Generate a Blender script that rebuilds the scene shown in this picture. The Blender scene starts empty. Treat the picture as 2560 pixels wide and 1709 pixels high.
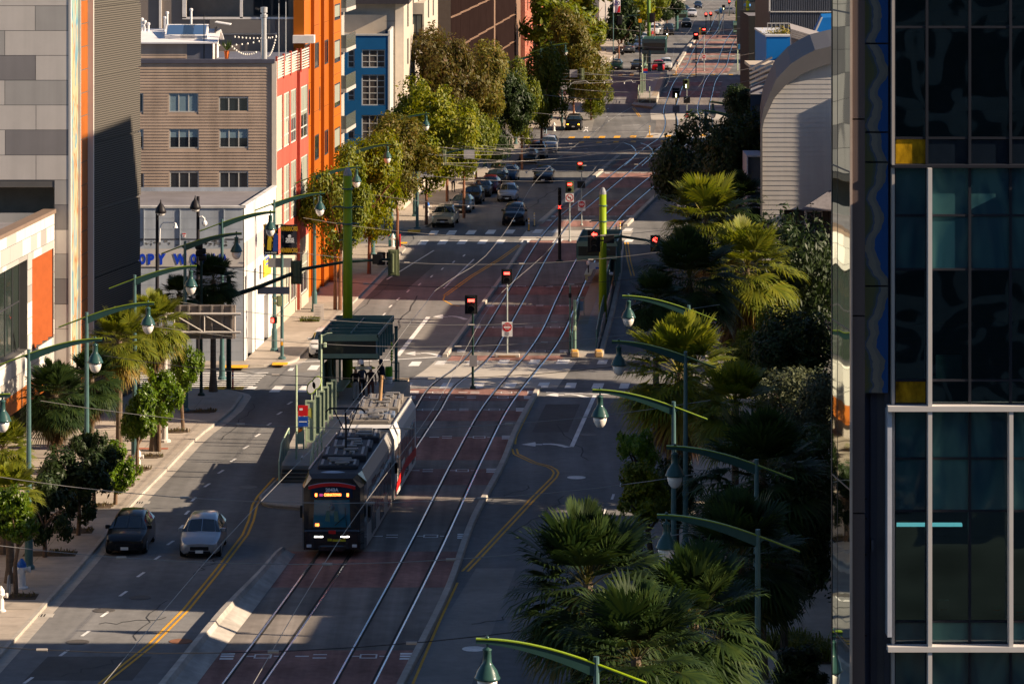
import bpy, bmesh, math, random
from mathutils import Vector, Matrix
R = math.radians
SC = bpy.context.scene
COL = SC.collection
random.seed(7)
# ---------------------------------------------------------------- camera model
# level view camera 28.7 m above the street; (u, v) are positions on the 2560 x 1709 photograph
F, H0, VH, CU = 8900.0, 28.7, -322.0, 1280.0
def depth(v, z=0.0): return F * (H0 - z) / (v - VH)
def G(u, v, z=0.0):
    y = depth(v, z); return Vector(((u - CU) * y / F, y, z))
def P(u, v, y): return Vector(((u - CU) * y / F, y, H0 - (v - VH) * y / F))
def XU(u, y): return (u - CU) * y / F
def ZV(v, y): return H0 - (v - VH) * y / F
KS = 620.0 / 8900.0                                 # the street runs 4 degrees off the view axis
def SX(xp, y): return KS * y - xp                   # xp metres left of the street's reference line
def lerp(a, b, t): return a + (b - a) * t

# ---------------------------------------------------------------- mesh builder
class MB:
    def __init__(s): s.v = []; s.f = []; s.m = []; s.uv = None
    def add(s, vs, fs, mi=0):
        o = len(s.v); s.v += [tuple(x) for x in vs]
        for f in fs: s.f.append(tuple(i + o for i in f)); s.m.append(mi)
        return s
    def box(s, x0, x1, y0, y1, z0, z1, mi=0, M=None):
        vs = [Vector(c) for c in ((x0,y0,z0),(x1,y0,z0),(x1,y1,z0),(x0,y1,z0),(x0,y0,z1),(x1,y0,z1),(x1,y1,z1),(x0,y1,z1))]
        if M is not None: vs = [M @ c for c in vs]
        return s.add(vs, [(0,3,2,1),(4,5,6,7),(0,1,5,4),(1,2,6,5),(2,3,7,6),(3,0,4,7)], mi)
    def cbox(s, x0, x1, y0, y1, z0, z1, c=.03, mi=0, M=None):          # box with cut vertical and top edges
        a = [(x0+c,y0),(x1-c,y0),(x1,y0+c),(x1,y1-c),(x1-c,y1),(x0+c,y1),(x0,y1-c),(x0,y0+c)]
        b = [(x0+2*c,y0+c),(x1-2*c,y0+c),(x1-c,y0+2*c),(x1-c,y1-2*c),(x1-2*c,y1-c),(x0+2*c,y1-c),(x0+c,y1-2*c),(x0+c,y0+2*c)]
        vs = [Vector((x,y,z0+c)) for x,y in a] + [Vector((x,y,z1-c)) for x,y in a] + [Vector((x,y,z1)) for x,y in b] + [Vector((x,y,z0)) for x,y in b]
        fs = []
        for k in range(8):
            j = (k+1)%8
            fs += [(k,j,8+j,8+k),(8+k,8+j,16+j,16+k),(24+k,24+j,j,k)]
        fs += [tuple(range(16,24)), tuple(reversed(range(24,32)))]
        if M is not None: vs = [M @ q for q in vs]
        return s.add(vs, fs, mi)
    def tube(s, pts, r, n=8, mi=0, cap=True):
        pts = [Vector(p) for p in pts]; rs = r if isinstance(r, (list, tuple)) else [r]*len(pts)
        rings = []; up = None
        for i, p in enumerate(pts):
            t = (pts[min(i+1,len(pts)-1)] - pts[max(i-1,0)])
            t = t.normalized() if t.length > 1e-9 else Vector((0,0,1))
            if up is None: up = Vector((1,0,0)) if abs(t.z) > .9 else Vector((0,0,1))
            a = t.cross(up)
            a = a.normalized() if a.length > 1e-6 else t.orthogonal().normalized()
            b = a.cross(t).normalized(); up = b
            rings.append([p + (a*math.cos(2*math.pi*k/n) + b*math.sin(2*math.pi*k/n))*rs[i] for k in range(n)])
        vs = [q for rg in rings for q in rg]; fs = []
        for i in range(len(pts)-1):
            for k in range(n):
                j = (k+1)%n; fs.append((i*n+k, i*n+j, (i+1)*n+j, (i+1)*n+k))
        if cap: fs += [tuple(reversed(range(n))), tuple((len(pts)-1)*n+k for k in range(n))]
        return s.add(vs, fs, mi)
    def lathe(s, prof, n=14, c=(0,0,0), mi=0, M=None):                  # prof: (radius, z)
        vs = []; fs = []
        for r, z in prof:
            for k in range(n):
                a = 2*math.pi*k/n; vs.append(Vector((c[0]+r*math.cos(a), c[1]+r*math.sin(a), c[2]+z)))
        for i in range(len(prof)-1):
            for k in range(n):
                j = (k+1)%n; fs.append((i*n+k, i*n+j, (i+1)*n+j, (i+1)*n+k))
        fs += [tuple(reversed(range(n))), tuple((len(prof)-1)*n+k for k in range(n))]
        if M is not None: vs = [M @ q for q in vs]
        return s.add(vs, fs, mi)
    def poly(s, pts, mi=0): return s.add(pts, [tuple(range(len(pts)))], mi)
    def prism(s, pts, d, mi=0):                                         # planar polygon given depth vector d
        d = Vector(d); a = [Vector(p) for p in pts]; n = len(a); b = [p + d for p in a]
        fs = [tuple(range(n)), tuple(reversed(range(n, 2*n)))] + [((i+1)%n, i, n+i, n+(i+1)%n) for i in range(n)]
        return s.add(a + b, fs, mi)
    def strip(s, L, Rr, mi=0):
        vs = []; 
        for a, b in zip(L, Rr): vs += [a, b]
        return s.add(vs, [(2*i, 2*i+1, 2*i+3, 2*i+2) for i in range(len(L)-1)], mi)
    def build(s, name, mats, parent=None, loc=None, rz=0, smooth=False, M=None):
        me = bpy.data.meshes.new(name); me.from_pydata(s.v, [], s.f)
        mats = mats if isinstance(mats, (list, tuple)) else [mats]
        for m in mats: me.materials.append(m)
        if len(mats) > 1: me.polygons.foreach_set('material_index', s.m)
        if smooth: me.polygons.foreach_set('use_smooth', [True]*len(s.f))
        me.update()
        o = bpy.data.objects.new(name, me); COL.objects.link(o)
        if parent: o.parent = parent
        if loc is not None: o.location = loc
        if rz: o.rotation_euler = (0,0,rz)
        if M is not None: o.matrix_local = M
        return o
def fix_normals(o):
    bm = bmesh.new(); bm.from_mesh(o.data); bmesh.ops.recalc_face_normals(bm, faces=bm.faces); bm.to_mesh(o.data); bm.free(); return o

def tag(o, label=None, cat=None, group=None, kind=None):
    if label: o['label'] = label
    if cat: o['category'] = cat
    if group: o['group'] = group
    if kind: o['kind'] = kind
    return o
def thing(name, label, cat, loc=(0,0,0), rz=0, group=None):
    o = bpy.data.objects.new(name, None); COL.objects.link(o); o.empty_display_size = .3
    o.location = loc; o.rotation_euler = (0,0,rz)
    return tag(o, label, cat, group)
CH = {}
def kids(o): return [c for c in ALL() if c.parent == o]
def ALL(): return list(COL.objects)
def copy_tree(tree, parent=None, swap=None):
    """tree: (object, [subtrees])"""
    o, subs = tree; c = o.copy(); COL.objects.link(c)
    if parent: c.parent = parent
    for t in subs: copy_tree(t, c)
    return c
def tree_of(o):
    idx = {}
    for c in COL.objects:
        if c.parent: idx.setdefault(c.parent, []).append(c)
    def rec(x): return (x, [rec(k) for k in idx.get(x, [])])
    return rec(o)
ORD = ['first','second','third','fourth','fifth','sixth','seventh','eighth','ninth','tenth','eleventh','twelfth','thirteenth','fourteenth','fifteenth','sixteenth','seventeenth','eighteenth','nineteenth','twentieth','twenty-first','twenty-second','twenty-third','twenty-fourth','twenty-fifth','twenty-sixth','twenty-seventh','twenty-eighth','twenty-ninth','thirtieth']

# ---------------------------------------------------------------- materials
MATS = {}
def lin(c): return tuple((x/12.92 if x <= .04045 else ((x+.055)/1.055)**2.4) for x in c)
def mat(name, col, rough=.6, metal=0., var=.12, scale=2., emit=0., bump=0., bscale=20., spec=.15, trans=0., coat=0., coord='Object', var2=0., scale2=.2, stretch=None, streak=0., sv=(1.5,1.5,.07)):
    if name in MATS: return MATS[name]
    m = bpy.data.materials.new(name); m.use_nodes = True; nt = m.node_tree; N = nt.nodes; L = nt.links
    b = N['Principled BSDF']; b.inputs['Roughness'].default_value = rough; b.inputs['Metallic'].default_value = metal
    b.inputs['Specular IOR Level'].default_value = spec
    if coat: b.inputs['Coat Weight'].default_value = coat; b.inputs['Coat Roughness'].default_value = .08
    if trans: b.inputs['Transmission Weight'].default_value = trans
    c = (*col, 1); b.inputs['Base Color'].default_value = c
    tc = None
    def coords(sc):
        nonlocal tc
        if tc is None: tc = N.new('ShaderNodeTexCoord')
        if stretch:
            mp = N.new('ShaderNodeMapping'); mp.inputs['Scale'].default_value = stretch; L.new(tc.outputs[coord], mp.inputs[0]); return mp.outputs[0]
        return tc.outputs[coord]
    out = None
    if var > 0:
        n = N.new('ShaderNodeTexNoise'); n.inputs['Scale'].default_value = scale; n.inputs['Detail'].default_value = 6; n.inputs['Roughness'].default_value = .65
        L.new(coords(scale), n.inputs['Vector'])
        mx = N.new('ShaderNodeMix'); mx.data_type = 'RGBA'; mx.inputs['A'].default_value = (*[x*(1-var) for x in col], 1); mx.inputs['B'].default_value = (*[min(1, x*(1+var)) for x in col], 1)
        mr = N.new('ShaderNodeMapRange'); mr.inputs['From Min'].default_value = .3; mr.inputs['From Max'].default_value = .7; L.new(n.outputs[0], mr.inputs[0]); L.new(mr.outputs[0], mx.inputs['Factor']); out = mx.outputs['Result']
        if var2 > 0:
            n2 = N.new('ShaderNodeTexNoise'); n2.inputs['Scale'].default_value = scale2; n2.inputs['Detail'].default_value = 4; L.new(coords(scale2), n2.inputs['Vector'])
            mr2 = N.new('ShaderNodeMapRange'); mr2.inputs['From Min'].default_value = .35; mr2.inputs['From Max'].default_value = .65; mr2.inputs['To Min'].default_value = 1-var2; mr2.inputs['To Max'].default_value = 1+var2
            L.new(n2.outputs[0], mr2.inputs[0]); m2 = N.new('ShaderNodeMix'); m2.data_type = 'RGBA'; m2.blend_type = 'MULTIPLY'; m2.inputs['Factor'].default_value = 1
            L.new(out, m2.inputs['A']); L.new(mr2.outputs[0], m2.inputs['B']); out = m2.outputs['Result']
        if streak > 0:
            mp3 = N.new('ShaderNodeMapping'); mp3.inputs['Scale'].default_value = sv; coords(1); L.new(tc.outputs[coord], mp3.inputs[0]); n3 = N.new('ShaderNodeTexNoise'); n3.inputs['Scale'].default_value = 1.0; n3.inputs['Detail'].default_value = 5; L.new(mp3.outputs[0], n3.inputs['Vector'])
            mr3 = N.new('ShaderNodeMapRange'); mr3.inputs['From Min'].default_value = .35; mr3.inputs['From Max'].default_value = .68; mr3.inputs['To Min'].default_value = 1+streak*.4; mr3.inputs['To Max'].default_value = 1-streak; L.new(n3.outputs[0], mr3.inputs[0]); m3 = N.new('ShaderNodeMix'); m3.data_type = 'RGBA'; m3.blend_type = 'MULTIPLY'; m3.inputs['Factor'].default_value = 1
            L.new(out, m3.inputs['A']); L.new(mr3.outputs[0], m3.inputs['B']); out = m3.outputs['Result']
        L.new(out, b.inputs['Base Color'])
    if bump:
        nb = N.new('ShaderNodeTexNoise'); nb.inputs['Scale'].default_value = bscale; nb.inputs['Detail'].default_value = 5; L.new(coords(bscale), nb.inputs['Vector'])
        bp = N.new('ShaderNodeBump'); bp.inputs['Strength'].default_value = bump; bp.inputs['Distance'].default_value = .02; L.new(nb.outputs[0], bp.inputs['Height']); L.new(bp.outputs[0], b.inputs['Normal'])
    if emit: b.inputs['Emission Color'].default_value = c; b.inputs['Emission Strength'].default_value = emit
    MATS[name] = m; return m
def leaf_mat(name, cols, trl=.35, rough=.5, spec=.25):
    if name in MATS: return MATS[name]
    m = bpy.data.materials.new(name); m.use_nodes = True; nt = m.node_tree; N = nt.nodes; L = nt.links
    b = N['Principled BSDF']; out = N['Material Output']; b.inputs['Roughness'].default_value = rough; b.inputs['Specular IOR Level'].default_value = spec
    g = N.new('ShaderNodeNewGeometry'); rp = N.new('ShaderNodeValToRGB'); L.new(g.outputs['Random Per Island'], rp.inputs[0])
    e = rp.color_ramp.elements; e[0].color = (*cols[0],1); e[0].position = 0; e[1].color = (*cols[-1],1); e[1].position = 1
    for i, c in enumerate(cols[1:-1]):
        q = e.new((i+1)/(len(cols)-1)); q.color = (*c,1)
    oi = N.new('ShaderNodeObjectInfo'); hs = N.new('ShaderNodeHueSaturation'); L.new(rp.outputs[0], hs.inputs['Color'])
    mr = N.new('ShaderNodeMapRange'); mr.inputs['To Min'].default_value = .85; mr.inputs['To Max'].default_value = 1.15; L.new(oi.outputs['Random'], mr.inputs[0]); L.new(mr.outputs[0], hs.inputs['Value'])
    L.new(hs.outputs[0], b.inputs['Base Color'])
    t = N.new('ShaderNodeBsdfTranslucent'); h2 = N.new('ShaderNodeHueSaturation'); h2.inputs['Value'].default_value = 1.5; h2.inputs['Saturation'].default_value = 1.05; L.new(hs.outputs[0], h2.inputs['Color']); L.new(h2.outputs[0], t.inputs[0])
    mx = N.new('ShaderNodeMixShader'); mx.inputs[0].default_value = trl; L.new(b.outputs[0], mx.inputs[1]); L.new(t.outputs[0], mx.inputs[2]); L.new(mx.outputs[0], out.inputs[0])
    MATS[name] = m; return m
def glass_mat(name, col=(.02,.03,.035), rough=.03, spec=.8, wav=0., wsc=1.2, metal=0.):
    """window glass seen from outside in daylight: dark, mirror-like"""
    if name in MATS: return MATS[name]
    m = mat(name, col, rough, metal, 0, 1, spec=spec)
    if wav:
        nt = m.node_tree; N = nt.nodes; L = nt.links; tc = N.new('ShaderNodeTexCoord'); n = N.new('ShaderNodeTexNoise'); n.inputs['Scale'].default_value = wsc; n.inputs['Detail'].default_value = 1
        L.new(tc.outputs['Object'], n.inputs['Vector']); bp = N.new('ShaderNodeBump'); bp.inputs['Strength'].default_value = wav; bp.inputs['Distance'].default_value = .1; L.new(n.outputs[0], bp.inputs['Height']); L.new(bp.outputs[0], N['Principled BSDF'].inputs['Normal'])
    return m

def text_mesh(name, s, size, mats, parent=None, loc=(0,0,0), rot=(R(90),0,0), extrude=.004, align='CENTER', sx=1.0, bold=0.):
    cu = bpy.data.curves.new(name, 'FONT'); cu.body = s; cu.size = size; cu.extrude = extrude; cu.align_x = align; cu.align_y = 'CENTER'; cu.offset = bold
    t = bpy.data.objects.new(name, cu); COL.objects.link(t)
    dg = bpy.context.evaluated_depsgraph_get(); me = bpy.data.meshes.new_from_object(t.evaluated_get(dg)); bpy.data.objects.remove(t); bpy.data.curves.remove(cu)
    me.name = name; me.materials.clear(); me.materials.append(mats)
    o = bpy.data.objects.new(name, me); COL.objects.link(o); o.parent = parent; o.location = loc; o.rotation_euler = rot; o.scale = (sx,1,1); return o

# ---------------------------------------------------------------- world, sun, camera
SUN_AZ, SUN_EL = 9.3, 26.0        # degrees behind the +X direction, elevation
w = bpy.data.worlds.new("World"); SC.world = w; w.use_nodes = True
nt = w.node_tree; bg = nt.nodes['Background']; sky = nt.nodes.new('ShaderNodeTexSky'); sky.sky_type = 'NISHITA'; sky.sun_disc = False
sky.sun_elevation = R(SUN_EL); sky.sun_rotation = R(90 + SUN_AZ); sky.air_density = .75; sky.dust_density = .2; sky.ozone_density = 3.0
nt.links.new(sky.outputs[0], bg.inputs[0]); bg.inputs[1].default_value = .056
sd = bpy.data.lights.new('sun', 'SUN'); sd.energy = 5.0; sd.angle = R(.5); sd.color = (1.0, .80, .58)
so = bpy.data.objects.new('sun', sd); COL.objects.link(so)
SUNV = Vector((math.cos(R(SUN_AZ))*math.cos(R(SUN_EL)), -math.sin(R(SUN_AZ))*math.cos(R(SUN_EL)), math.sin(R(SUN_EL))))
so.rotation_euler = SUNV.to_track_quat('Z', 'Y').to_euler(); so.location = (60, 60, 80)
cd = bpy.data.cameras.new('camera'); cam = bpy.data.objects.new('camera', cd); COL.objects.link(cam); SC.camera = cam
cam.location = (0, 0, H0); cam.rotation_euler = (R(90), 0, 0)
cd.sensor_width = 36; cd.lens = 36*F/2560; cd.shift_y = -(854.5 - VH)/2560; cd.clip_start = 1; cd.clip_end = 6000
SC.view_settings.view_transform = 'Standard'; SC.view_settings.look = 'None'; SC.view_settings.gamma = 1; SC.view_settings.exposure = 1.35
SC.cycles.max_bounces = 6; SC.cycles.transparent_max_bounces = 6; SC.cycles.use_denoising = True
# ================================================================ STREET
class Line:
    """a long street line through picture points, kept as X over depth Y on the ground"""
    def __init__(s, pts):
        q = sorted([G(*p) for p in pts], key=lambda p: p.y); s.y = [p.y for p in q]; s.x = [p.x for p in q]
    def __call__(s, y):
        Y, X = s.y, s.x
        if y <= Y[0]: k = (X[1]-X[0])/(Y[1]-Y[0]); return X[0] + k*(y-Y[0])
        if y >= Y[-1]: k = (X[-1]-X[-2])/(Y[-1]-Y[-2]); return X[-1] + k*(y-Y[-1])
        i = max(k for k in range(len(Y)-1) if Y[k] <= y); h = Y[i+1]-Y[i]; t = (y-Y[i])/h
        def sl(k):
            if k == 0: return (X[1]-X[0])/(Y[1]-Y[0])
            if k == len(Y)-1: return (X[-1]-X[-2])/(Y[-1]-Y[-2])
            a = (X[k]-X[k-1])/(Y[k]-Y[k-1]); b = (X[k+1]-X[k])/(Y[k+1]-Y[k]); wa = Y[k+1]-Y[k]; wb = Y[k]-Y[k-1]
            return (a*wa + b*wb)/(wa+wb)
        m0, m1 = sl(i), sl(i+1)
        return (2*t**3-3*t*t+1)*X[i] + (t**3-2*t*t+t)*h*m0 + (-2*t**3+3*t*t)*X[i+1] + (t**3-t*t)*h*m1
    def pts(s, y0, y1, step=2.0, off=0.0, z=0.0):
        n = max(1, int(math.ceil((y1-y0)/step))); return [Vector((s(lerp(y0,y1,k/n))+off, lerp(y0,y1,k/n), z)) for k in range(n+1)]
C1 = Line([(607.5,1709),(688,1597),(830,1394),(997.5,1130),(1065,1031),(1116.5,957),(1160,926),(1198,890),(1231,839),(1295,730),(1345,641),(1376,592.6),(1420,541.7),(1462,507),(1517,462),(1598,396),(1639,363),(1663,347),(1672,334),(1679,309),(1674,280),(1683,245),(1700,203.5),(1713,185),(1727,167),(1741,134),(1758,105),(1775,87),(1800,40),(1828,0)])
C2 = Line([(885,1709),(1059,1376),(1174,1140),(1245,1010),(1312,925),(1345,886),(1376,840),(1418,748),(1453,673),(1472,635),(1505,572),(1535,537),(1616,465),(1674,418),(1732,363),(1763,323),(1766,301.6),(1759,276),(1767,236),(1778,200),(1788,185),(1800,171),(1813,134),(1824,105),(1835,87),(1862,40),(1890,0)])
LC1 = Line([(-67,1709),(116,1506),(232,1376),(301,1289),(424,1162),(481,1102),(582,1020),(604,985)])
LC2 = Line([(742,897),(800,838),(919,716.6),(958,677),(999,635),(1019,614)])
LC3 = Line([(1050,578),(1140,512),(1235,440),(1330,375),(1405,328)])
LC4 = Line([(1407,327),(1432,287),(1458,247),(1480,208),(1505,170),(1531,140),(1552,122),(1590,100),(1625,78),(1650,60),(1672,40),(1700,10)])
RC = Line([(1679,1620),(1722,1241),(1790,760),(1820,520),(1850,340),(1877,196),(1890,150),(1900,100),(1925,0)])
ML1 = Line([(1112,893),(1189,788),(1280,660),(1313,607)])
ML2 = Line([(1347,560),(1483.5,443),(1545,392)])
MR1 = Line([(1003,1709),(1122.5,1466.5),(1173,1321),(1264,1140),(1280,1097),(1345,972)])
MR2 = Line([(1501,894),(1531.7,777),(1548,694),(1556,608)])
MR3 = Line([(1563,567),(1665,469),(1716,421),(1750,385)])
BAR_L = Line([(417,1709),(496,1611.5),(547,1550),(654,1440),(700,1385)])

ASPH = mat('asphalt', (.150,.146,.143), .9, var=.14, scale=1.6, var2=.2, scale2=.09, bump=.15, bscale=60, spec=.08, streak=.22, sv=(.9,.022,1))
ASPH2 = mat('asphalt_patch', (.19,.178,.163), .9, var=.12, scale=2, var2=.12, scale2=.3)
ASPH3 = mat('asphalt_dark_patch', (.085,.08,.076), .9, var=.12, scale=2, var2=.12, scale2=.3)
TRKM = mat('track_concrete', (.175,.155,.14), .85, var=.14, scale=1.2, var2=.2, scale2=.15, bump=.1, bscale=50, spec=.08, streak=.3, sv=(1.6,.03,1))
SLAB = mat('crossing_slab', (.36,.33,.29), .85, var=.12, scale=1.3, var2=.12, scale2=.2)
REDP = mat('red_lane_paint', (.235,.125,.105), .85, var=.2, scale=2.5, var2=.2, scale2=.3, spec=.08, streak=.32, sv=(1.6,.04,1))
WHT = mat('marking_white', (.62,.60,.57), .7, var=.14, scale=5, var2=.15, scale2=.6)
YEL = mat('marking_yellow', (.62,.31,.03), .7, var=.15, scale=4, var2=.12, scale2=.5)
CONC = mat('pavement_concrete', (.31,.265,.22), .85, var=.12, scale=1.5, var2=.14, scale2=.25, bump=.1, bscale=40)
KERB = mat('kerb_granite', (.33,.295,.255), .8, var=.15, scale=3, var2=.1, scale2=.4)
SOIL = mat('soil', (.06,.042,.028), .95, var=.3, scale=6)
BRICKT = mat('tactile_brick', (.30,.10,.06), .85, var=.15, scale=5)
STEEL = mat('rail_steel', (.62,.63,.66), .26, metal=1., var=.08, scale=3)
GROOVE = mat('rail_groove', (.03,.028,.026), .9, var=.1)

def sheet(name, quads, m, z, kind='structure'):
    b = MB()
    for q in quads: b.poly([(p[0], p[1], z) for p in q])
    o = b.build(name, m); return tag(o, kind=kind)
# ---- ground and street surface
b = MB(); b.poly([(-700,60,-.03),(900,60,-.03),(900,2400,-.03),(-700,2400,-.03)])
tag(b.build('ground', ASPH), kind='structure')
def lcurb(y):
    for a, L in ((197,LC1),(279,LC2),(386,LC3)):
        if y < a: return L(y)
    return LC4(y)
ys = [100 + 2*k for k in range(0, 390)]
b = MB(); b.strip([(lcurb(y)-.0, y, 0) for y in ys], [(RC(y), y, 0) for y in ys]); tag(b.build('road', ASPH), kind='structure')
# ---- trackway
def trk_l(y):
    if y < 152: return BAR_L(y)
    return C1(y) - 1.75
def trk_r(y):
    if y < 194: return MR1(y)
    return C2(y) + 1.75
ys = [112 + 1.5*k for k in range(0, 410)]
b = MB(); b.strip([(trk_l(y), y, .004) for y in ys], [(trk_r(y), y, .004) for y in ys]); tag(b.build('trackway', TRKM), kind='structure')
def band(v0, v1, Ll, Rl, z, zz=None, inset=0.):
    y1, y0 = depth(v0), depth(v1); n = max(2, int((y1-y0)/1.5)+1); a = [lerp(y0,y1,k/n) for k in range(n+1)]
    return [(Ll(y)+inset, y, z) for y in a], [(Rl(y)-inset, y, z) for y in a]
# crossing slabs of pale concrete
b = MB()
for v0, v1 in ((902,970),(576,601),(333,348),(262,300)):
    b.strip(*band(v0, v1, lambda y: C1(y)-2.3, lambda y: C2(y)+2.6, .008))
tag(b.build('crossing_slab', SLAB), kind='structure')
# red painted lane panels
b = MB()
for v0, v1 in ((1625,1760),(1378,1468),(1172,1212),(1092,1150),(1026,1052),(972,1002),(889,902),(818,842),(764,786),(716,737),(601.5,654),(552,567),(500,540),(432,470),(395,420),(352,372),(228,243),(205,215),(170,183),(158,164),(145,150),(131,138),(118,124),(104,112),(88,98),(72,80)):
    b.strip(*band(v0, v1, trk_l, trk_r, .009, inset=.12))
tag(b.build('red_lane_surface', REDP), kind='structure')
# repaired patches of road
sheet('road_patch', [[G(1010,1709),G(1180,1709),G(1290,1420),G(1190,1420)],[G(975,893),G(1095,893),G(1185,792),G(1085,792)],[G(1425,330),G(1478,330),G(1500,248),G(1463,248)],[G(740,930),G(960,925),G(985,905),G(760,905)]], ASPH2, .003)
sheet('dark_road_patch', [[G(60,1700),G(330,1700),G(380,1640),G(120,1640)],[G(1330,1080),G(1420,1080),G(1450,1010),G(1365,1010)],[G(915,725),G(1015,725),G(1090,660),G(995,660)]], ASPH3, .0035)
# ---- cracks and tar seams in the asphalt
TAR = mat('tar_seam', (.045,.045,.046), .8, var=.1); rr = random.Random(21); b = MB()
for (u0,v0,u1,v1) in ((330,1600,410,1500),(150,1690,330,1640),(470,1440,560,1390),(1180,1560,1330,1530),(1290,1330,1420,1240),(1360,1480,1500,1380),(1230,1250,1330,1215),(960,860,1050,740),(880,800,990,690),(1010,700,1150,690),(1300,540,1390,470),(560,1100,640,1010),(250,1560,420,1545),(1400,1060,1470,1150),(1350,1620,1460,1600),(1180,480,1300,470)):
    p, q = G(u0,v0), G(u1,v1); n = 9; d = (q-p); nn = Vector((-d.y,d.x,0)).normalized(); pts = [p.lerp(q,k/n)+nn*rr.uniform(-.25,.25) for k in range(n+1)]; w_ = rr.uniform(.025,.05)
    b.strip([(*(c+nn*w_)[:2],.0105) for c in pts],[(*(c-nn*w_)[:2],.0105) for c in pts])
tag(b.build('road_crack', TAR), kind='structure')
# ---- rails
for C in (C1, C2):
    for sgn in (-1, 1):
        a = C.pts(108, 740, 1.5); L = [(p.x + sgn*.7175 - .034, p.y, .022) for p in a]; Rr = [(p.x + sgn*.7175 + .034, p.y, .022) for p in a]
        b = MB(); b.strip(L, Rr, 0); g = sgn*-.09
        b.strip([(x+.034+g-.05, y, .016) for x, y, z in L], [(x+.034+g+.03, y, .016) for x, y, z in L], 1)
        b.strip([(x, y, .0) for x, y, z in L], L, 0); b.strip(Rr, [(x, y, .0) for x, y, z in Rr], 0)
        tag(b.build('tram_rail', [STEEL, GROOVE]), kind='structure')
# turnout curve rails beyond the third crossing
for off in (0, 1.435):
    pa = [G(u, v) for u, v in ((1530,358),(1560,358),(1578,364),(1588,374),(1590,385),(1580,398),(1560,415))]
    b = MB(); b.strip([(p.x+off*1.2-.03, p.y, .021) for p in pa], [(p.x+off*1.2+.05, p.y, .021) for p in pa]); tag(b.build('tram_rail', STEEL), kind='structure')
# ---- pavements (raised slabs with kerbs)
def pavement(edge, outer, h=.14, name='pavement'):
    """edge: kerb line points (near to far), outer: points closing the polygon"""
    b = MB(); top = [(p[0], p[1], h) for p in edge] + [(p[0], p[1], h) for p in outer]
    b.poly(top[::-1]); o = tag(b.build(name, CONC), kind='structure')
    k = MB(); E = [Vector((p[0], p[1], 0)) for p in edge]
    nrm = []
    for i in range(len(E)):
        t = (E[min(i+1,len(E)-1)] - E[max(i-1,0)]).normalized(); nrm.append(Vector((t.y, -t.x, 0)))
    o_ = [E[i] + nrm[i]*.16 for i in range(len(E))]; w_ = [E[i] + nrm[i]*.62 for i in range(len(E))]
    side = 1 if (o_[0].x - E[0].x) > 0 else -1
    k.strip([(p.x,p.y,h+.006) for p in E], [(p.x,p.y,h+.006) for p in o_]); k.strip([(p.x,p.y,h+.006) for p in o_], [(p.x,p.y,0) for p in o_]); k.strip([(p.x,p.y,.006) for p in o_], [(p.x,p.y,.006) for p in w_])
    tag(k.build('kerb', KERB), kind='structure'); return o
def arc(p0, p1, bul, n=6):
    a = Vector(p0); c = Vector(p1); m = (a+c)/2 + Vector(bul); return [(1-t)**2*a + 2*t*(1-t)*m + t*t*c for t in [k/n for k in range(1,n+1)]]
e = LC1.pts(104, 193.5, 4); c0 = e[-1]; e += arc(c0, (c0.x-2.6, 196.4, 0), (1.6,1.6,0)) + [Vector((-75,196.8,0))]
pavement(e, [(-75,104,0)])
e = [Vector((-75,206.0,0)), Vector((LC2(208)-2.4,206.2,0))] + arc((LC2(208)-2.4,206.2,0), (LC2(209),209,0), (1.2,-1.0,0)) + LC2.pts(211, 270, 3); c0 = e[-1]; e += arc(c0, (c0.x-2.6,273,0), (1.2,1.2,0)) + [Vector((-75,273.4,0))]
pavement(e, [(-75,230,0)])
e = [Vector((-75,285,0)), Vector((LC3(288)-2.4,285,0))] + arc((LC3(288)-2.4,285,0), (LC3(288),288,0), (1.2,-1.0,0)) + LC3.pts(291, 377, 4); c0 = e[-1]; e += arc(c0, (c0.x-3,381,0), (1.2,1.2,0)) + [Vector((-75,381.5,0))]
pavement(e, [(-75,330,0)])
e = [Vector((-75,396,0)), Vector((LC4(400)-2.6,396,0))] + arc((LC4(400)-2.6,396,0), (LC4(400),400,0), (1.2,-1.0,0)) + LC4.pts(403, 486, 4)+[Vector((LC4(486)-3,489,0)), Vector((-75,489.5,0))]
pavement(e, [(-75,440,0)])
e = [Vector((-75,512,0)), Vector((LC4(515)-2.6,512,0))] + LC4.pts(515, 800, 6)
pavement(e, [(-75,800,0)])
for y0, y1 in ((84,193.5),(209.5,270),(288,377),(397,488),(513,800)):
    e = RC.pts(y0, y1, 4)[::-1]; pavement(e, [(190,y0,0),(190,y1,0)])
# paving joints: thin dark lines across the near pavements
b = MB(); JM = mat('paving_joint', (.17,.145,.12), .9, var=.1)
for y in [112 + 1.52*k for k in range(54)]:
    b.poly([(LC1(y)-14, y-.012, .145),(LC1(y)-.2, y-.012, .145),(LC1(y)-.2, y+.012, .145),(LC1(y)-14, y+.012, .145)])
for y in [208.5 + 1.6*k for k in range(38)]:
    b.poly([(LC2(y)-3.2, y-.015, .145),(LC2(y)-.2, y-.015, .145),(LC2(y)-.2, y+.015, .145),(LC2(y)-3.2, y+.015, .145)])
for d in (1.9, 4.2): b.strip([(p.x-d-.012,p.y,.146) for p in LC1.pts(104,193,4)], [(p.x-d+.012,p.y,.146) for p in LC1.pts(104,193,4)])
tag(b.build('paving_joint', JM), kind='structure')
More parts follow.
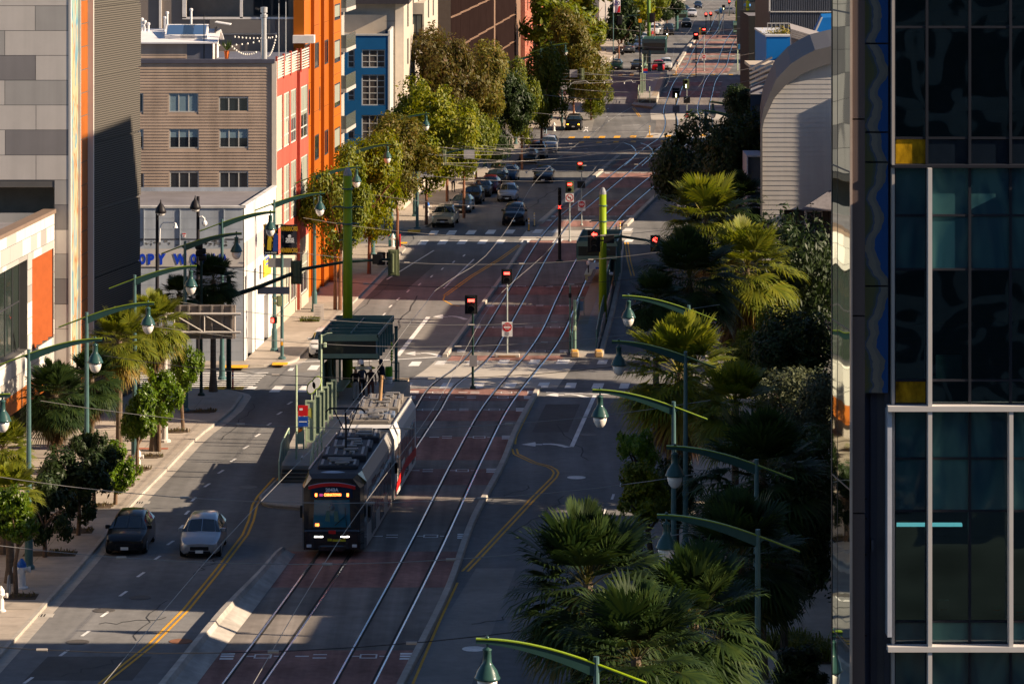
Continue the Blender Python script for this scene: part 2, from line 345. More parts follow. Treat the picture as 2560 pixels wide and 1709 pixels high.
# ---- painted markings
mw, my = MB(), MB()
def uvquad(mb, q, z=.013): mb.poly([(*G(*p)[:2], z) for p in q])
def stroke(mb, pts, wid, z=.013):
    p = [G(*q) for q in pts]; L = []; Rr = []
    for i in range(len(p)):
        t = (p[min(i+1,len(p)-1)] - p[max(i-1,0)]).normalized(); n = Vector((-t.y, t.x, 0))*wid/2; L.append((*(p[i]+n)[:2], z)); Rr.append((*(p[i]-n)[:2], z))
    mb.strip(L, Rr)
for u, v in ((20,1748),(71,1700),(160,1632),(214,1583),(262,1535),(308,1483.6),(352,1436),(392.5,1394.7),(426,1356.6),(453.5,1317),(468,1281),(484,1248),(518,1212.6),(552,1179),(583,1150),(614.6,1118),(644,1088),(671.8,1061),(698.6,1033),(724.5,1007.5)):
    g = G(u, v); t = Vector((.18,1,0)).normalized() if not 1240 < v < 1330 else Vector((.09,1,0)).normalized(); n = Vector((-t.y,t.x,0))*.065
    mw.poly([(*(g-t*.5+n)[:2],.013),(*(g-t*.5-n)[:2],.013),(*(g+t*.5-n)[:2],.013),(*(g+t*.5+n)[:2],.013)])
for u, v in ((960,786),(976,766),(996,747),(1020,728),(1049,711),(1079,691),(1106,672),(1134,655),(1160,639),(1566.6,1189),(1554,1209),(1532,1241.6),(1511,1277),(1496.6,1311.6),(1480,1348),(1518,292),(1522,303),(1514,280),(1520,272),(1620,100),(1612,108),(1604,118)):
    g = G(u, v); t = Vector((.09,1,0)).normalized(); n = Vector((-t.y,t.x,0))*.06
    mw.poly([(*(g-t*.7+n)[:2],.013),(*(g-t*.7-n)[:2],.013),(*(g+t*.7-n)[:2],.013),(*(g+t*.7+n)[:2],.013)])
for pts, wd in (([(1429,1117),(1487,988)],.22),([(1365,981),(1560,987)],.3),([(967,699),(1085,626)],.12),([(1109,721),(1185,648)],.12),([(994,890),(1071,792)],.28),([(945,901),(1105,892)],.3),([(740,905),(800,903)],.25),([(860,905),(930,902)],.25),([(1400,377),(1470,372)],.15),([(1420,392),(1490,386)],.15),([(1540,331),(1620,330)],.25),([(1555,314),(1600,313)],.2),([(1470,318),(1458,330)],.15),([(1463,318),(1470,330)],.15)):
    stroke(mw, pts, wd)
def turn_arrow(u0, u1, v, dirn=-1):
    """turn arrow lying across a lane: straight head and a bent tail"""
    w_ = u1-u0
    uvquad(mw, [(u0,v),(u0+.3*w_,v-6),(u0+.32*w_,v),(u0+.3*w_,v+5)]); 
    stroke(mw, [(u0+.3*w_,v),(u0+.45*w_,v)], .3)
    stroke(mw, [(u0+.46*w_,v-1),(u0+.62*w_,v-1.2),(u0+.8*w_,v+1),(u1,v+7)], .35)
turn_arrow(1303,1420,1111); turn_arrow(1364,1468,987)
turn_arrow(1082,1165,792); turn_arrow(1011,1101,884)
for r in ([(998,975),(1008,957),(1032,957),(1021,975)],[(1098,971),(1108,957),(1135,957),(1126,971)],[(1180,970),(1189,957),(1213,957),(1206,970)],[(1257,970),(1266,957),(1293,957),(1286,970)],[(1341,969),(1349,956),(1375,956),(1369,969)],[(1411,970),(1417,957),(1442,957),(1438,970)],[(1478,971),(1484,958),(1511,958),(1506,971)],[(1547,971),(1552,958),(1575,958),(1570,971)],
          [(741,980),(755,964),(782,964),(770,980)],[(672,980),(688,965),(712,965),(698,980)],[(612,973),(622,967),(644,967),(636,973)],
          [(1020,915),(1030,904),(1055,904),(1047,915)],[(1085,912),(1094,902),(1117,902),(1110,912)],[(1165,911),(1173,901),(1197,901),(1190,911)],[(1243,909),(1250,899),(1275,899),(1269,909)],[(1320,910),(1327,899),(1352,899),(1345,910)],[(1389,910),(1395,899),(1426,899),(1420,910)],[(1492,910),(1497,900),(1520,900),(1516,910)],[(767,925),(778,913),(801,913),(792,925)],[(718,927),(726,920),(736,920),(731,927)]):
    uvquad(mw, r)
for k, v in enumerate((931,935.5,939.6,944,948.6,953.7,958.8,964)):
    ur = (672,667,661,656,651,647,640,634)[k]; mw.poly([(*G(300,v)[:2],.013),(*G(ur,v)[:2],.013),(*G(ur-3,v+2.2)[:2],.013),(*G(300,v+2.2)[:2],.013)])
for u in (1043,1092,1141,1192,1236,1299,1380,1440,1559): uvquad(mw, [(u,612-.013*(u-1043)),(u+9,601-.01*(u-1043)),(u+29,601-.01*(u-1043)),(u+21,612-.013*(u-1043))])
for u in (1069,1114,1163,1212,1260,1330,1378,1455,1555): uvquad(mw, [(u,588-.02*(u-1069)),(u+9,577-.013*(u-1069)),(u+29,577-.013*(u-1069)),(u+22,588-.02*(u-1069))])
for u in (1420,1458,1496,1534,1574,1616,1661,1707,1750): uvquad(my, [(u-1,347-.018*(u-1420)),(u+3,342-.018*(u-1420)),(u+18,342-.018*(u-1420)),(u+15,347-.018*(u-1420))])
for u in (1445,1490,1532,1575,1650): uvquad(my, [(u,359-.018*(u-1420)),(u+3,355-.018*(u-1420)),(u+16,355-.018*(u-1420)),(u+14,359-.018*(u-1420))])
for u in (1513,1545,1572,1604,1634,1680,1725,1775,1820): uvquad(my, [(u,189.5),(u+2,186),(u+13,186),(u+12,189.5)])
for pts in ([(254,1709),(377,1611.6),(464,1524.6),(544,1426.6),(590,1366),(613,1336),(628,1300),(637,1262),(650,1240),(691,1194)],[(1286,1122),(1290,1135),(1334,1156),(1372,1166),(1386,1174),(1390.6,1182),(1385,1194),(1334,1245),(1280,1303),(1195,1394),(1162,1428)],[(1566,606),(1572,650),(1582,690)],[(1112,739),(1180,690),(1250,648),(1300,612)],[(1600,292),(1583,270)]):
    for o in (-.11, .11):
        p = [G(*q) for q in pts]; L = []; Rr = []
        for i in range(len(p)):
            t = (p[min(i+1,len(p)-1)] - p[max(i-1,0)]).normalized(); n = Vector((t.y, -t.x, 0)); L.append((*(p[i]+n*(o-.05))[:2], .013)); Rr.append((*(p[i]+n*(o+.05))[:2], .013))
        my.strip(L, Rr)
for pts in ([(1144,1456),(1100,1550),(1032,1709)],[(1288,1110),(1291,1090),(1349,973)],[(1178,799),(1152,832)],[(1112,739),(1108,750),(1130,762),(1150,766)]): stroke(my, pts, .1)
# tram lane symbols in rows across the trackway
def tram_row(v, two=True):
    y = depth(v)
    for C in (C1, C2):
        x = C(y)
        for dx in (-.62, .40): mw.poly([(x+dx,y-.06,.014),(x+dx+.3,y-.06,.014),(x+dx+.3,y+.06,.014),(x+dx,y+.06,.014)])
        for q in ((-.32,-.26,-.3,.3),(.26,.32,-.3,.3),(-.32,.32,.24,.34),(-.32,.32,-.34,-.24)): mw.poly([(x+q[0],y+q[2],.014),(x+q[1],y+q[2],.014),(x+q[1],y+q[3],.014),(x+q[0],y+q[3],.014)])
    m = (C1(y)+C2(y))/2
    for dx, dy in ((-.75,0),(-.1,-.28),(-.1,.28)): mw.poly([(m+dx,y+dy-.07,.014),(m+dx+.5,y+dy-.07,.014),(m+dx+.5,y+dy+.07,.014),(m+dx,y+dy+.07,.014)])
    x = C2(y)+1.15
    for dy in (-.42,0,.42): mw.poly([(x,y+dy-.13,.014),(x+.5,y+dy-.13,.014),(x+.5,y+dy+.13,.014),(x,y+dy+.13,.014)])
    x = C1(y)-1.55
    for dy in (-.42,0,.42): mw.poly([(x,y+dy-.13,.014),(x+.5,y+dy-.13,.014),(x+.5,y+dy+.13,.014),(x,y+dy+.13,.014)])
for v in (1640,1340,1176,1093,1024,993,981,878,818,764,716,551,541,433,231,205,185,169,155,140,126): tram_row(v)
tag(mw.build('white_road_marking', WHT), kind='structure'); tag(my.build('yellow_road_marking', YEL), kind='structure')
# tactile yellow ramps at corners, manhole covers, drains
IRON = mat('cast_iron', (.10,.09,.082), .7, metal=.3, var=.2, scale=8)
b = MB()
for u, v, w_, h_ in ((560,976,2.2,.6),(585,922,1.6,.6),(700,915,.9,.55),(965,585,1.0,.9),(1035,582,1.0,.9),(1000,612,1.1,.6)):
    p = G(u, v); b.box(p.x-w_/2, p.x+w_/2, p.y-h_, p.y+h_, .146, .15)
tag(b.build('tactile_paving', mat('tactile_yellow', (.72,.36,.02), .8, var=.12, scale=4)), kind='structure')
for u, v, c in ((260,1524,IRON),(194,1603,IRON),(452,1601,mat('rust_cover',(.2,.09,.05),.8,var=.2,scale=5)),(1441,1192,WHT),(1185,1620,WHT),(1470,1085,ASPH2),(350,1492,IRON),(620,1216,ASPH2)):
    p = G(u, v, .02); m_ = MB(); m_.lathe([(.44,-.02),(.44,-.006),(.36,-.004),(.34,-.008),(.02,-.008)], 20); 
    tag(m_.build('manhole_cover', c, loc=p), kind='structure')
DR = mat('drain_slot', (.02,.02,.02), .9, var=0)
for u, v in ((85,1538),(333,1256)):
    p = G(u, v); m_ = MB(); m_.box(p.x-.55,p.x+.75,p.y-.35,p.y+.35,.004,.012,0)
    for k in range(9): m_.box(p.x-.5+.11*k,p.x-.45+.11*k,p.y-.25,p.y+.25,.0121,.016,1)
    tag(m_.build('storm_drain', [SLAB, DR]), kind='structure')
# ---- medians and barrier
def median(name, line, y0, y1, wl, wr, h, label, nose=None, m=KERB):
    b = MB(); a = line.pts(y0, y1, 2)
    sec = [(-wl,0),(-wl*.92,h*.8),(-wl*.75,h),(wr*.75,h),(wr*.92,h*.8),(wr,0)]
    for i in range(len(sec)-1):
        b.strip([(p.x+sec[i][0],p.y,sec[i][1]) for p in a], [(p.x+sec[i+1][0],p.y,sec[i+1][1]) for p in a])
    for p in (a[0], a[-1]): b.poly([(p.x+x,p.y,z) for x, z in sec])
    o = fix_normals(b.build(name, m)); return tag(o, label, 'kerb')
median('median_kerb', MR1, 110, depth(972), .12, .18, .17, 'long curving concrete kerb between tram tracks and the shaded right road')
median('median_kerb', ML1, depth(893), depth(607), .15, .15, .2, 'concrete median kerb beyond the tram stop, running to the second crosswalk').data.materials[0] = KERB
median('median_kerb', MR2, depth(894)+.5, depth(612), .16, .16, .25, 'dark median kerb along the fenced far platform')
median('median_kerb', ML2, depth(560), depth(392), .16, .3, .2, 'pale median kerb with sunlit nose past the second crosswalk')
median('median_kerb', MR3, depth(567), depth(390), .2, .2, .22, 'dark shaded median kerb beside the dark leafy tree')
CK = Line([(1683,179),(1698,155),(1708,138.5),(1718.5,122),(1734,104),(1745,90)])
median('median_kerb', CK, depth(179), depth(92), .3, .3, .25, 'sunlit curving kerb where the pedestrian crosses far up the street')
# concrete wedge barrier beside the tram
BW = mat('barrier_concrete', (.34,.31,.275), .85, var=.12, scale=2, var2=.15, scale2=.5, streak=.2, sv=(2,.2,1))
a = BAR_L.pts(112, depth(1385), 1.5); b = MB(); sec = [(0,0),(.03,.42),(.30,.45),(.42,.28),(1.16,.02)]
TR = Line([(493,1709),(542,1644),(621,1543),(698,1440),(738,1385)])
for i in range(len(sec)-1):
    def at_(p, s_): 
        k = (TR(p.y)-p.x)/1.16; return (p.x + s_[0]*k, p.y, s_[1]*(1 if p.y < 148 else max(.3, 1-(p.y-148)/6)))
    b.strip([at_(p,sec[i]) for p in a], [at_(p,sec[i+1]) for p in a])
b.poly([at_(a[0],s_) for s_ in sec]); b.poly([at_(a[-1],s_) for s_ in sec])
tag(fix_normals(b.build('track_barrier', BW)), 'pale sloping concrete barrier between yellow lines and tram rails', 'barrier')
# ================================================================ BUILDINGS
def part(name, mb, mats, root, smooth=False, parent=None, label=None):
    o = mb.build(name, mats, parent or root, None if parent else -root.location, smooth=smooth)
    if label: o['label'] = label
    return o
def YU(u, xp): return F*xp/(1900.0-u)                    # depth of picture column u on the street-parallel plane xp
GLS = glass_mat('window_glass', (.015,.02,.026), .04, .7, wav=.05, wsc=.8)
GLB = glass_mat('window_glass_blue', (.05,.085,.105), .06, .7)
BLIND = mat('window_blind', (.20,.21,.17), .8, var=.08)
BLIND2 = mat('window_blind_blue', (.16,.23,.27), .6, var=.1)
WFR = mat('window_frame_white', (.44,.42,.385), .5, var=.06)
WFD = mat('window_frame_dark', (.035,.035,.04), .45, var=.1)
FLATR = mat('roof_membrane', (.16,.15,.16), .9, var=.15, scale=.6, var2=.15)
class Face:
    """a vertical wall face: origin at its left end seen from outside, d along the wall, n outward"""
    def __init__(s, a, b, flip=False):
        s.o = Vector((a[0],a[1],0)); s.d = Vector((b[0]-a[0], b[1]-a[1], 0)); s.L = s.d.length; s.d.normalize()
        s.n = Vector((s.d.y, -s.d.x, 0))
    def p(s, t, z, out=0.0): return s.o + s.d*t + s.n*out + Vector((0,0,z))
def wall(mb, fc, z0, z1, holes=(), mi=0, rec=.15, t0=0., t1=None):
    t1 = fc.L if t1 is None else t1
    ts = sorted({t0, t1, *[h[0] for h in holes], *[h[1] for h in holes]}); zs = sorted({z0, z1, *[h[2] for h in holes], *[h[3] for h in holes]})
    ts = [t for t in ts if t0 <= t <= t1]; zs = [z for z in zs if z0 <= z <= z1]
    for i in range(len(ts)-1):
        for k in range(len(zs)-1):
            tm, zm = (ts[i]+ts[i+1])/2, (zs[k]+zs[k+1])/2
            if any(h[0] < tm < h[1] and h[2] < zm < h[3] for h in holes): continue
            mb.poly([fc.p(ts[i],zs[k]), fc.p(ts[i+1],zs[k]), fc.p(ts[i+1],zs[k+1]), fc.p(ts[i],zs[k+1])], mi)
    for a, b, c, d in [h[:4] for h in holes]:
        for q in (((a,c),(b,c)),((b,c),(b,d)),((b,d),(a,d)),((a,d),(a,c))):
            mb.poly([fc.p(*q[0]), fc.p(*q[1]), fc.p(*q[1],-rec), fc.p(*q[0],-rec)], mi)
def window(root, fc, h, cols=1, rows=1, fm=WFR, gm=GLS, rec=.12, fw=.06, blind=None, bfrac=.4, vs=None, sill=False):
    a, b, c, d = h[:4]; m = MB()
    def bar(t0, t1, z0, z1, dp=.05):
        A = [fc.p(t0,z0,-rec), fc.p(t1,z0,-rec), fc.p(t1,z1,-rec), fc.p(t0,z1,-rec)]; m.prism([q + fc.n*dp for q in A], fc.n*-dp)
    bar(a, b, c, c+fw); bar(a, b, d-fw, d); bar(a, a+fw, c+fw, d-fw); bar(b-fw, b, c+fw, d-fw)
    for k in range(1, cols): x = lerp(a,b,k/cols); bar(x-fw*.45, x+fw*.45, c+fw, d-fw, .045)
    for k in (range(1, rows) if vs is None else []): z = lerp(c,d,k/rows); bar(a+fw, b-fw, z-fw*.4, z+fw*.4, .04)
    for z in (vs or []): bar(a+fw, b-fw, z-fw*.4, z+fw*.4, .04)
    w_ = part('window', m, fm, root)
    g = MB(); g.poly([fc.p(a+.01,c+.01,-rec+.012), fc.p(b-.01,c+.01,-rec+.012), fc.p(b-.01,d-.01,-rec+.012), fc.p(a+.01,d-.01,-rec+.012)]); part('pane', g, gm, root, parent=w_)
    if blind:
        g = MB(); zb = lerp(d, c, bfrac)
        g.poly([fc.p(a+fw,zb,-rec+.02), fc.p(b-fw,zb,-rec+.02), fc.p(b-fw,d-fw,-rec+.02), fc.p(a+fw,d-fw,-rec+.02)]); part('blind', g, blind, root, parent=w_)
    return w_
def boxb(mb, fa, fb, back, z0, z1, mi=0):                    # closes sides, back and roof of a block behind face fa->fb
    pass
def shell(root, name, m, pts, z0, z1, skip=(), roof=FLATR, roofz=None):
    """plan polygon walls (skip: indices of edges built elsewhere) plus a flat roof part"""
    b = MB(); n = len(pts)
    for i in range(n):
        if i in skip: continue
        p, q = pts[i], pts[(i+1)%n]; b.poly([(p[0],p[1],z0),(q[0],q[1],z0),(q[0],q[1],z1),(p[0],p[1],z1)])
    part(name, b, m, root)
    r = MB(); rz = z1-.25 if roofz is None else roofz; r.poly([(p[0],p[1],rz) for p in pts]); part('roof', r, roof, root)
def laps(mb, fc, z0, z1, h, holes=(), amp=.035, t0=0., t1=None, mi=0):
    """horizontal lap siding: each board leans out at its foot"""
    t1 = fc.L if t1 is None else t1; n = int(round((z1-z0)/h)); h = (z1-z0)/n
    for k in range(n):
        a, b = z0+k*h, z0+(k+1)*h; cuts = [(t0,t1)]
        for q in holes:
            if q[2] < (a+b)/2 < q[3]:
                nc = []
                for x0, x1 in cuts:
                    if q[1] <= x0 or q[0] >= x1: nc.append((x0,x1)); continue
                    if q[0] > x0: nc.append((x0,q[0]))
                    if q[1] < x1: nc.append((q[1],x1))
                cuts = nc
        for x0, x1 in cuts:
            mb.poly([fc.p(x0,a,amp), fc.p(x1,a,amp), fc.p(x1,b,amp*.25), fc.p(x0,b,amp*.25)], mi); mb.poly([fc.p(x0,a,0), fc.p(x1,a,0), fc.p(x1,a,amp), fc.p(x0,a,amp)], mi)

# ---------------------------------------------------------------- panel tower and white hall at the near left
TONE = [mat('panel_light', (.49,.445,.40), .6, var=.05, scale=.7, streak=.08), mat('panel_grey', (.34,.32,.295), .6, var=.05, scale=.7, streak=.1), mat('panel_dark', (.205,.19,.185), .6, var=.05, scale=.7, streak=.1), mat('panel_joint', (.10,.095,.09), .8, var=.05)]
WHP = [mat('white_panel', (.52,.49,.445), .5, var=.04, scale=.6), mat('pale_grey_panel', (.34,.325,.30), .5, var=.04, scale=.6), mat('mid_grey_panel', (.27,.255,.235), .5, var=.04)]
ORG = mat('orange_panel', (.27,.075,.010), .5, var=.1, scale=1.2, var2=.08)
YT = 181.6
tw = thing('panel_tower', 'tall building clad in mixed grey panels with mural edge and grey mesh corner', 'building', (-30,190,0))
b = MB(); rnd = random.Random(3)
rows = [-170,-108,-47,15,77,139,201,263,325,388,450,512,574,635,697,760,822,868,915]
fixed = {2:[(163,0)],3:[(88,0),(163,1)],4:[(12,1),(165,0)],5:[(89,2),(166,0)],6:[(12,0),(167,1)],7:[(90,0),(167,0)],8:[(13,0),(167,2)],9:[(90,0),(168,0)],10:[(13,0),(168,1)],11:[(168,2)],12:[(168,0)],13:[(168,1)],14:[(168,2)],15:[(168,0)],16:[(168,0)],17:[(168,0)]}
for i in range(len(rows)-1):
    z1, z0 = ZV(rows[i],YT), ZV(rows[i+1],YT); us = [-330,-250,-165,-75] + [q[0] for q in fixed.get(i, [(88,0),(168,1)])]; tn = [rnd.randrange(3) for _ in range(4)] + [q[1] for q in fixed.get(i, [(88,0),(168,1)])]
    pu = -420
    for u1, t in zip(us, tn):
        a, c = pu, u1; pu = u1
        if i >= 10:
            if c < 136: continue
            a = max(a, 136)
        x0, x1 = XU(a,YT)+.012, (XU(c,YT) if c < 160 else -22.62)-.012
        b.poly([(x0,YT,z0+.012),(x1,YT,z0+.012),(x1,YT,z1-.012),(x0,YT,z1-.012)], t)
zr = ZV(468,YT); xl, xr = XU(-420,YT), -22.6
b.poly([(xl,YT+.02,zr),(xr,YT+.02,zr),(xr,YT+.02,30),(xl,YT+.02,30)], 3); x1 = XU(135,YT)
b.poly([(x1,YT+.02,3.4),(xr,YT+.02,3.4),(xr,YT+.02,zr),(x1,YT+.02,zr)], 3); b.poly([(x1,YT,3.4),(xr,YT,3.4),(xr,YT+9,3.4),(x1,YT+9,3.4)], 3)
b.poly([(x1,YT,3.4),(x1,YT+3,3.4),(x1,YT+3,zr),(x1,YT,zr)], 2)
part('panel_cladding', b, TONE, tw)
b = MB(); b.poly([(xl,YT+3,8),(x1,YT+3,8),(x1,YT+3,zr+.3),(xl,YT+3,zr+.3)]); b.poly([(xl,YT,zr),(x1,YT,zr),(x1,YT+3,zr),(xl,YT+3,zr)])
part('terrace_wall', b, mat('block_wall', (.27,.23,.185), .85, var=.15, scale=1.5), tw)
# mural strip on the street side: flowing abstract bands
def mural_mat():
    m = mat('mural_paint', (.5,.52,.4), .6, var=0); N = m.node_tree.nodes; L = m.node_tree.links; bs = N['Principled BSDF']
    tc = N.new('ShaderNodeTexCoord'); mp = N.new('ShaderNodeMapping'); mp.inputs['Scale'].default_value = (.5,.55,.14); L.new(tc.outputs['Object'], mp.inputs[0])
    n = N.new('ShaderNodeTexNoise'); n.inputs['Scale'].default_value = 1.6; n.inputs['Distortion'].default_value = 1.6; n.inputs['Detail'].default_value = 1.5; L.new(mp.outputs[0], n.inputs[0])
    r = N.new('ShaderNodeValToRGB'); L.new(n.outputs[0], r.inputs[0]); e = r.color_ramp.elements
    e[0].position = .25; e[0].color = (.33,.33,.23,1); e[1].position = .8; e[1].color = (.34,.32,.19,1)
    for p_, c in ((.36,(.20,.28,.23)),(.44,(.08,.19,.26)),(.48,(.36,.34,.22)),(.56,(.30,.10,.035)),(.585,(.33,.32,.20)),(.66,(.25,.29,.18)),(.72,(.30,.19,.09))):
        q = e.new(p_); q.color = (*c,1)
    L.new(r.outputs[0], bs.inputs[0]); return m
ya, yb, yc = YT+.05, 184.3, 187.0
def SXp(xp, y): return (SX(xp,y), y)
fm = Face((-22.6,YT), (SX(35.3,yb),yb)); b = MB(); wall(b, fm, 3.4, 30); part('mural_wall', b, mural_mat(), tw)
b = MB(); b.prism([fm.p(-.02,3.4,.1),fm.p(.18,3.4,.1),fm.p(.18,30,.1),fm.p(-.02,30,.1)], fm.n*-.12); b.prism([fm.p(fm.L-.03,0,.14),fm.p(fm.L+.05,0,.14),fm.p(fm.L+.05,30,.14),fm.p(fm.L-.03,30,.14)], fm.n*-.14); part('white_trim', b, WHP[0], tw)
fo = Face((SX(35.3,yb),yb), (SX(35.3,yc),yc)); b = MB()
for k in range(25): z = 1.5+1.24*k*.97; wall(b, fo, z+.02, z+1.18, t0=.06, t1=fo.L-.06)
wall(b, Face((fo.o.x-.03,fo.o.y),(fo.p(fo.L,0).x-.03,yc)), 0, 30, mi=1); part('orange_panel_strip', b, [ORG, TONE[3]], tw)
b = MB(); b.prism([fo.p(fo.L-.05,0,.3),fo.p(fo.L+.13,0,.3),fo.p(fo.L+.13,30,.3),fo.p(fo.L-.05,30,.3)], fo.n*-.35); part('white_corner_trim', b, WHP[0], tw)
q0, q1 = (XU(219.5,187.2),187.2), (XU(345,196.3),196.3); fcg = Face(q0, q1)
CORR = mat('mesh_screen', (.21,.195,.175), .7, metal=.0, var=.1, scale=1.5)
def screen_mat():
    m = CORR; N = m.node_tree.nodes; L = m.node_tree.links; bs = N['Principled BSDF']; tc = N.new('ShaderNodeTexCoord'); w1 = N.new('ShaderNodeTexWave'); w1.bands_direction = 'Z'; w1.inputs['Scale'].default_value = 2.6; w1.inputs['Distortion'].default_value = .6; w1.inputs['Detail'].default_value = 1
    L.new(tc.outputs['Object'], w1.inputs[0]); mx = N.new('ShaderNodeMix'); mx.data_type = 'RGBA'; mx.inputs['A'].default_value = (.125,.112,.095,1); mx.inputs['B'].default_value = (.03,.028,.026,1); L.new(w1.outputs[1], mx.inputs['Factor']); L.new(mx.outputs['Result'], bs.inputs[0])
    return m
screen_mat(); b = MB(); nb = 9; bh = 3.55
for k in range(nb):
    za, zb = .2+k*bh, .2+(k+1)*bh-.10; n = 26; pv = None; off = .5*(k%2)
    for i in range(n*2+1):
        t = min(fcg.L, max(0, fcg.L*(i/2+off-.5)/n)); o_ = .02 if i%2 else .17; cur = (fcg.p(t,za,o_), fcg.p(t,zb,o_))
        if pv: b.poly([pv[0],cur[0],cur[1],pv[1]])
        pv = cur
    if k: b.poly([fcg.p(0,za-.12,.02),fcg.p(fcg.L,za-.12,.02),fcg.p(fcg.L,za+.02,.02),fcg.p(0,za+.02,.02)])
part('mesh_screen', b, CORR, tw)
shell(tw, 'wall', TONE[1], [(xl,YT+.05),(xr-.02,YT+.05),(fo.o.x-.1,yb),(q0[0]-.12,q0[1]),(q1[0]-.1,q1[1]),(xl,196.3)], 0, 30, skip=(0,), roof=FLATR)
# white hall in front of it
wh = thing('white_hall', 'low white panelled hall with dark ribbon window, orange fins and orange soffit', 'building', (-34,168,0))
HY0, HY1 = 138.0, 181.5; fh = Face(SXp(36,HY0), SXp(36,HY1)); zt = 11.28
def tY(u): return (YU(u,36)-HY0)/(HY1-HY0)*fh.L
hw = (tY(-170), tY(67), 5.24, 9.64); hf = (tY(79), tY(132.5), 5.0, 9.5)
b = MB(); wall(b, fh, 3.5, zt, [hw, hf], 3, .5)
zrow = [3.5,4.25,5.0,5.24,6.0,6.8,7.6,8.4,9.2,9.5,9.64,10.45,zt]; rr = random.Random(11); zz = 3.5
while zz < zt-.05:
    z2 = min(zt, zz+.80); t = rr.uniform(0,1.5)
    while t < fh.L:
        t2 = min(fh.L, t+rr.choice((1.0,1.4,2.1,2.8))); mi = rr.choice((0,0,0,1,1,2))
        for (p0,p1,c0,c1) in [(t,t2,zz,z2)]:
            segs = [(p0,p1,c0,c1)]
            for h in (hw,hf):
                ns = []
                for s0,s1,d0,d1 in segs:
                    if s1 <= h[0] or s0 >= h[1] or d1 <= h[2] or d0 >= h[3]: ns.append((s0,s1,d0,d1)); continue
                    if s0 < h[0]: ns.append((s0,h[0],d0,d1))
                    if s1 > h[1]: ns.append((h[1],s1,d0,d1))
                    a0, a1 = max(s0,h[0]), min(s1,h[1])
                    if d0 < h[2]: ns.append((a0,a1,d0,h[2]))
                    if d1 > h[3]: ns.append((a0,a1,h[3],d1))
                segs = ns
            for s0,s1,d0,d1 in segs:
                if s1-s0 > .06 and d1-d0 > .06: b.poly([fh.p(s0+.012,d0+.012,.03),fh.p(s1-.012,d0+.012,.03),fh.p(s1-.012,d1-.012,.03),fh.p(s0+.012,d1-.012,.03)], mi)
        t = t2
    zz = z2
part('panel_cladding', b, WHP + [TONE[3]], wh)
window(wh, fh, hw, 12, 2, WFD, glass_mat('hall_glass', (.02,.028,.024), .03, .8, wav=.08, wsc=.5), .4, .09, vs=[7.6])
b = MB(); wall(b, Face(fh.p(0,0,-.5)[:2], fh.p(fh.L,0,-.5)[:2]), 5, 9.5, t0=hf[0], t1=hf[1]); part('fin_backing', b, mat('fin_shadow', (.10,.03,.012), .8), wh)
for k in range(4):
    t = lerp(hf[0]+.25, hf[1]-.7, k/3); f_ = MB(); A = [fh.p(t,5.02,-.48), fh.p(t+.85,5.02,-.02), fh.p(t+.85,9.48,-.02), fh.p(t,9.48,-.48)]; f_.prism(A, (fh.n*.04 + fh.d*-.04)); f_.prism([fh.p(t+.85,5.02,-.02),fh.p(t+1.0,5.02,-.02),fh.p(t+1.0,9.48,-.02),fh.p(t+.85,9.48,-.02)], fh.n*-.1, 1); part('fin', f_, [mat('rust_fin', (.27,.062,.014), .55, var=.1), mat('fin_gap_shade',(.04,.012,.006),.7)], wh)  # dark strips stand in for shade in the gaps between fins
b = MB(); wall(b, fh, 2.55, 3.5); 
for k in range(16): t = k*2.75; b.poly([fh.p(t,2.55,.006),fh.p(t+.05,2.55,.006),fh.p(t+.05,3.5,.006),fh.p(t,3.5,.006)], 1)
b.poly([fh.p(0,2.55),fh.p(fh.L,2.55),fh.p(fh.L,2.9,-4),fh.p(0,2.9,-4)]); part('orange_fascia', b, [ORG, TONE[3]], wh)
b = MB(); wall(b, Face(fh.p(0,0,-4)[:2], fh.p(fh.L,0,-4)[:2]), 0, 3); part('ground_floor_wall', b, mat('shop_wall', (.22,.19,.17), .8, var=.2, scale=1), wh)
b = MB(); b.prism([fh.p(-.2,zt,.12),fh.p(fh.L,zt,.12),fh.p(fh.L,zt,-.55),fh.p(-.2,zt,-.55)], (0,0,.2)); part('coping', b, mat('brown_coping', (.17,.12,.09), .6), wh)
shell(wh, 'wall', WHP[1], [fh.p(0,0)[:2], fh.p(fh.L,0)[:2], (-62,HY1), (-62,HY0)], 3.0, zt, skip=(0,), roof=FLATR, roofz=zt-.5)

# ---------------------------------------------------------------- print shop
ps = thing('print_shop', 'low pale blue block-wall shop with large blue letters and white street side', 'building', (-20,214,0))
CMU = mat('painted_block', (.37,.40,.44), .8, var=.1, scale=.9, var2=.1, scale2=.3, streak=.16); WST = mat('white_stucco', (.52,.50,.48), .8, var=.08, scale=.8, var2=.08, scale2=.25, streak=.22)
PY = 207.7; fp = Face((-55,PY), (XU(608,PY),PY)); zt = 9.05
b = MB(); wall(b, fp, 0, zt); 
zb0, zb1 = ZV(668,PY), ZV(598,PY); zl0, zl1 = ZV(668,PY), ZV(622,PY); cream = 1
b.poly([fp.p(8,zl0,.006),fp.p(fp.L-.0,zl0,.006),fp.p(fp.L,zl1,.006),fp.p(8,zl1,.006)], 1)
for z in (zb0, zb1): b.poly([fp.p(8,z-.035,.012),fp.p(fp.L,z-.035,.012),fp.p(fp.L,z+.035,.012),fp.p(8,z+.035,.012)], 2)
rr = random.Random(4)
for k in range(170):                                   # faded scribble along the band
    t = rr.uniform(20, fp.L-.3); z = ZV(610,PY)+rr.uniform(-.16,.16); l = rr.uniform(.05,.22); h = rr.uniform(.02,.14); b.poly([fp.p(t,z,.009),fp.p(t+l,z+rr.uniform(-.05,.05),.009),fp.p(t+l*.8,z+h,.009),fp.p(t-l*.1,z+h,.009)], 3)
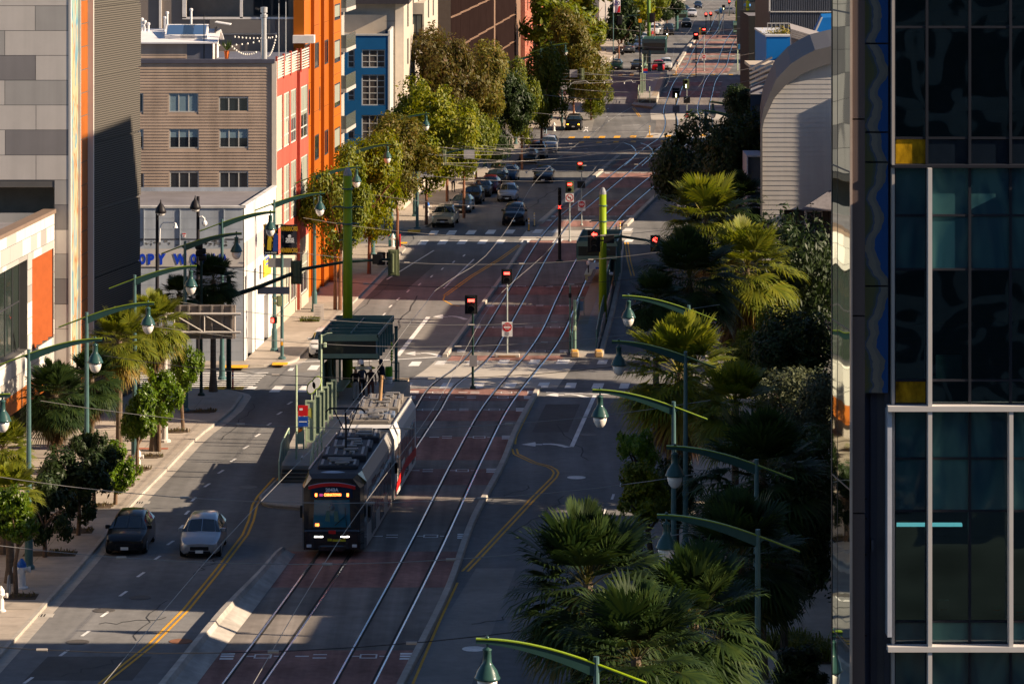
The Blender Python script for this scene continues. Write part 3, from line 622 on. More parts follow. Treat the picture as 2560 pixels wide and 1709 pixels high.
for k in range(1,14):                                  # block courses
    z = k*.65
    if not (zl0-.1 < z < zb1+.1): b.poly([fp.p(0,z,.004),fp.p(fp.L,z,.004),fp.p(fp.L,z+.025,.004),fp.p(0,z+.025,.004)], 4)
part('front_wall', b, [CMU, mat('cream_band', (.52,.48,.44), .8, var=.08, scale=1.2), mat('band_line', (.06,.06,.065), .8), mat('scribble', (.17,.17,.17), .9), mat('block_joint', (.31,.34,.38), .9)], ps)
BLUEL = mat('blue_lettering', (.012,.055,.50), .5, var=.05)
for ch, ua, ub in (('C',325,345),('O',348,364.5),('P',369.5,386),('Y',391,415),('W',433,467.5),('O',477,491.5),('R',501,524),('L',531,545),('D',549,565.5)):
    z0, z1 = ZV(661,PY), ZV(634,PY); t = text_mesh('lettering', ch, 1.0, BLUEL, ps, (0,0,0), bold=.06); me = t.data
    xs = [v.co.x for v in me.vertices]; ysv = [v.co.y for v in me.vertices]; sx = (XU(ub,PY)-XU(ua,PY))/(max(xs)-min(xs)); sy = (z1-z0)/(max(ysv)-min(ysv))
    t.scale = (sx, sy, 1); t.location = Vector((XU((ua+ub)/2,PY)-(max(xs)+min(xs))/2*sx, PY-.02, (z0+z1)/2-(max(ysv)+min(ysv))/2*sy)) - ps.location
b = MB(); x0, z0 = XU(456,PY), ZV(594,PY); b.box(x0,x0+.2,PY-.02,PY,z0,z0+.26,0); b.box(x0,x0+.2,PY-.03,PY-.021,z0+.2,z0+.26,1); b.box(x0+.07,x0+.13,PY-.03,PY-.021,z0+.06,z0+.13,1); part('warning_sign', b, [mat('sign_white',(.7,.68,.66),.5,var=.04), mat('sign_red',(.55,.02,.02),.5,var=.05)], ps)
b = MB()
for u in (360,450,560): x = XU(u,PY); b = MB(); b.box(x-.02,x+.02,PY-.05,PY,6.9,9.0); part('conduit', b, mat('conduit_grey',(.30,.33,.37),.6), ps)
pb = (SX(30.1,PY),PY); pe = (SX(30.1,221.4),221.4); fs = Face(pb, pe)
def tS(u): return (YU(u,30.1)-PY)/(221.4-PY)*fs.L
def zS(u, v): return ZV(v, YU(u,30.1))
hs = [(tS(619),tS(631),.14,zS(625,722)),(tS(660),tS(671),.14,zS(665,735)),(tS(612),tS(616),zS(614,735),zS(614,690)),(tS(635),tS(640),zS(638,718),zS(638,671)),(tS(648.5),tS(653.5),zS(651,699),zS(651,662))]
b = MB(); wall(b, fs, 0, zt, hs, 0, .35); z0, z1 = 5.55, 7.0
b.poly([fs.p(0,z0,.006),fs.p(fs.L*.8,z0,.006),fs.p(fs.L*.8,z1,.006),fs.p(0,z1,.006)], 1)
part('street_wall', b, [WST, mat('mauve_band', (.40,.335,.33), .8, var=.1, scale=1.5)], ps)
for i, h in enumerate(hs):
    g = MB(); g.poly([fs.p(h[0],h[2],-.34),fs.p(h[1],h[2],-.34),fs.p(h[1],h[3],-.34),fs.p(h[0],h[3],-.34)]); part('roller_door' if i < 2 else 'window', g, mat('grey_door', (.42,.42,.43), .6, var=.1) if i < 2 else GLS, ps)
b = MB(); b.prism([fs.p(tS(657),zS(657,693),.10),fs.p(tS(674),zS(674,682),.10),fs.p(tS(674),zS(674,638),.10),fs.p(tS(657),zS(657,651),.10)], fs.n*-.08); part('yellow_sign', b, mat('yellow_sign', (.72,.48,.05), .5, var=.06), ps)
b = MB(); 
for k in range(3): z = 4.75+.28*k; b.poly([fs.p(tS(660),z,.103),fs.p(tS(671)-.2*k,z+.02,.103),fs.p(tS(671)-.2*k,z+.14,.103),fs.p(tS(660),z+.12,.103)])
part('sign_scribble', b, mat('sign_blue', (.05,.10,.42), .5), ps)
b = MB(); b.prism([(-55,PY-.05,zt),(pb[0]+.1,PY-.05,zt),(pb[0]+.1,PY+.3,zt),(-55,PY+.3,zt)], (0,0,.12)); b.prism([fs.p(0,zt,.06),fs.p(fs.L,zt,.06),fs.p(fs.L,zt,-.25),fs.p(0,zt,-.25)], (0,0,.12)); part('coping', b, WST, ps)
shell(ps, 'wall', CMU, [(-55,PY),pb,pe,(-55,221.3)], 0, zt, skip=(0,1))

# ---------------------------------------------------------------- brown sided building with coral street face
bb = thing('brown_sided_building', 'tan lap-sided apartment building with coral street face and rooftop deck', 'building', (-22,229,0))
BRS = mat('tan_siding', (.36,.27,.205), .7, var=.1, scale=.8, var2=.1, scale2=.2, streak=.16); BY = 221.5
fb = Face((-52,BY),(XU(687,BY),BY)); zt = 16.75
def wf(u0,v0,u1,v1): return (XU(u0,BY)+52, XU(u1,BY)+52, ZV(v1,BY), ZV(v0,BY))
hb = [wf(330,233,358.5,281), wf(422,232,496,281), wf(547,243,621,280), wf(330,322,359,371), wf(423,321,497,371), wf(548,320,621,370), wf(330,430,360,478), wf(424,429,497,478), wf(548,429,621,478)]
b = MB(); wall(b, fb, 0, zt, hb, 0, .12); laps(b, fb, 8.8, zt, .186, hb); part('front_wall', b, BRS, bb)
for i, h in enumerate(hb): window(bb, fb, h, 3, 1, WFR, GLB if i in (0,1,) else GLS, .06, .07, {1:BLIND2,4:BLIND2,5:BLIND2,3:BLIND2}.get(i), {1:.98,4:.45,5:.5,3:.4}.get(i,.4))
xe = XU(687,BY); b = MB(); b.box(xe-.18,xe+.12,BY-.08,BY+.15,0,zt+.1); part('corner_trim', b, mat('cream_trim', (.60,.52,.43), .7, var=.06), bb)
b = MB(); b.box(-52,xe,BY-.1,BY+.35,zt,zt+.24); part('parapet_cap', b, mat('slate_cap', (.075,.075,.10), .5, var=.1), bb)
CORAL = mat('coral_stucco', (.40,.075,.05), .75, var=.07, scale=1, var2=.06, streak=.14); CRM = mat('cream_stucco', (.40,.335,.26), .8, var=.08, scale=1)
y0, y1, y2 = 221.8, 231.8, 236.2; f1 = Face(SXp(30.15,y0), SXp(30.15,y1)); f2 = Face(SXp(29.95,y1), SXp(29.95,y2))
for fc, nb_ in ((f1,3),(f2,1)):
    hh = []; w_ = fc.L/nb_; m_ = .35 if nb_ == 3 else .5
    for k in range(nb_):
        for za, zb in ((11.15,14.6),(6.3,10.0),(1.0,3.6)): hh.append((k*w_+m_, (k+1)*w_-m_*.6, za, zb))
    b = MB(); wall(b, fc, 0, 4.7, hh, 1, .2); wall(b, fc, 4.7, 15.7, hh, 0, .12); b.poly([fc.p(0,0),fc.p(0,0,-.8),fc.p(0,15.7,-.8),fc.p(0,15.7)], 0); part('street_wall', b, [CORAL, CRM], bb)
    for h in hh: window(bb, fc, h, 3 if nb_ == 3 else 2, 1, WFR, GLS, .1, .1, BLIND, .55 if h[2] > 11 else (.97 if h[2] > 6 else .5), vs=[lerp(h[2],h[3],.52), lerp(h[2],h[3],.22)] if h[2] > 6 else [2.9])
for k in range(4):
    fc, t0, t1 = (f1, k*f1.L/3+.15, (k+1)*f1.L/3-.15) if k < 3 else (f2, .3, f2.L-.1); b = MB()
    for j in range(8): z = 15.75+.17*j; b.prism([fc.p(t0,z,.05),fc.p(t1,z,.05),fc.p(t1,z+.085,.05),fc.p(t0,z+.085,.05)], fc.n*-.05)
    part('louvre_screen', b, WFR, bb)
    b = MB()
    for t in (t0-.12, t1): b.prism([fc.p(t,15.6,.08),fc.p(t+.12,15.6,.08),fc.p(t+.12,17.15,.08),fc.p(t,17.15,.08)], fc.n*-.12)
    part('louvre_post', b, CORAL, bb)
shell(bb, 'wall', CRM, [(-52,BY),(xe,BY),SXp(30.3,y2),(-52,y2)], 0, zt, skip=(0,), roof=mat('deck_grey', (.11,.115,.15), .8, var=.15), roofz=zt-.02)
# rooftop hut, skylights, flues
hut = thing('rooftop_hut', 'small gabled rooftop hut with white metal roof and open white door', 'hut', (-20,226,zt))
hx0, hx1 = XU(300,224), XU(531,224); hx2 = XU(564,226.5); zb, ze, zr = zt, ZV(106,224), ZV(76,226); b = MB(); fx = Face((hx0,224),(hx1-1.6,224)); wall(b, fx, zb, ze); laps(b, fx, zb, ze-.42, .2); b.poly([(hx1-1.6,224,zb),(hx1,224,zb),(hx1,224,ze),(hx1-1.6,224,ze)],1); part('front_wall', b, [BRS, mat('slate_wall',(.13,.13,.15),.7)], hut)
WM = mat('white_metal', (.66,.64,.64), .4, metal=.1, var=.05); b = MB(); b.poly([(hx1+.02,224,zb),(hx1+.02,228.5,zb),(hx1+.02,228.5,ze),(hx1+.02,226.2,zr),(hx1+.02,224,ze)]); b.poly([(hx1,228.5,zb),(hx0,228.5,zb),(hx0,228.5,ze),(hx1,228.5,ze)]); part('gable_wall', b, mat('white_board',(.66,.60,.54),.7,var=.06), hut)
b = MB(); e_ = .25
for ya_, za_, yb_, zb_ in ((223.75,ze-.08,226.2,zr),(226.2,zr,228.75,ze-.08)): b.prism([(hx0,ya_,za_),(hx1+.35,ya_,za_),(hx1+.35,yb_,zb_),(hx0,yb_,zb_)], (0,0,.09))
part('roof', b, WM, hut)
b = MB(); b.box(hx1+.02,hx1+.10,225.4,226.4,zb,zb+2.05); part('door', b, mat('door_dark',(.1,.09,.09),.6), hut)
b = MB(); b.prism([(hx1+.05,225.2,zb+2.35),(hx1+1.0,225.2,zb+2.2),(hx1+1.0,226.6,zb+2.2),(hx1+.05,226.6,zb+2.35)],(0,0,.06)); part('door_canopy', b, WM, hut)
for u, w_ in ((452,1.9),(487,1.7)):
    x = XU(u,225); b = MB(); zz = lerp(ze,zr,.35); b.prism([(x-w_/2,224.4,zz-.05),(x+w_/2,224.4,zz-.05),(x+w_/2,225.6,zz+.62),(x-w_/2,225.6,zz+.62)], (0,-.08,.22)); s_ = part('skylight', b, WM, hut)
    g = MB(); g.poly([(x-w_/2+.12,224.42,zz+.24),(x+w_/2-.12,224.42,zz+.24),(x+w_/2-.12,225.4,zz+.80),(x-w_/2+.12,225.4,zz+.80)]); part('pane', g, glass_mat('skylight_glass',(.05,.10,.2),.05,.8), hut, parent=s_)
for u, h_ in ((355,.9),(362,.75),(371,.6),(412,1.0),(418,1.3),(478,1.5),(360,.5)):
    x = XU(u,225.8); b = MB(); b.lathe([(.16,0),(.09,.2),(.07,.3),(.07,h_),(.11,h_),(.11,h_+.12),(.02,h_+.16)], 10, (x,225.8,zr-.25)); part('flue', b, WM, hut)
ch = thing('chimney_pipe', 'tall grey metal chimney pipe on the tan building roof deck', 'chimney', (XU(660,223.5),223.5,zt)); b = MB(); b.lathe([(.2,0),(.2,1.4),(.17,1.42),(.17,2.75),(.23,2.78),(.23,2.95),(.14,2.97),(.14,3.05),(.22,3.07),(.22,3.4),(.05,3.42)], 14); b.build('flue', mat('galvanised',(.50,.49,.48),.35,metal=.7,var=.1), ch, smooth=False)
for u, h_, nm in ((697,3.9,'thin metal mast on the deck corner above the coral louvres'),(714.5,4.0,'second thin metal mast, standing beside the other deck mast'),(510,3.0,'thin black mast standing before the rooftop hut')):
    y = 224; t = thing('mast', nm, 'mast', (XU(u,y),y,zt)); b = MB(); b.tube([(0,0,0),(0,0,h_)],[.04,.025],6); b.build('pole', mat('mast_metal',(.4,.4,.4),.4,metal=.6) if u > 600 else WFD, t); b = MB(); b.box(-.03,.03,-.03,.03,h_*.93,h_*.98); b.build('mast_fitting', WFD, t)
b = MB(); sl = thing('string_light', 'looped string of white bulbs hanging over the roof deck', 'string light', (XU(600,226),226,zt))
rr = random.Random(2); pts = []
for (ua,va,ub,vb,sag) in ((520,110,690,90,10),(578,90,690,92,4),(575,110,640,130,14),(690,92,668,140,12)):
    q = [P(lerp(ua,ub,k/12), lerp(va,vb,k/12)+sag*4*(k/12)*(1-k/12), 226) for k in range(13)]; b.tube([p - sl.location for p in q], .012, 4); pts += q[1::1]
b.build('cable', WFD, sl); b = MB()
for p in pts: b.lathe([(.01,-.1),(.05,-.06),(.05,0),(.01,.04)], 6, p - sl.location)
b.build('bulb', mat('bulb_white',(.8,.76,.68),.3,var=0), sl)
pl = thing('potted_plant', 'small orange pot with a plant by the hut door', 'potted plant', (XU(567,224.6),224.6,zt)); b = MB(); b.lathe([(.1,0),(.17,.55),(.2,.6)],10); b.build('pot', mat('terracotta',(.55,.13,.03),.7), pl); b = MB(); rr = random.Random(1)
for k in range(26): a = rr.uniform(0,6.3); q = Vector((math.cos(a)*.25,math.sin(a)*.25,.6+rr.uniform(.2,.5))); b.poly([(0,0,.6), q+Vector((.03,0,0)), q*1.2+Vector((0,0,.1)), q-Vector((.03,0,0))])
b.build('foliage', leaf_mat('leaf_pot', [(.05,.09,.02),(.1,.14,.03)]), pl)

# ---------------------------------------------------------------- orange building
ob = thing('orange_building', 'tall orange panelled apartment building with staggered dark windows and grey side', 'building', (-22,244,0))
OR2 = [mat('orange_bright', (.36,.095,.006), .5, var=.06, scale=.8), mat('orange_mid', (.31,.078,.006), .5, var=.06, scale=.8), mat('orange_joint', (.16,.05,.01), .8)]
us = [760,777,790.5,802,814,833]; zt = 24.0; pr = [0,.22,0,.22,.55]; wins = {0:[(226,290),(110,150)],1:[(107,169),(337,399)],2:[(218,279),(430,500)],3:[(100,160),(325,386)],4:[(100,156),(208,267),(319,378),(10,50)]}
prev = None
for k in range(5):
    ya_, yb_ = YU(us[k],30.2), YU(us[k+1],30.2); xa = 30.2-pr[k]; fc = Face(SXp(xa,ya_), SXp(xa,yb_)); um = (us[k]+us[k+1])/2; ym = (ya_+yb_)/2
    hh = [(fc.L*.12, fc.L*.88, ZV(v1,ym), ZV(v0,ym)) for v0, v1 in wins[k]]
    b = MB(); wall(b, fc, 0, zt, hh, 0, .1); 
    for j in range(1,9):
        z = 2.9*j+(.9 if k%2 else 0)
        if not any(h[2] < z < h[3] for h in hh): b.poly([fc.p(0,z-.02,.005),fc.p(fc.L,z-.02,.005),fc.p(fc.L,z+.02,.005),fc.p(0,z+.02,.005)], 1)
    b.poly([fc.p(-.01,0,.0),fc.p(-.01,0,-.7),fc.p(-.01,zt,-.7),fc.p(-.01,zt,0)], 0); b.poly([fc.p(0,0,.006),fc.p(.08,0,.006),fc.p(.08,zt,.006),fc.p(0,zt,.006)], 1)
    part('street_wall', b, [OR2[k%2], OR2[2]], ob)
    for h in hh: window(ob, fc, h, 1, 1, WFD, GLS, .04, .1, BLIND if k == 4 else None, .8)
GRB = mat('taupe_render', (.20,.165,.14), .8, var=.06, scale=.7); OY = 236.4; fo2 = Face((-60,OY),(SX(30.25,OY),OY))
def wo(u0,v0,u1,v1): return (XU(u0,OY)+60, XU(u1,OY)+60, ZV(v1,OY), ZV(v0,OY))
log = wo(465,-110,735,46); b = MB(); wall(b, fo2, 12, zt, [log], 0, 2.2); part('side_wall', b, GRB, ob)
b = MB(); t0, t1, z0, z1 = log; b.poly([fo2.p(t0,z0,-2.2),fo2.p(t1,z0,-2.2),fo2.p(t1,z1,-2.2),fo2.p(t0,z1,-2.2)]); part('loggia_wall', b, mat('loggia_render',(.24,.205,.17),.8), ob)
fl = Face(fo2.p(0,0,-2.2)[:2], fo2.p(fo2.L,0,-2.2)[:2])
for a, c in ((628,672),(676,714)): h = (XU(a,OY)+60, XU(c,OY)+60, z0+.1, z0+2.5); window(ob, fl, h, 2, 1, WFD, GLS, -.02, .1)
b = MB()
for (u0,v0,u1,v1) in ((456,-110,466,46),(600,-110,607,46),(456,43,750,48.5),(555,82,692,86.5),(398,-110,404,76)): h = wo(u0,v0,u1,v1); b.prism([fo2.p(h[0],h[2],.12),fo2.p(h[1],h[2],.12),fo2.p(h[1],h[3],.12),fo2.p(h[0],h[3],.12)], fo2.n*-.12)
part('white_trim', b, mat('trim_pale',(.60,.56,.52),.6), ob)
h = wo(525,50,688,83); b = MB(); b.prism([fo2.p(h[0],h[2],.25),fo2.p(h[1],h[2],.25),fo2.p(h[1],h[3],.25),fo2.p(h[0],h[3],.25)], fo2.n*-.25); part('spandrel', b, mat('grey_render',(.145,.13,.12),.8,var=.06), ob)
b = MB(); h = wo(735,87,788,106); b.prism([fo2.p(h[0],h[2],1.4),fo2.p(h[1],h[2],1.4),fo2.p(h[1],h[3],1.4),fo2.p(h[0],h[3],1.4)], fo2.n*-1.4); part('canopy', b, mat('trim_pale',(.60,.56,.52),.6), ob)
ye = YU(833,30.2); shell(ob, 'wall', GRB, [(-60,OY),(SX(30.25,OY),OY),(SX(30.3,ye),ye),(-60,ye)], 0, zt, skip=(0,))
# balcony building
ba = thing('balcony_building', 'narrow pale grey apartment building with stacked balconies beside the orange facade', 'building', (-18,262,0)); AY = 252.2
PGR = mat('pale_grey_render',(.30,.275,.25),.8,var=.07,scale=.8); fa = Face(SXp(31.7,AY), SXp(31.7,271.5))
hh = [(t,t+3.4,z,z+2.3) for t in (2.0,8.0,14.0) for z in (3.6,6.6,9.6,12.6,15.6,18.6)]; b = MB(); wall(b, fa, 0, 21.5, hh, 0, .4); part('street_wall', b, PGR, ba)
for h in hh: window(ba, fa, h, 2, 1, WFD, GLS, .3, .08)
for z in (6.5,9.5,12.5,15.5,18.5):
    b = MB(); b.prism([fa.p(12.6,z-.28,.95),fa.p(18.8,z-.28,.95),fa.p(18.8,z,.95),fa.p(12.6,z,.95)], fa.n*-.95); bal = part('balcony', b, mat('balcony_slab',(.34,.31,.285),.7), ba)
    g = MB(); g.prism([fa.p(12.6,z,.93),fa.p(18.8,z,.93),fa.p(18.8,z+1.0,.93),fa.p(12.6,z+1.0,.93)], fa.n*-.04); g.prism([fa.p(12.62,z,.0),fa.p(12.62,z,.9),fa.p(12.62,z+1.0,.9),fa.p(12.62,z+1.0,0)], fa.d*.04); part('railing', g, glass_mat('railing_glass',(.09,.10,.095),.1,.6), ba, parent=bal)
shell(ba, 'wall', PGR, [(-60,AY),SXp(31.7,AY),SXp(31.7,271.5),(-60,271.5)], 0, 21.5, skip=(1,))
# blue building
bl = thing('blue_building', 'deep blue building with tall white-framed windows facing the cross street', 'building', (-12,300,0)); LY = 292.0
BLU = mat('deep_blue_render', (.008,.085,.215), .6, var=.06, scale=.7); fl2 = Face((XU(862,LY),LY),(XU(970,LY),LY)); X0 = XU(862,LY)
def wl(u0,v0,u1,v1): return (XU(u0,LY)-X0, XU(u1,LY)-X0, ZV(v1,LY), ZV(v0,LY))
hh = [wl(869,124.5,886.5,170),wl(869,187,886.5,252),wl(869,289,886.5,348),wl(904,124.5,963,170),wl(904,187,963,264),wl(904,288,963,350)]
b = MB(); wall(b, fl2, 0, 15.2, hh, 0, .35); part('front_wall', b, BLU, bl)
for i, h in enumerate(hh): window(bl, fl2, h, 1 if i < 3 else 3, 3 if i%3 != 1 else 5, WFR, mat('warm_glass',(.075,.062,.055),.08,var=.5,scale=.5,spec=.7), .15, .09)
b = MB(); x = XU(970,LY); b.box(x,x+.16,LY-.03,LY+14,0,15.6); b.box(X0-.1,x+.16,LY-.06,LY+.2,15.2,15.35); part('white_edge', b, WFR, bl)
shell(bl, 'wall', BLU, [(X0,LY),(x,LY),(x+.1,300),(X0-4,300)], 0, 15.2, skip=(0,), roof=mat('pale_roof',(.45,.42,.38),.8,var=.1), roofz=15.0)
b = MB(); b.poly([(X0-4,299.8,15),(x-.5,299.8,15),(x-.5,299.8,16.6),(X0-4,299.8,16.6)]); part('roof_parapet', b, CRM, bl)
# beige building
bg_ = thing('beige_building', 'tall beige concrete building with projecting window bay above the treetops', 'building', (-12,315,0)); EY = 300.5
BEI = mat('board_concrete',(.40,.355,.30),.85,var=.12,scale=.5,var2=.15,scale2=.3); BEW = mat('beige_render',(.37,.32,.265),.8,var=.06)
fe = Face((-45,EY),(XU(1009,EY),EY)); b = MB(); wall(b, fe, 0, 27); 
for z in (13.2,16.0,17.9,20): b.poly([fe.p(0,z,.005),fe.p(fe.L,z,.005),fe.p(fe.L,z+.06,.005),fe.p(0,z+.06,.005)],1)
part('front_wall', b, [BEI, mat('concrete_line',(.24,.21,.18),.9)], bg_)
b = MB(); x = XU(1009,EY); b.box(x-.7,x+.02,EY-.12,EY,0,27); part('white_pier', b, mat('cream_trim', (.60,.52,.43), .7, var=.06), bg_)
fe2 = Face((x,EY), SXp(30,331.5)); hh = [(3+4.6*k, 4.2+4.6*k, z, z+2.2) for k in range(6) for z in (12.2,15.4,18.6)]; b = MB(); wall(b, fe2, 0, 27, hh, 0, .2); part('street_wall', b, BEW, bg_)
for h in hh: window(bg_, fe2, h, 1, 1, WFD, GLS, .15, .08)
BYY = 309.0; bx0, bx1 = XU(1014,BYY), XU(1060,BYY); fb2 = Face((bx0,BYY),(bx1,BYY)); hh = [(XU(1025,BYY)-bx0, XU(1056,BYY)-bx0, ZV(101,BYY), ZV(36,BYY))]; b = MB(); wall(b, fb2, ZV(122,BYY), ZV(8,BYY), hh, 0, .15); b.poly([(bx1,BYY,ZV(122,BYY)),(bx1,BYY+8,ZV(122,BYY)),(bx1,BYY+8,ZV(8,BYY)),(bx1,BYY,ZV(8,BYY))]); b.poly([(bx0,BYY,ZV(8,BYY)),(bx1,BYY,ZV(8,BYY)),(bx1,BYY+8,ZV(8,BYY)),(bx0,BYY+8,ZV(8,BYY))]); part('window_bay', b, BEW, bg_)
window(bg_, fb2, hh[0], 2, 1, WFD, GLS, .1, .12, BLIND, .75, vs=[lerp(hh[0][2],hh[0][3],.28)])
b = MB(); b.box(bx0-.2,XU(1037,BYY),BYY-.4,BYY+4,0,ZV(111,BYY)); part('metal_column', b, mat('zinc_cladding',(.26,.265,.275),.45,metal=.3,var=.06), bg_)
b = MB(); b.box(-40,x+.5,EY-1.5,EY+26,ZV(9,EY),ZV(9,EY)+.5); part('roof_overhang', b, mat('dark_soffit',(.04,.035,.04),.8), bg_)
shell(bg_, 'wall', BEI, [(-45,EY),(x,EY),SXp(30,331.5),(-45,331.5)], 0, 27, skip=(0,1))
# dark brown saw-tooth building
db = thing('dark_clad_building', 'dark brown building with stepped rows of tall metal bay panels', 'building', (-8,395,0)); DY = 345.0
DBR = mat('dark_bronze_panel',(.014,.0085,.008),1,metal=0.,spec=0,var=.15,scale=.6); TAN = mat('tan_reveal',(.17,.105,.07),.6,var=.1); BRW = mat('brown_side',(.115,.085,.065),.7,var=.08)
fd = Face((-40,DY),(XU(1127,DY),DY)); b = MB(); wall(b, fd, 0, 30); part('side_wall', b, BRW, db)
fd2 = Face(SXp(30,DY), SXp(30,446)); b = MB(); wall(b, fd2, 0, 30); part('street_wall', b, TAN, db)
for r_ in range(8):
    for k in range(9):
        t = k*11.2+.3+(2.4 if k > 4 else 0)
        if t+10.4 > fd2.L: continue
        b = MB(); z = 1.6+3.25*r_; b.prism([fd2.p(t,z,.03),fd2.p(t+9.7,z,.14),fd2.p(t+9.7,z+3.08,.14),fd2.p(t,z+3.08,.03)], fd2.n*-.1); b.prism([fd2.p(t-.1,z+3.08,.05),fd2.p(t+9.9,z+3.08,.2),fd2.p(t+9.9,z+3.15,.2),fd2.p(t-.1,z+3.15,.05)], fd2.n*-.12, 1); part('bay_panel', b, [DBR, TAN], db)
shell(db, 'wall', BRW, [(-40,DY),(XU(1127,DY),DY),SXp(30,446),(-40,446)], 0, 30, skip=(0,1))
# brick building
rb = thing('brick_building', 'red brick building beyond the dark metal bays, half hidden by trees', 'building', (0,470,0))
def brick_mat():
    m = mat('red_brick',(.30,.07,.04),.85,var=0); N = m.node_tree.nodes; L = m.node_tree.links; tc = N.new('ShaderNodeTexCoord'); br = N.new('ShaderNodeTexBrick'); br.inputs['Scale'].default_value = 1.2; br.inputs['Color1'].default_value = (.33,.085,.045,1); br.inputs['Color2'].default_value = (.24,.055,.035,1); br.inputs['Mortar'].default_value = (.30,.2,.16,1)
    mp = N.new('ShaderNodeMapping'); mp.inputs['Rotation'].default_value = (R(90),0,R(90)); L.new(tc.outputs['Object'], mp.inputs[0]); L.new(mp.outputs[0], br.inputs[0]); L.new(br.outputs[0], N['Principled BSDF'].inputs[0]); return m
fr = Face(SXp(29.5,447), SXp(29.5,486)); hh = [(4+6*k, 6.2+6*k, z, z+2.2) for k in range(6) for z in (2,6.5,11,15.5)]; b = MB(); wall(b, fr, 0, 22, hh, 0, .25); part('street_wall', b, brick_mat(), rb)
for h in hh: window(rb, fr, h, 2, 2, WFR, GLS, .2, .08)
shell(rb, 'wall', brick_mat(), [(-40,447),SXp(29.5,447),SXp(29.5,486),(-40,486)], 0, 22, skip=(1,))
b = MB(); b.prism([fr.p(0,22,.3),fr.p(fr.L,22,.3),fr.p(fr.L,22,-.3),fr.p(0,22,-.3)],(0,0,.4)); part('cornice', b, CRM, rb)
for k, (y0, y1, c, h_, lb) in enumerate(((300,340,(.18,.07,.05),4.5,'low red wall strip behind the sidewalk trees past the blue building'),)):
    pass
# far left row past the third crossing, mostly behind trees
for k, (y0,y1,xp,h_,c,lb) in enumerate(((488.5,511,27,7,(.30,.12,.08),'low brick shopfront under the far street trees'),(515,570,27,9,(.32,.26,.2),'far beige shop building behind the street trees'),(575,660,26,11,(.22,.2,.19),'far grey building near the top of the street'),(670,790,24,14,(.26,.2,.17),'farthest brown building at the head of the street'))):
    t = thing('shop_building', lb, 'building', (SX(xp+8,(y0+y1)/2),(y0+y1)/2,0)); fc = Face(SXp(xp,y0),SXp(xp,y1)); hh = [(2+5*j,5+5*j,.6,3.0) for j in range(int((fc.L-4)//5))][:9]; b = MB(); wall(b, fc, 0, h_, hh, 0, .2); part('street_wall', b, mat('far_wall_%s' % 'abcd'[k], c, .8, var=.1), t)
    for h in hh[:6]: window(t, fc, h, 2, 1, WFD, GLS, .15, .1)
    shell(t, 'wall', MATS['far_wall_%s' % 'abcd'[k]], [SXp(xp,y0),SXp(xp,y1),SXp(xp+22,y1),SXp(xp+22,y0)], 0, h_, skip=(0,))
# ================================================================ RIGHT SIDE
# ---- gabled house with curved roof
gh = thing('curved_roof_house', 'pale grey lap-sided building with curved dark roof edge', 'building', (25,245,0)); HY = 235.0
SID = mat('pale_grey_siding', (.40,.38,.36), .7, var=.06, scale=.7, streak=.12); inner = [(1905,640),(1905,320),(1909,300),(1916,284),(1934,245),(1963,212),(2004,184),(2044,167),(2079,157),(2130,145),(2200,138),(2290,142)]
ip = [(XU(u,HY), ZV(v,HY)) for u, v in inner]; xr = XU(2290,HY)
def xleft(z):
    if z <= ip[1][1]: return ip[1][0]
    for (xa,za),(xb,zb) in zip(ip[1:],ip[2:]):
        if za <= z <= zb: return lerp(xa,xb,(z-za)/(zb-za+1e-9))
    return ip[-2][0]
b = MB(); n = 52; h = (ip[-2][1]-0)/n; rec0 = ZV(520,HY)
for k in range(n):
    a, c = k*h, (k+1)*h; xa, xc = xleft(a), xleft(c); x_end = xr
    if c <= rec0 and a >= ZV(615,HY)-.2: x_end = XU(1960,HY)
    am = .03; b.poly([(xa,HY-am,a),(x_end,HY-am,a),(x_end,HY-.008,c),(xc,HY-.008,c)]); b.poly([(xa,HY,a),(x_end,HY,a),(x_end,HY-am,a),(xa,HY-am,a)], 1)
part('front_wall', b, [SID, mat('siding_shadow_gap',(.12,.115,.11),.8)], gh)
outer = [(1900,640),(1900,322),(1903,300),(1908,270),(1922,235),(1940,196),(1975,159),(2004,141),(2036,124.5),(2079,114),(2130,104),(2200,98),(2290,102)]
op = [(XU(u,HY), ZV(v,HY)) for u, v in outer]; ip2 = [(ip[0][0],ip[0][1])] + [ip[1]] + [ip[1]] + ip[2:]
b = MB(); m_ = min(len(op), len(ip2)); A = op[:m_]; B = (ip2+[ip2[-1]]*3)[:m_]
for i in range(m_-1):
    b.poly([(A[i][0],HY-.5,A[i][1]),(B[i][0],HY-.5,B[i][1]),(B[i+1][0],HY-.5,B[i+1][1]),(A[i+1][0],HY-.5,A[i+1][1])]); b.poly([(A[i][0],HY-.5,A[i][1]),(A[i+1][0],HY-.5,A[i+1][1]),(A[i+1][0]+KS*22,HY+22,A[i+1][1]),(A[i][0]+KS*22,HY+22,A[i][1])]); b.poly([(B[i][0],HY-.5,B[i][1]),(B[i+1][0],HY-.5,B[i+1][1]),(B[i+1][0],HY,B[i+1][1]),(B[i][0],HY,B[i][1])])
part('curved_roof', b, mat('grey_roof_metal',(.10,.095,.095),.7,metal=0.,var=.08,scale=.6), gh)
b = MB(); x0 = XU(1960,HY); b.poly([(x0,HY+1.2,0),(xr,HY+1.2,0),(xr,HY+1.2,rec0+.2),(x0,HY+1.2,rec0+.2)]); b.poly([(x0,HY,ZV(615,HY)-.3),(x0,HY+1.2,ZV(615,HY)-.3),(x0,HY+1.2,rec0),(x0,HY,rec0)])
for k in range(14): x = x0+.5*k; b.poly([(x,HY+1.19,2),(x+.05,HY+1.19,2),(x+.05,HY+1.19,rec0),(x,HY+1.19,rec0)],1)
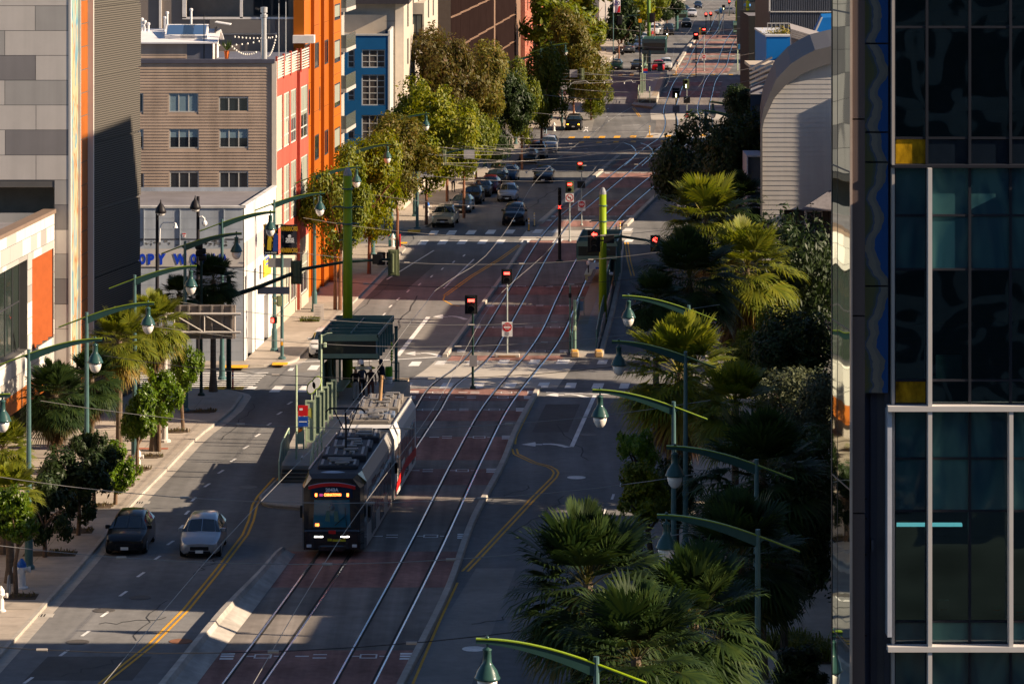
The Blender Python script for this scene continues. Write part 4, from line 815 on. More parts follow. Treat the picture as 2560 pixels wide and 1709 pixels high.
part('porch_wall', b, [mat('dark_board',(.10,.08,.07),.7,var=.1), mat('dark_board_gap',(.03,.025,.025),.8)], gh)
fpd = Face((XU(2015,HY+1.1),HY+1.1),(XU(2056,HY+1.1),HY+1.1)); window(gh, fpd, (0,fpd.L,ZV(612,HY),ZV(531,HY)), 2, 1, WFR, GLS, -.02, .06)
b = MB(); b.prism([(XU(1998,HY),HY-1.6,ZV(521,HY)),(XU(2100,HY),HY-1.6,ZV(521,HY)),(XU(2100,HY),HY,ZV(465,HY)),(XU(2086,HY),HY,ZV(472,HY))],(0,0,.1)); part('porch_roof', b, mat('shingle',(.16,.15,.16),.85,var=.2,scale=4), gh)
b = MB(); x = XU(2014,HY-1.4); b.tube([(x,HY-1.4,0),(x,HY-1.4,ZV(521,HY))], .07, 8); part('porch_post', b, WFR, gh)
# ---- unseen annexe block, placed and sized so its edge shades the house front
ax = thing('shade_annexe', 'grey annexe block standing forward of the curved-roof house', 'building', (36,242,0)); x0 = 28.4
ab = MB(); fa_ = Face((x0,233.4),(46,233.4)); hh = [(1.5+3.4*k, 3.4+3.4*k, z, z+1.6) for k in range(5) for z in (2,5.6,9.2,12.8)]; wall(ab, fa_, 0, 17.35, hh, 0, .15); part('front_wall', ab, SID, ax)
for h in hh[:12]: window(ax, fa_, h, 2, 1, WFR, GLS, .1, .07)
shell(ax, 'wall', SID, [(x0,233.4),(46,233.4),(46,262),(x0,262)], 0, 17.35, skip=(0,))
# ---- dark blue house, pale louvred stair, blue boxes, ribbed metal hall
dh = thing('dark_blue_house', 'dark blue house with striped sloping roof beside the curved-roof building', 'building', (18,262,0)); Y2 = 257.0
DBL = mat('navy_render',(.018,.045,.085),.6,var=.08); f_ = Face((XU(1876,Y2),Y2),(XU(1990,Y2),Y2)); z1 = ZV(236,Y2); hh = [(.35,1.15,ZV(345,Y2),ZV(262,Y2)),(1.55,2.3,ZV(345,Y2),ZV(262,Y2)),(.35,1.15,ZV(430,Y2),ZV(360,Y2))]
b = MB(); wall(b, f_, 0, z1, hh, 0, .15); part('front_wall', b, DBL, dh)
for h in hh: window(dh, f_, h, 1, 3, WFD, GLB, .1, .07)
shell(dh, 'wall', DBL, [(XU(1876,Y2),Y2),(XU(1990,Y2),Y2),(XU(1990,Y2)+1,272),(XU(1876,Y2)+KS*15,272)], 0, z1, skip=(0,))
for k in range(6):
    b = MB(); t = k/6; za = ZV(234-9*k,Y2); b.prism([(XU(1875+3*k,Y2),Y2+1.4*k-.2,za),(XU(1948,Y2),Y2+1.4*k-.2,za+.85),(XU(1948,Y2),Y2+1.4*k+.5,za+.85),(XU(1875+3*k,Y2),Y2+1.4*k+.5,za)],(0,0,.14)); part('roof_slat', b, [mat('slat_grey',(.22,.20,.19),.6,var=.1)], dh)
st = thing('louvred_stair', 'pale louvred exterior stair tower between dark tree and pale siding', 'stair tower', (17.5,243,0)); b = MB(); x0, x1 = XU(1868,243), XU(1908,243); zt = ZV(392,243)
for k in range(26): z = .3+.27*k; z < zt and b.box(x0+.0,x1,242.9,243.0,z,z+.1)
b.box(x0,x1,243.1,243.2,0,zt,1); b.box(x0-.05,x0+.05,242.85,247,0,zt); b.box(x0-.05,x1,242.85,247,zt,zt+.12); b.build('louvre_screen', [mat('pale_louvre',(.33,.36,.40),.5,var=.06), mat('stair_dark',(.07,.08,.09),.8)], st, -st.location)
bx = thing('blue_roof_box', 'bright blue cladded box with planted roof edge and white railing', 'building', (20,310,0)); Y3 = 300.0; BB = mat('bright_blue_cladding',(.008,.135,.40),.45,var=.05,scale=.8); b = MB(); x0, x1, z1 = XU(1916,Y3), XU(1976,Y3), ZV(92,Y3); b.box(x0,x1,Y3,Y3+14,0,z1); b.box(x0-.06,x1+.06,Y3-.06,Y3+14,z1,z1+.14,1)
for z in (10.2,12.3): b.box(x0,x1,Y3-.012,Y3,z,z+.03,1)
part('wall', b, [BB, mat('pale_cap',(.45,.45,.47),.5)], bx)
b = MB(); 
for k in range(6): x = x0+.25+.35*k; b.box(x-.02,x+.02,Y3+2,Y3+2.04,z1,z1+1.05)
b.box(x0+.2,x0+2.1,Y3+2,Y3+2.04,z1+1.0,z1+1.08); part('railing', b, WFR, bx)
pn = thing('rooftop_planter', 'yellow-flowering bush along the blue box roof edge', 'plant', (XU(1952,302),302,z1+.1)); rr = random.Random(8); b = MB()
for k in range(420):
    c = Vector((rr.gauss(0,.55), rr.gauss(0,.25), abs(rr.gauss(0,.28)))); q = Vector((rr.uniform(-1,1),rr.uniform(-1,1),rr.uniform(-.3,1))).normalized()*.09; w_ = q.orthogonal().normalized()*.05; b.poly([c-w_, c+q, c+w_, c-q])
b.build('foliage', leaf_mat('leaf_yellow',[(.06,.09,.01),(.30,.20,.01),(.12,.12,.01)]), pn)
bz = thing('blue_gable_box', 'second blue cladded block with slanted edge by the mirror facade', 'building', (26,325,0)); Y4 = 318.0; b = MB(); pts = [(2028,105),(2056,45),(2100,43),(2100,200),(2000,200),(2000,107)]; b.prism([(XU(u,Y4),Y4,ZV(v,Y4)) for u, v in pts],(KS*9,9,0)); part('wall', b, BB, bz); b = MB(); b.prism([(XU(u,Y4),Y4-.05,ZV(v,Y4)) for u, v in ((2024,107),(2053,44),(2057,44),(2029,107))],(0,.3,0)); part('edge_trim', b, WFR, bz)
gr = thing('gable_shed', 'small pale gable with layered dark roof edges behind the curved roof', 'building', (23,280,0)); Y5 = 276.0; b = MB(); b.prism([(XU(u,Y5),Y5,ZV(v,Y5)) for u, v in ((1978,92),(2082,125),(2082,260),(1978,260))],(KS*10,10,0)); part('wall', b, SID, gr)
for k in range(4):
    b = MB(); o = 5.5*k; b.prism([(XU(u,Y5),Y5-.3-.15*k,ZV(v+o,Y5)) for u, v in ((1976,72),(2085,104),(2085,108),(1976,76.5))],(KS*10,10,0)); part('roof_layer', b, mat('slat_grey',(.22,.20,.19),.6,var=.1), gr)
lw = thing('low_flat_roof', 'low pale flat-roofed block with bright parapet edge above the navy house', 'building', (20,285,0)); Y6 = 281.0; b = MB(); b.prism([(XU(u,Y6),Y6,ZV(v,Y6)) for u, v in ((1888,182),(1975,176),(1975,300),(1888,300))],(KS*12,12,0)); part('wall', b, mat('low_block_wall',(.28,.24,.20),.8,var=.15,scale=2), lw); b = MB(); b.box(XU(1886,Y6),XU(1976,Y6),Y6-.2,Y6+12,ZV(180,Y6),ZV(172,Y6)); b.box(XU(1912,Y6),XU(1976,Y6),Y6-.5,Y6-.2,ZV(194,Y6),ZV(188,Y6)); part('parapet', b, CRM, lw)
mh = thing('ribbed_metal_hall', 'dark ribbed metal hall with thin pale ledge near the top of the view', 'building', (32,350,0)); Y7 = 338.0; x0, x1 = XU(1924,Y7), XU(2130,Y7); RIB = [mat('ribbed_steel',(.115,.125,.15),.45,metal=.4,var=.12,scale=.8), mat('rib_dark',(.05,.055,.075),.5,metal=.3), mat('ledge_pale',(.5,.47,.43),.6)]
b = MB(); b.box(x0,x1,Y7,Y7+20,0,22.5,1); n = 46
for k in range(n):
    x = lerp(x0,x1,k/n); w_ = (x1-x0)/n; b.prism([(x,Y7-.0,4),(x+w_*.35,Y7-.12,4),(x+w_*.6,Y7-.12,4),(x+w_*.95,Y7,4)],(0,0,18.4), 0)
b.box(x0-.1,x1,Y7-.2,Y7,ZV(31,Y7),ZV(28.5,Y7),2); b.box(x0-.08,x0+.06,Y7-.2,Y7,ZV(31,Y7),22.6,2); part('ribbed_wall', b, RIB, mh)
# ---- far right row and fences (small in the picture)
for k,(u0,v0,u1,v1,y,c,lb) in enumerate(((1872,40,1935,75,420,(.02,.02,.02),'dark far workshop behind the yellow-green pole'),(1858,-60,1940,12,560,(.045,.045,.045),'far dim block at the top of the street, right of the yellow poles'),(1560,-140,1680,-20,1100,(.20,.19,.2),'hazy far block closing the street end'),(1690,-110,1800,-8,1150,(.23,.22,.24),'second hazy far block, wider, closing the street end'),(1800,-130,1900,-30,1000,(.17,.17,.19),'third hazy far block closing the street end beside the poles'))):  # first entry is a block added where dark trees stand
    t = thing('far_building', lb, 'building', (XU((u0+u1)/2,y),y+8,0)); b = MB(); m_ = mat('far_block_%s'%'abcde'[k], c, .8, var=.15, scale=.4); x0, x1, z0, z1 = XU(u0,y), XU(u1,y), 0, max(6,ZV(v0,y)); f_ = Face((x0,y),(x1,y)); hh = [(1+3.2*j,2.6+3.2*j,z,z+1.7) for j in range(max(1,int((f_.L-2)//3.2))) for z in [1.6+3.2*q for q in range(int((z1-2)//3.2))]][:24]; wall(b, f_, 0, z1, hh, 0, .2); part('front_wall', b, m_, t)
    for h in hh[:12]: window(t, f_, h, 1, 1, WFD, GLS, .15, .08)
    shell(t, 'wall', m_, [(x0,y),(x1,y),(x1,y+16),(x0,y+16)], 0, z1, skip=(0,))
# ---- unseen blocks along the right-hand kerb, sized to shade the street in bands
def block(name, lb, xp, y0, y1, dep, h, c, nm):
    t = thing(name, lb, 'building', (SX(xp-dep/2,(y0+y1)/2),(y0+y1)/2,0)); m_ = mat(nm, c, .75, var=.08, scale=.8); fc = Face(SXp(xp,y1),SXp(xp,y0)); ny = max(1,int((fc.L-1)//3.4)); nz = max(1,int((h-1)//3.6)); hh = [(1+3.4*i,3.2+3.4*i,1.2+3.6*j,3.2+3.6*j) for i in range(ny) for j in range(nz)][:40]
    b = MB(); wall(b, fc, 0, h, hh, 0, .2); part('street_wall', b, m_, t)
    for w_ in hh[:16]: window(t, fc, w_, 2, 1, WFD, GLS, .15, .08)
    b = MB()
    for w_ in hh[16:]: b.poly([fc.p(w_[0],w_[2],-.15),fc.p(w_[1],w_[2],-.15),fc.p(w_[1],w_[3],-.15),fc.p(w_[0],w_[3],-.15)])
    if hh[16:]: part('glazing', b, GLS, t)
    shell(t, 'wall', m_, [SXp(xp,y0),SXp(xp,y1),SXp(xp-dep,y1),SXp(xp-dep,y0)], 0, h, skip=(0,))
BK = [('shade_block','plain grey office block by the near palms',-5.5,100,125.5,24,21,(.3,.28,.26)),
      ('shade_block','low cream block behind the near palms',-5.5,126.2,133.5,24,11.0,(.42,.38,.3)),
      ('shade_block','brown office block along the shaded road',-5.5,133.6,153.0,24,20,(.28,.2,.16)),
      ('shade_block','low kiosk block in the gap between offices',-6,153.4,159.5,16,4.5,(.3,.3,.3)),
      ('shade_block','three-storey grey block before the corner tower',-6,160,178.1,22,14.5,(.33,.32,.31)),
      ('unseen_tower','tall corner tower at the first cross street',-7,178.4,187.8,24,35.5,(.26,.25,.26)),
      ('shade_row_block','low apartment block beyond the first cross street',-6,209.5,231.5,10,13.0,(.36,.32,.28)),
      ('shade_row_block','apartment block behind the navy house',-9,263,269,20,14.5,(.3,.27,.25)),
      ('shade_row_block','long low block past the second cross street',-3.5,290,329,16,14.0,(.3,.25,.2)),
      ('shade_row_block','stepped block before the third crossing',-4.5,360,378,20,14.5,(.26,.25,.25)),
      ('shade_row_block','block past the third crossing',-4,449,497,20,15.5,(.27,.24,.22)),
      ('shade_row_block','small block near the yellow-green pole',-4,530,540,14,7,(.27,.24,.22)),
      ('shade_row_block','far low block shading the upper street',-4,558,566,14,9,(.27,.24,.22)),
      ('shade_row_block','far block shading the head of the street',-4,584,590,14,9,(.27,.24,.22)),
      ('shade_row_block','long far block at the head of the street',-5,620,680,14,10,(.27,.24,.22))]
for i,(nm,lb,xp,y0,y1,dep,h,c) in enumerate(BK): block(nm,lb,xp,y0,y1,dep,h,c,'block_wall_%s'%'abcdefghijklmnop'[i])
# unseen dark tower block added behind the camera, to darken the glass tower's reflections
t = thing('unseen_tower', 'dark tower block behind the viewpoint', 'building', (10,-40,0)); b = MB(); f_ = Face((80,-26),(-60,-26)); hh = [(2+4*i,5+4*i,2+4.2*j,4.6+4.2*j) for i in range(34) for j in range(14)]; m_ = mat('tower_stone',(.20,.20,.195),.8,var=.3,scale=.12); wall(b, f_, 0, 64, hh[:0], 0, .2)
for h in hh: b.poly([f_.p(h[0],h[2],.01),f_.p(h[1],h[2],.01),f_.p(h[1],h[3],.01),f_.p(h[0],h[3],.01)], 1)
part('front_wall', b, [m_, mat('tower_glass',(.03,.045,.055),.3,var=.6,scale=.08)], t); shell(t, 'wall', m_, [(-60,-26),(80,-26),(80,-50),(-60,-50)], 0, 64, skip=(0,))

# ================================================================ GLASS TOWER (nearest thing in the view)
gt = thing('glass_tower', 'dark glass office tower with white fins filling the right edge', 'building', (14,75,0)); TY = 65.0
def TX(u): return XU(u,TY)
def TZ(v): return ZV(v,TY)
ZB, ZT = 0.0, 40.0
# mirror-glass flank looking across the street
MIR = mat('mirror_glass', (.50,.60,.52), .015, metal=1., var=0); nt_ = MIR.node_tree; n_ = nt_.nodes.new('ShaderNodeTexNoise'); n_.inputs['Scale'].default_value = .55; n_.inputs['Detail'].default_value = .5; tc_ = nt_.nodes.new('ShaderNodeTexCoord'); nt_.links.new(tc_.outputs['Object'], n_.inputs[0]); bp_ = nt_.nodes.new('ShaderNodeBump'); bp_.inputs['Strength'].default_value = .12; bp_.inputs['Distance'].default_value = .06; nt_.links.new(n_.outputs[0], bp_.inputs['Height']); nt_.links.new(bp_.outputs[0], nt_.nodes['Principled BSDF'].inputs['Normal'])
fq = Face((XU(2080.5,66.75),66.75), (TX(2126),TY+.03)); b = MB(); nb = 16; fhh = 2.9
for k in range(nb): wall(b, fq, fhh*k+.015, fhh*(k+1)-.015, t0=0, t1=fq.L*.3-.008); wall(b, fq, fhh*k+.015, fhh*(k+1)-.015, t0=fq.L*.3+.008, t1=fq.L)
part('mirror_flank', b, MIR, gt)
b = MB()
for k in range(1,nb): b.prism([fq.p(0,fhh*k-.015,.004),fq.p(fq.L,fhh*k-.015,.004),fq.p(fq.L,fhh*k+.015,.004),fq.p(0,fhh*k+.015,.004)], fq.n*-.05)
b.prism([fq.p(-.05,0,.01),fq.p(.0,0,.01),fq.p(.0,ZT,.01),fq.p(-.05,ZT,.01)], fq.n*-.2); b.prism([fq.p(fq.L*.3-.008,0,.004),fq.p(fq.L*.3+.008,0,.004),fq.p(fq.L*.3+.008,ZT,.004),fq.p(fq.L*.3-.008,ZT,.004)], fq.n*-.03)
part('flank_mullion', b, WFD, gt)
BRC = mat('bronze_cladding',(.115,.085,.078),.5,metal=.15,var=.06,scale=.4); PUR = mat('grey_violet_cladding',(.12,.115,.135),.5,metal=.1,var=.06,scale=.4); WFN = mat('white_fin',(.50,.48,.47),.45,var=.04)
b = MB(); x0, x1 = TX(2127), TX(2162)
for za, zc in ((0,TZ(1283)+.0),(TZ(1281),TZ(790)),(TZ(788),TZ(299)),(TZ(297),TZ(-300)),(TZ(-302),ZT)): b.box(x0,x1,TY-.02,TY+.4,za+.006,zc-.006)
b.box(x0-.02,x0+.025,TY-.05,TY,0,ZT,1); part('bronze_column', b, [BRC, mat('edge_light',(.42,.33,.27),.4)], gt)
b = MB()
for ua, uc, dy, mi in ((2162,2180,.35,1),(2180,2196,.28,0),(2196,2214,.30,2),(2214,2228,.22,0)): b.box(TX(ua),TX(uc),TY+dy,TY+.6,0,ZT,mi)
for v in (1254,1303,1394,1597): b.box(TX(2166),TX(2172),TY+.32,TY+.36,TZ(v)-.012,TZ(v)+.012,3)
b.box(TX(2180),TX(2186),TY+.1,TY+.5,TZ(1380),TZ(1352),0); part('recess_cladding', b, [PUR, mat('blue_grey_cladding',(.085,.095,.14),.5,metal=.1,var=.06), mat('warm_grey_cladding',(.16,.145,.145),.5,var=.06), WFD], gt)
def film_mat():
    m = mat('printed_film',(.1,.2,.4),.25,var=0,spec=.5); N = m.node_tree.nodes; L = m.node_tree.links; tc = N.new('ShaderNodeTexCoord'); sp = N.new('ShaderNodeSeparateXYZ'); L.new(tc.outputs['Object'], sp.inputs[0])
    mp = N.new('ShaderNodeMapping'); mp.inputs['Scale'].default_value = (.4,.4,1.1); L.new(tc.outputs['Object'], mp.inputs[0]); n = N.new('ShaderNodeTexNoise'); n.inputs['Scale'].default_value = 1.15; n.inputs['Detail'].default_value = 4; n.inputs['Roughness'].default_value = .45; L.new(mp.outputs[0], n.inputs[0])
    ma = N.new('ShaderNodeMath'); ma.operation = 'MULTIPLY_ADD'; ma.inputs[1].default_value = 1.25; L.new(n.outputs[0], ma.inputs[0]); mr = N.new('ShaderNodeMapRange'); mr.inputs['From Min'].default_value = TX(2166); mr.inputs['From Max'].default_value = TX(2224); mr.inputs['To Min'].default_value = -.22; mr.inputs['To Max'].default_value = .36; L.new(sp.outputs[0], mr.inputs[0]); L.new(mr.outputs[0], ma.inputs[2])
    r = N.new('ShaderNodeValToRGB'); L.new(ma.outputs[0], r.inputs[0]); e = r.color_ramp.elements; r.color_ramp.interpolation = 'CONSTANT'; e[0].position = 0; e[0].color = (.13,.125,.055,1); e[1].position = .82; e[1].color = (.025,.095,.29,1)
    for p_, c in ((.46,(.105,.115,.075)),(.53,(.10,.12,.16)),(.58,(.25,.22,.175)),(.72,(.20,.185,.16))):
        q = e.new(p_); q.color = (*c,1)
    L.new(r.outputs[0], N['Principled BSDF'].inputs[0]); return m
b = MB(); pv = [(-200,108),(112,330),(334,405),(409,715),(719,984)]
for va, vc in pv: b.box(TX(2164),TX(2222),TY+.12,TY+.16,TZ(vc),TZ(va))
part('printed_film_panel', b, film_mat(), gt)
# mullions and fins
b = MB(); b.box(TX(2228),TX(2235),TY-.12,TY+.1,0,TZ(1012)); b.box(TX(2228),TX(2235),TY-.12,TY+.1,TZ(1008),ZT); part('pale_mullion', b, mat('pale_mullion',(.36,.33,.31),.4,var=.04), gt)
for ua, uc, va, vc in ((2316,2326,418,1009),(2316,2326,1023,1607),(2316,2326,1621,2500),(2518,2528,1023,1607),(2640,2650,418,1009),(2720,2730,1023,1607)):
    b = MB(); b.box(TX(ua),TX(uc),TY-.28,TY-.02,TZ(vc),TZ(va)); part('vertical_fin', b, WFN, gt)
for va, vc in ((1009.5,1022.5),(1607.5,1620.5),(2205,2218)):
    b = MB(); b.box(TX(2216),TX(2900),TY-.3,TY-.01,TZ(vc),TZ(va)); part('horizontal_fin', b, WFN, gt)
b = MB(); b.box(TX(2216),TX(2227),TY-.2,TY+.3,TZ(1586),TZ(1022)); part('side_fin', b, mat('blue_white_fin',(.42,.44,.50),.45), gt)
cols = [2235,2317,2424,2526,2640,2760,2900]; rows = [(-600,-420,'v'),(-420,-178,'s'),(-178,-90,'s'),(-90,68,'v'),(70,345,'v'),(346,412,'d'),(419,538,'s'),(540,673,'s'),(675,950,'v'),(951,1009,'c'),(1023,1145,'s'),(1147,1276,'s'),(1278,1552,'v'),(1554,1607,'s'),(1621,1800,'s'),(1800,2205,'v')]
def clear_glass(name, tint, clear):
    m = bpy.data.materials.new(name); m.use_nodes = True; N = m.node_tree.nodes; L = m.node_tree.links; N.remove(N['Principled BSDF']); o = N['Material Output']; tr = N.new('ShaderNodeBsdfTransparent'); tr.inputs[0].default_value = (*tint,1); g = N.new('ShaderNodeBsdfGlossy'); g.inputs['Roughness'].default_value = .02; g.inputs[0].default_value = (.55,.75,.78,1)
    fr_ = N.new('ShaderNodeFresnel'); fr_.inputs[0].default_value = 2.3; mx = N.new('ShaderNodeMixShader'); L.new(fr_.outputs[0], mx.inputs[0]); L.new(tr.outputs[0], mx.inputs[1]); L.new(g.outputs[0], mx.inputs[2]); L.new(mx.outputs[0], o.inputs[0])
    tc = N.new('ShaderNodeTexCoord'); n = N.new('ShaderNodeTexNoise'); n.inputs['Scale'].default_value = .9; n.inputs['Detail'].default_value = 1; L.new(tc.outputs['Object'], n.inputs[0]); bp = N.new('ShaderNodeBump'); bp.inputs['Strength'].default_value = .22; bp.inputs['Distance'].default_value = .08; L.new(n.outputs[0], bp.inputs['Height']); L.new(bp.outputs[0], g.inputs['Normal']); L.new(bp.outputs[0], fr_.inputs['Normal']); return m
VG = clear_glass('vision_glass', (.38,.50,.50), 1)
def spandrel():
    m = mat('spandrel_glass',(.012,.05,.062),.05,var=0,spec=.8); N = m.node_tree.nodes; L = m.node_tree.links; tc = N.new('ShaderNodeTexCoord'); mp = N.new('ShaderNodeMapping'); mp.inputs['Scale'].default_value = (1,1,.4); L.new(tc.outputs['Object'], mp.inputs[0]); n = N.new('ShaderNodeTexNoise'); n.inputs['Scale'].default_value = 1.5; n.inputs['Detail'].default_value = 2; n.inputs['Distortion'].default_value = .8; L.new(mp.outputs[0], n.inputs[0]); r = N.new('ShaderNodeValToRGB'); L.new(n.outputs[0], r.inputs[0]); e = r.color_ramp.elements; e[0].position = .42; e[0].color = (.010,.040,.060,1); e[1].position = .6; e[1].color = (.032,.088,.094,1); L.new(r.outputs[0], N['Principled BSDF'].inputs[0])
    bp = N.new('ShaderNodeBump'); bp.inputs['Strength'].default_value = .3; bp.inputs['Distance'].default_value = .08; L.new(n.outputs[0], bp.inputs['Height']); L.new(bp.outputs[0], N['Principled BSDF'].inputs['Normal']); return m
SPG = spandrel(); DKG = glass_mat('dark_spandrel',(.006,.010,.017),.06,.6,wav=.1); YLG = mat('amber_panel',(.33,.19,.008),.25,var=.75,scale=3.5,stretch=(1,1,.5))
for va, vc, k_ in rows:
    for i in range(len(cols)-1):
        g = MB(); x0, x1 = TX(cols[i])+.012, TX(cols[i+1])-.012; g.poly([(x0,TY,TZ(vc)+.01),(x1,TY,TZ(vc)+.01),(x1,TY,TZ(va)-.01),(x0,TY,TZ(va)-.01)])
        m_ = VG if k_ == 'v' or (k_ == 'c' and i) else SPG if k_ == 's' else (YLG if i == 0 else DKG); part('amber_panel' if m_ is YLG else 'glass_pane', g, m_, gt)
b = MB()
for u in cols: b.box(TX(u)-.025,TX(u)+.025,TY-.04,TY+.08,0,ZT)
for va, vc, k_ in rows: b.box(TX(2235),TX(2900),TY-.03,TY+.06,TZ(vc)-.02,TZ(vc)+.02)
b.box(TX(2228),TX(2900),TY-.16,TY+.1,TZ(418),TZ(411)); part('dark_mullion', b, mat('dark_mullion',(.02,.022,.03),.4,var=.1), gt)
# floors and interior
INT = mat('interior_dark',(.045,.045,.045),.9,var=.2); b = MB()
for va, vc, k_ in rows:
    if k_ == 'v': b.box(TX(2235)+.05,TX(2900),TY+.35,TY+9,TZ(vc)-.5,TZ(vc)-.1); b.box(TX(2235)+.05,TX(2900),TY+.35,TY+9,TZ(va)+.1,TZ(va)+.3)
b.box(TX(2235)+.05,TX(2900),TY+9,TY+9.2,0,ZT); b.box(TX(2235)+.02,TX(2235)+.08,TY+.3,TY+9,0,ZT); b.box(TX(2900),TX(2900)+.3,TY,TY+16,0,ZT); b.box(TX(2160),TX(2900),TY+.62,TY+16,ZT-.3,ZT)
part('floor_slab', b, INT, gt); LMP = mat('ceiling_lamp_glow',(.25,.75,.8),.5,var=0,emit=.45)
for v, ua, uc in ((36,2266,2412),(1309,2266,2420)): 
    b = MB(); b.box(TX(ua),TX(uc)+.2,TY+2.4,TY+2.55,ZV(v,TY+2.4)-.05,ZV(v,TY+2.4)); part('ceiling_lamp', b, LMP, gt)
b = MB(); b.poly([(fq.o.x+.02,fq.o.y,0),(SX(-1.75,81.6)+.6,81.6,0),(SX(-1.75,81.6)+.6,81.6,ZT),(fq.o.x+.02,fq.o.y,ZT)]); b.poly([(SX(-1.75,81.6)+.6,81.6,0),(TX(2900),81.6,0),(TX(2900),81.6,ZT),(SX(-1.75,81.6)+.6,81.6,ZT)]); part('rear_wall', b, PUR, gt)
FL1 = TZ(1009)-.2+.2; fl = TZ(951)-.1
ch_ = thing('office_chair', 'teal office chair standing behind the tower glass', 'chair', (TX(2372)*1.008,TY+.55,TZ(1009)+.02)); CM = mat('teal_chair',(.35,.80,.82),.5,var=.08,emit=.0); cz = .0
b = MB(); b.cbox(-.24,.24,-.04,.02,.36,.80,.02); b.build('backrest', CM, ch_); b = MB(); b.cbox(-.24,.24,-.02,.44,.30,.36,.015); b.build('seat', CM, ch_)
for sx in (-1,1):
    for sy in (0,.4): b = MB(); b.box(sx*.24-.02,sx*.24+.02,sy-.02,sy+.02,0,.32); b.build('leg', CM, ch_)
for nm, lb, u0, u1, v0, v1, c in (('desk_box','white box on the desk behind the lower window',2343,2373,1507,1543,(.42,.44,.42)),('desk_cup','small teal cup on the lower office desk',2484,2500,1524,1546,(.12,.32,.30)),('desk_picture','bright teal picture card at the edge of the lower desk',2533,2560,1525,1546,(.05,.35,.33))):
    t = thing(nm, lb, nm.split('_')[1], (TX((u0+u1)/2)*1.008,TY+.5,TZ(1552)+.02)); b = MB(); w_ = TX(u1)-TX(u0); h_ = TZ(v0)-TZ(v1)
    if nm == 'desk_cup': b.lathe([(w_*.42,0),(w_*.5,h_*.1),(w_*.5,h_),(w_*.42,h_),(w_*.4,.02)], 14)
    else: b.cbox(-w_/2,w_/2,-.1,.1,0,h_,.008)
    b.build('body', mat(nm+'_paint',c,.5,var=.05), t); b = MB(); b.box(-w_*.3,w_*.3,-.106,-.1001,h_*.35,h_*.5) if nm != 'desk_cup' else b.lathe([(w_*.51,h_*.5),(w_*.51,h_*.65)],14); b.build('label', mat('desk_label',(.3,.2,.12),.6), t)
b = MB(); b.box(TX(2240),TX(2880),TY+.3,TY+1.1,TZ(1552)-.02,TZ(1552)+.02); dk = thing('office_desk','long dark desk behind the lower tower windows','desk',(TX(2400),TY+.7,TZ(1552))); b.build('desk_top', INT, dk, -dk.location); b = MB(); b.box(TX(2300),TX(2310),TY+.4,TY+1.0,TZ(1552)-.5,TZ(1552)-.02); b.build('leg', INT, dk, -dk.location)
# ================================================================ PLANTS
def pick(rr, *c): return rr.choice(c)
def crown_mesh(name, seed, n, leaf, clumps=22, squash=1.0, m=None, drop=.0, gap=.9):
    rr = random.Random(seed); b = MB(); cs = []
    for k in range(clumps):
        d = Vector((rr.gauss(0,1), rr.gauss(0,1), rr.gauss(.15,1))).normalized(); r = rr.uniform(.42,.78) if k > 3 else rr.uniform(0,.3); cs.append((d*r, rr.uniform(.24,.40)))
    tot = sum(c[1]**2 for c in cs)
    for c, cr in cs:
        sub = [Vector((rr.gauss(0,1),rr.gauss(0,1),rr.gauss(0,1))).normalized() for _ in range(9)]
        for k in range(int(n*cr*cr/tot)):
            d = (rr.choice(sub) + Vector((rr.gauss(0,1),rr.gauss(0,1),rr.gauss(0,1)))*.33*gap).normalized()
            p = c + d*cr*rr.uniform(.55,1.08); nn = (d + p.normalized()*.5 + Vector((rr.gauss(0,.6),rr.gauss(0,.6),rr.gauss(.2,.6)))).normalized()
            t = nn.orthogonal().normalized(); t = (t*math.cos(rr.uniform(0,6.28)) + nn.cross(t)*math.sin(rr.uniform(0,6.28))).normalized(); q = nn.cross(t).normalized(); l = leaf*rr.uniform(.6,1.35); w_ = l*.42
            p = Vector((p.x,p.y,p.z*squash)); b.add([p-t*l*.5, p+q*w_*.5-nn*l*.04, p+t*l*.5-nn*l*.12, p-q*w_*.5-nn*l*.04],[(0,1,2,3)])
    me = bpy.data.meshes.new(name); me.from_pydata(b.v,[],b.f); me.materials.append(m); me.update(); return me
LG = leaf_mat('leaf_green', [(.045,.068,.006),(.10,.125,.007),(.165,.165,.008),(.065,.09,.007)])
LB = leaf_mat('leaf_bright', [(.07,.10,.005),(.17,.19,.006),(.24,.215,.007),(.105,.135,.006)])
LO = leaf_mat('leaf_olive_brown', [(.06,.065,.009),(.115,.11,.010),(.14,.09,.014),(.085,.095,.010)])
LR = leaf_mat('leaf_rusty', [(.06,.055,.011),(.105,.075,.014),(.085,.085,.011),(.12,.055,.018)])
LDK = leaf_mat('leaf_dark_shaded', [(.012,.024,.006),(.026,.046,.008),(.018,.030,.008)], trl=.2)  # dark foliage, and shade put into the colour of shaded trees
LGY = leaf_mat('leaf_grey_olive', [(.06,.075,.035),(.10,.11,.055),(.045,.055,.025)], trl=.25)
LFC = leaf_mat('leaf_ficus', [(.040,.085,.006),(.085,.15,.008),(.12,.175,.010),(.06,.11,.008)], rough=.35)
CM_ = {}
def crown(kind, var, m):
    k = (kind, var, m.name)
    if k not in CM_:
        base = (kind, var)
        if base not in CM_: CM_[base] = crown_mesh('crown', 100+var*7+hash(kind)%1, dict(street=20000,small=7000,far=4200,airy=7500)[kind], dict(street=.078,small=.125,far=.16,airy=.085)[kind], dict(street=26,small=14,far=16,airy=30)[kind], 1.0, m, gap=1.0)
        me = CM_[base] if CM_[base].materials[0] is m else CM_[base].copy()
        me.materials[0] = m; CM_[k] = me
    return CM_[k]
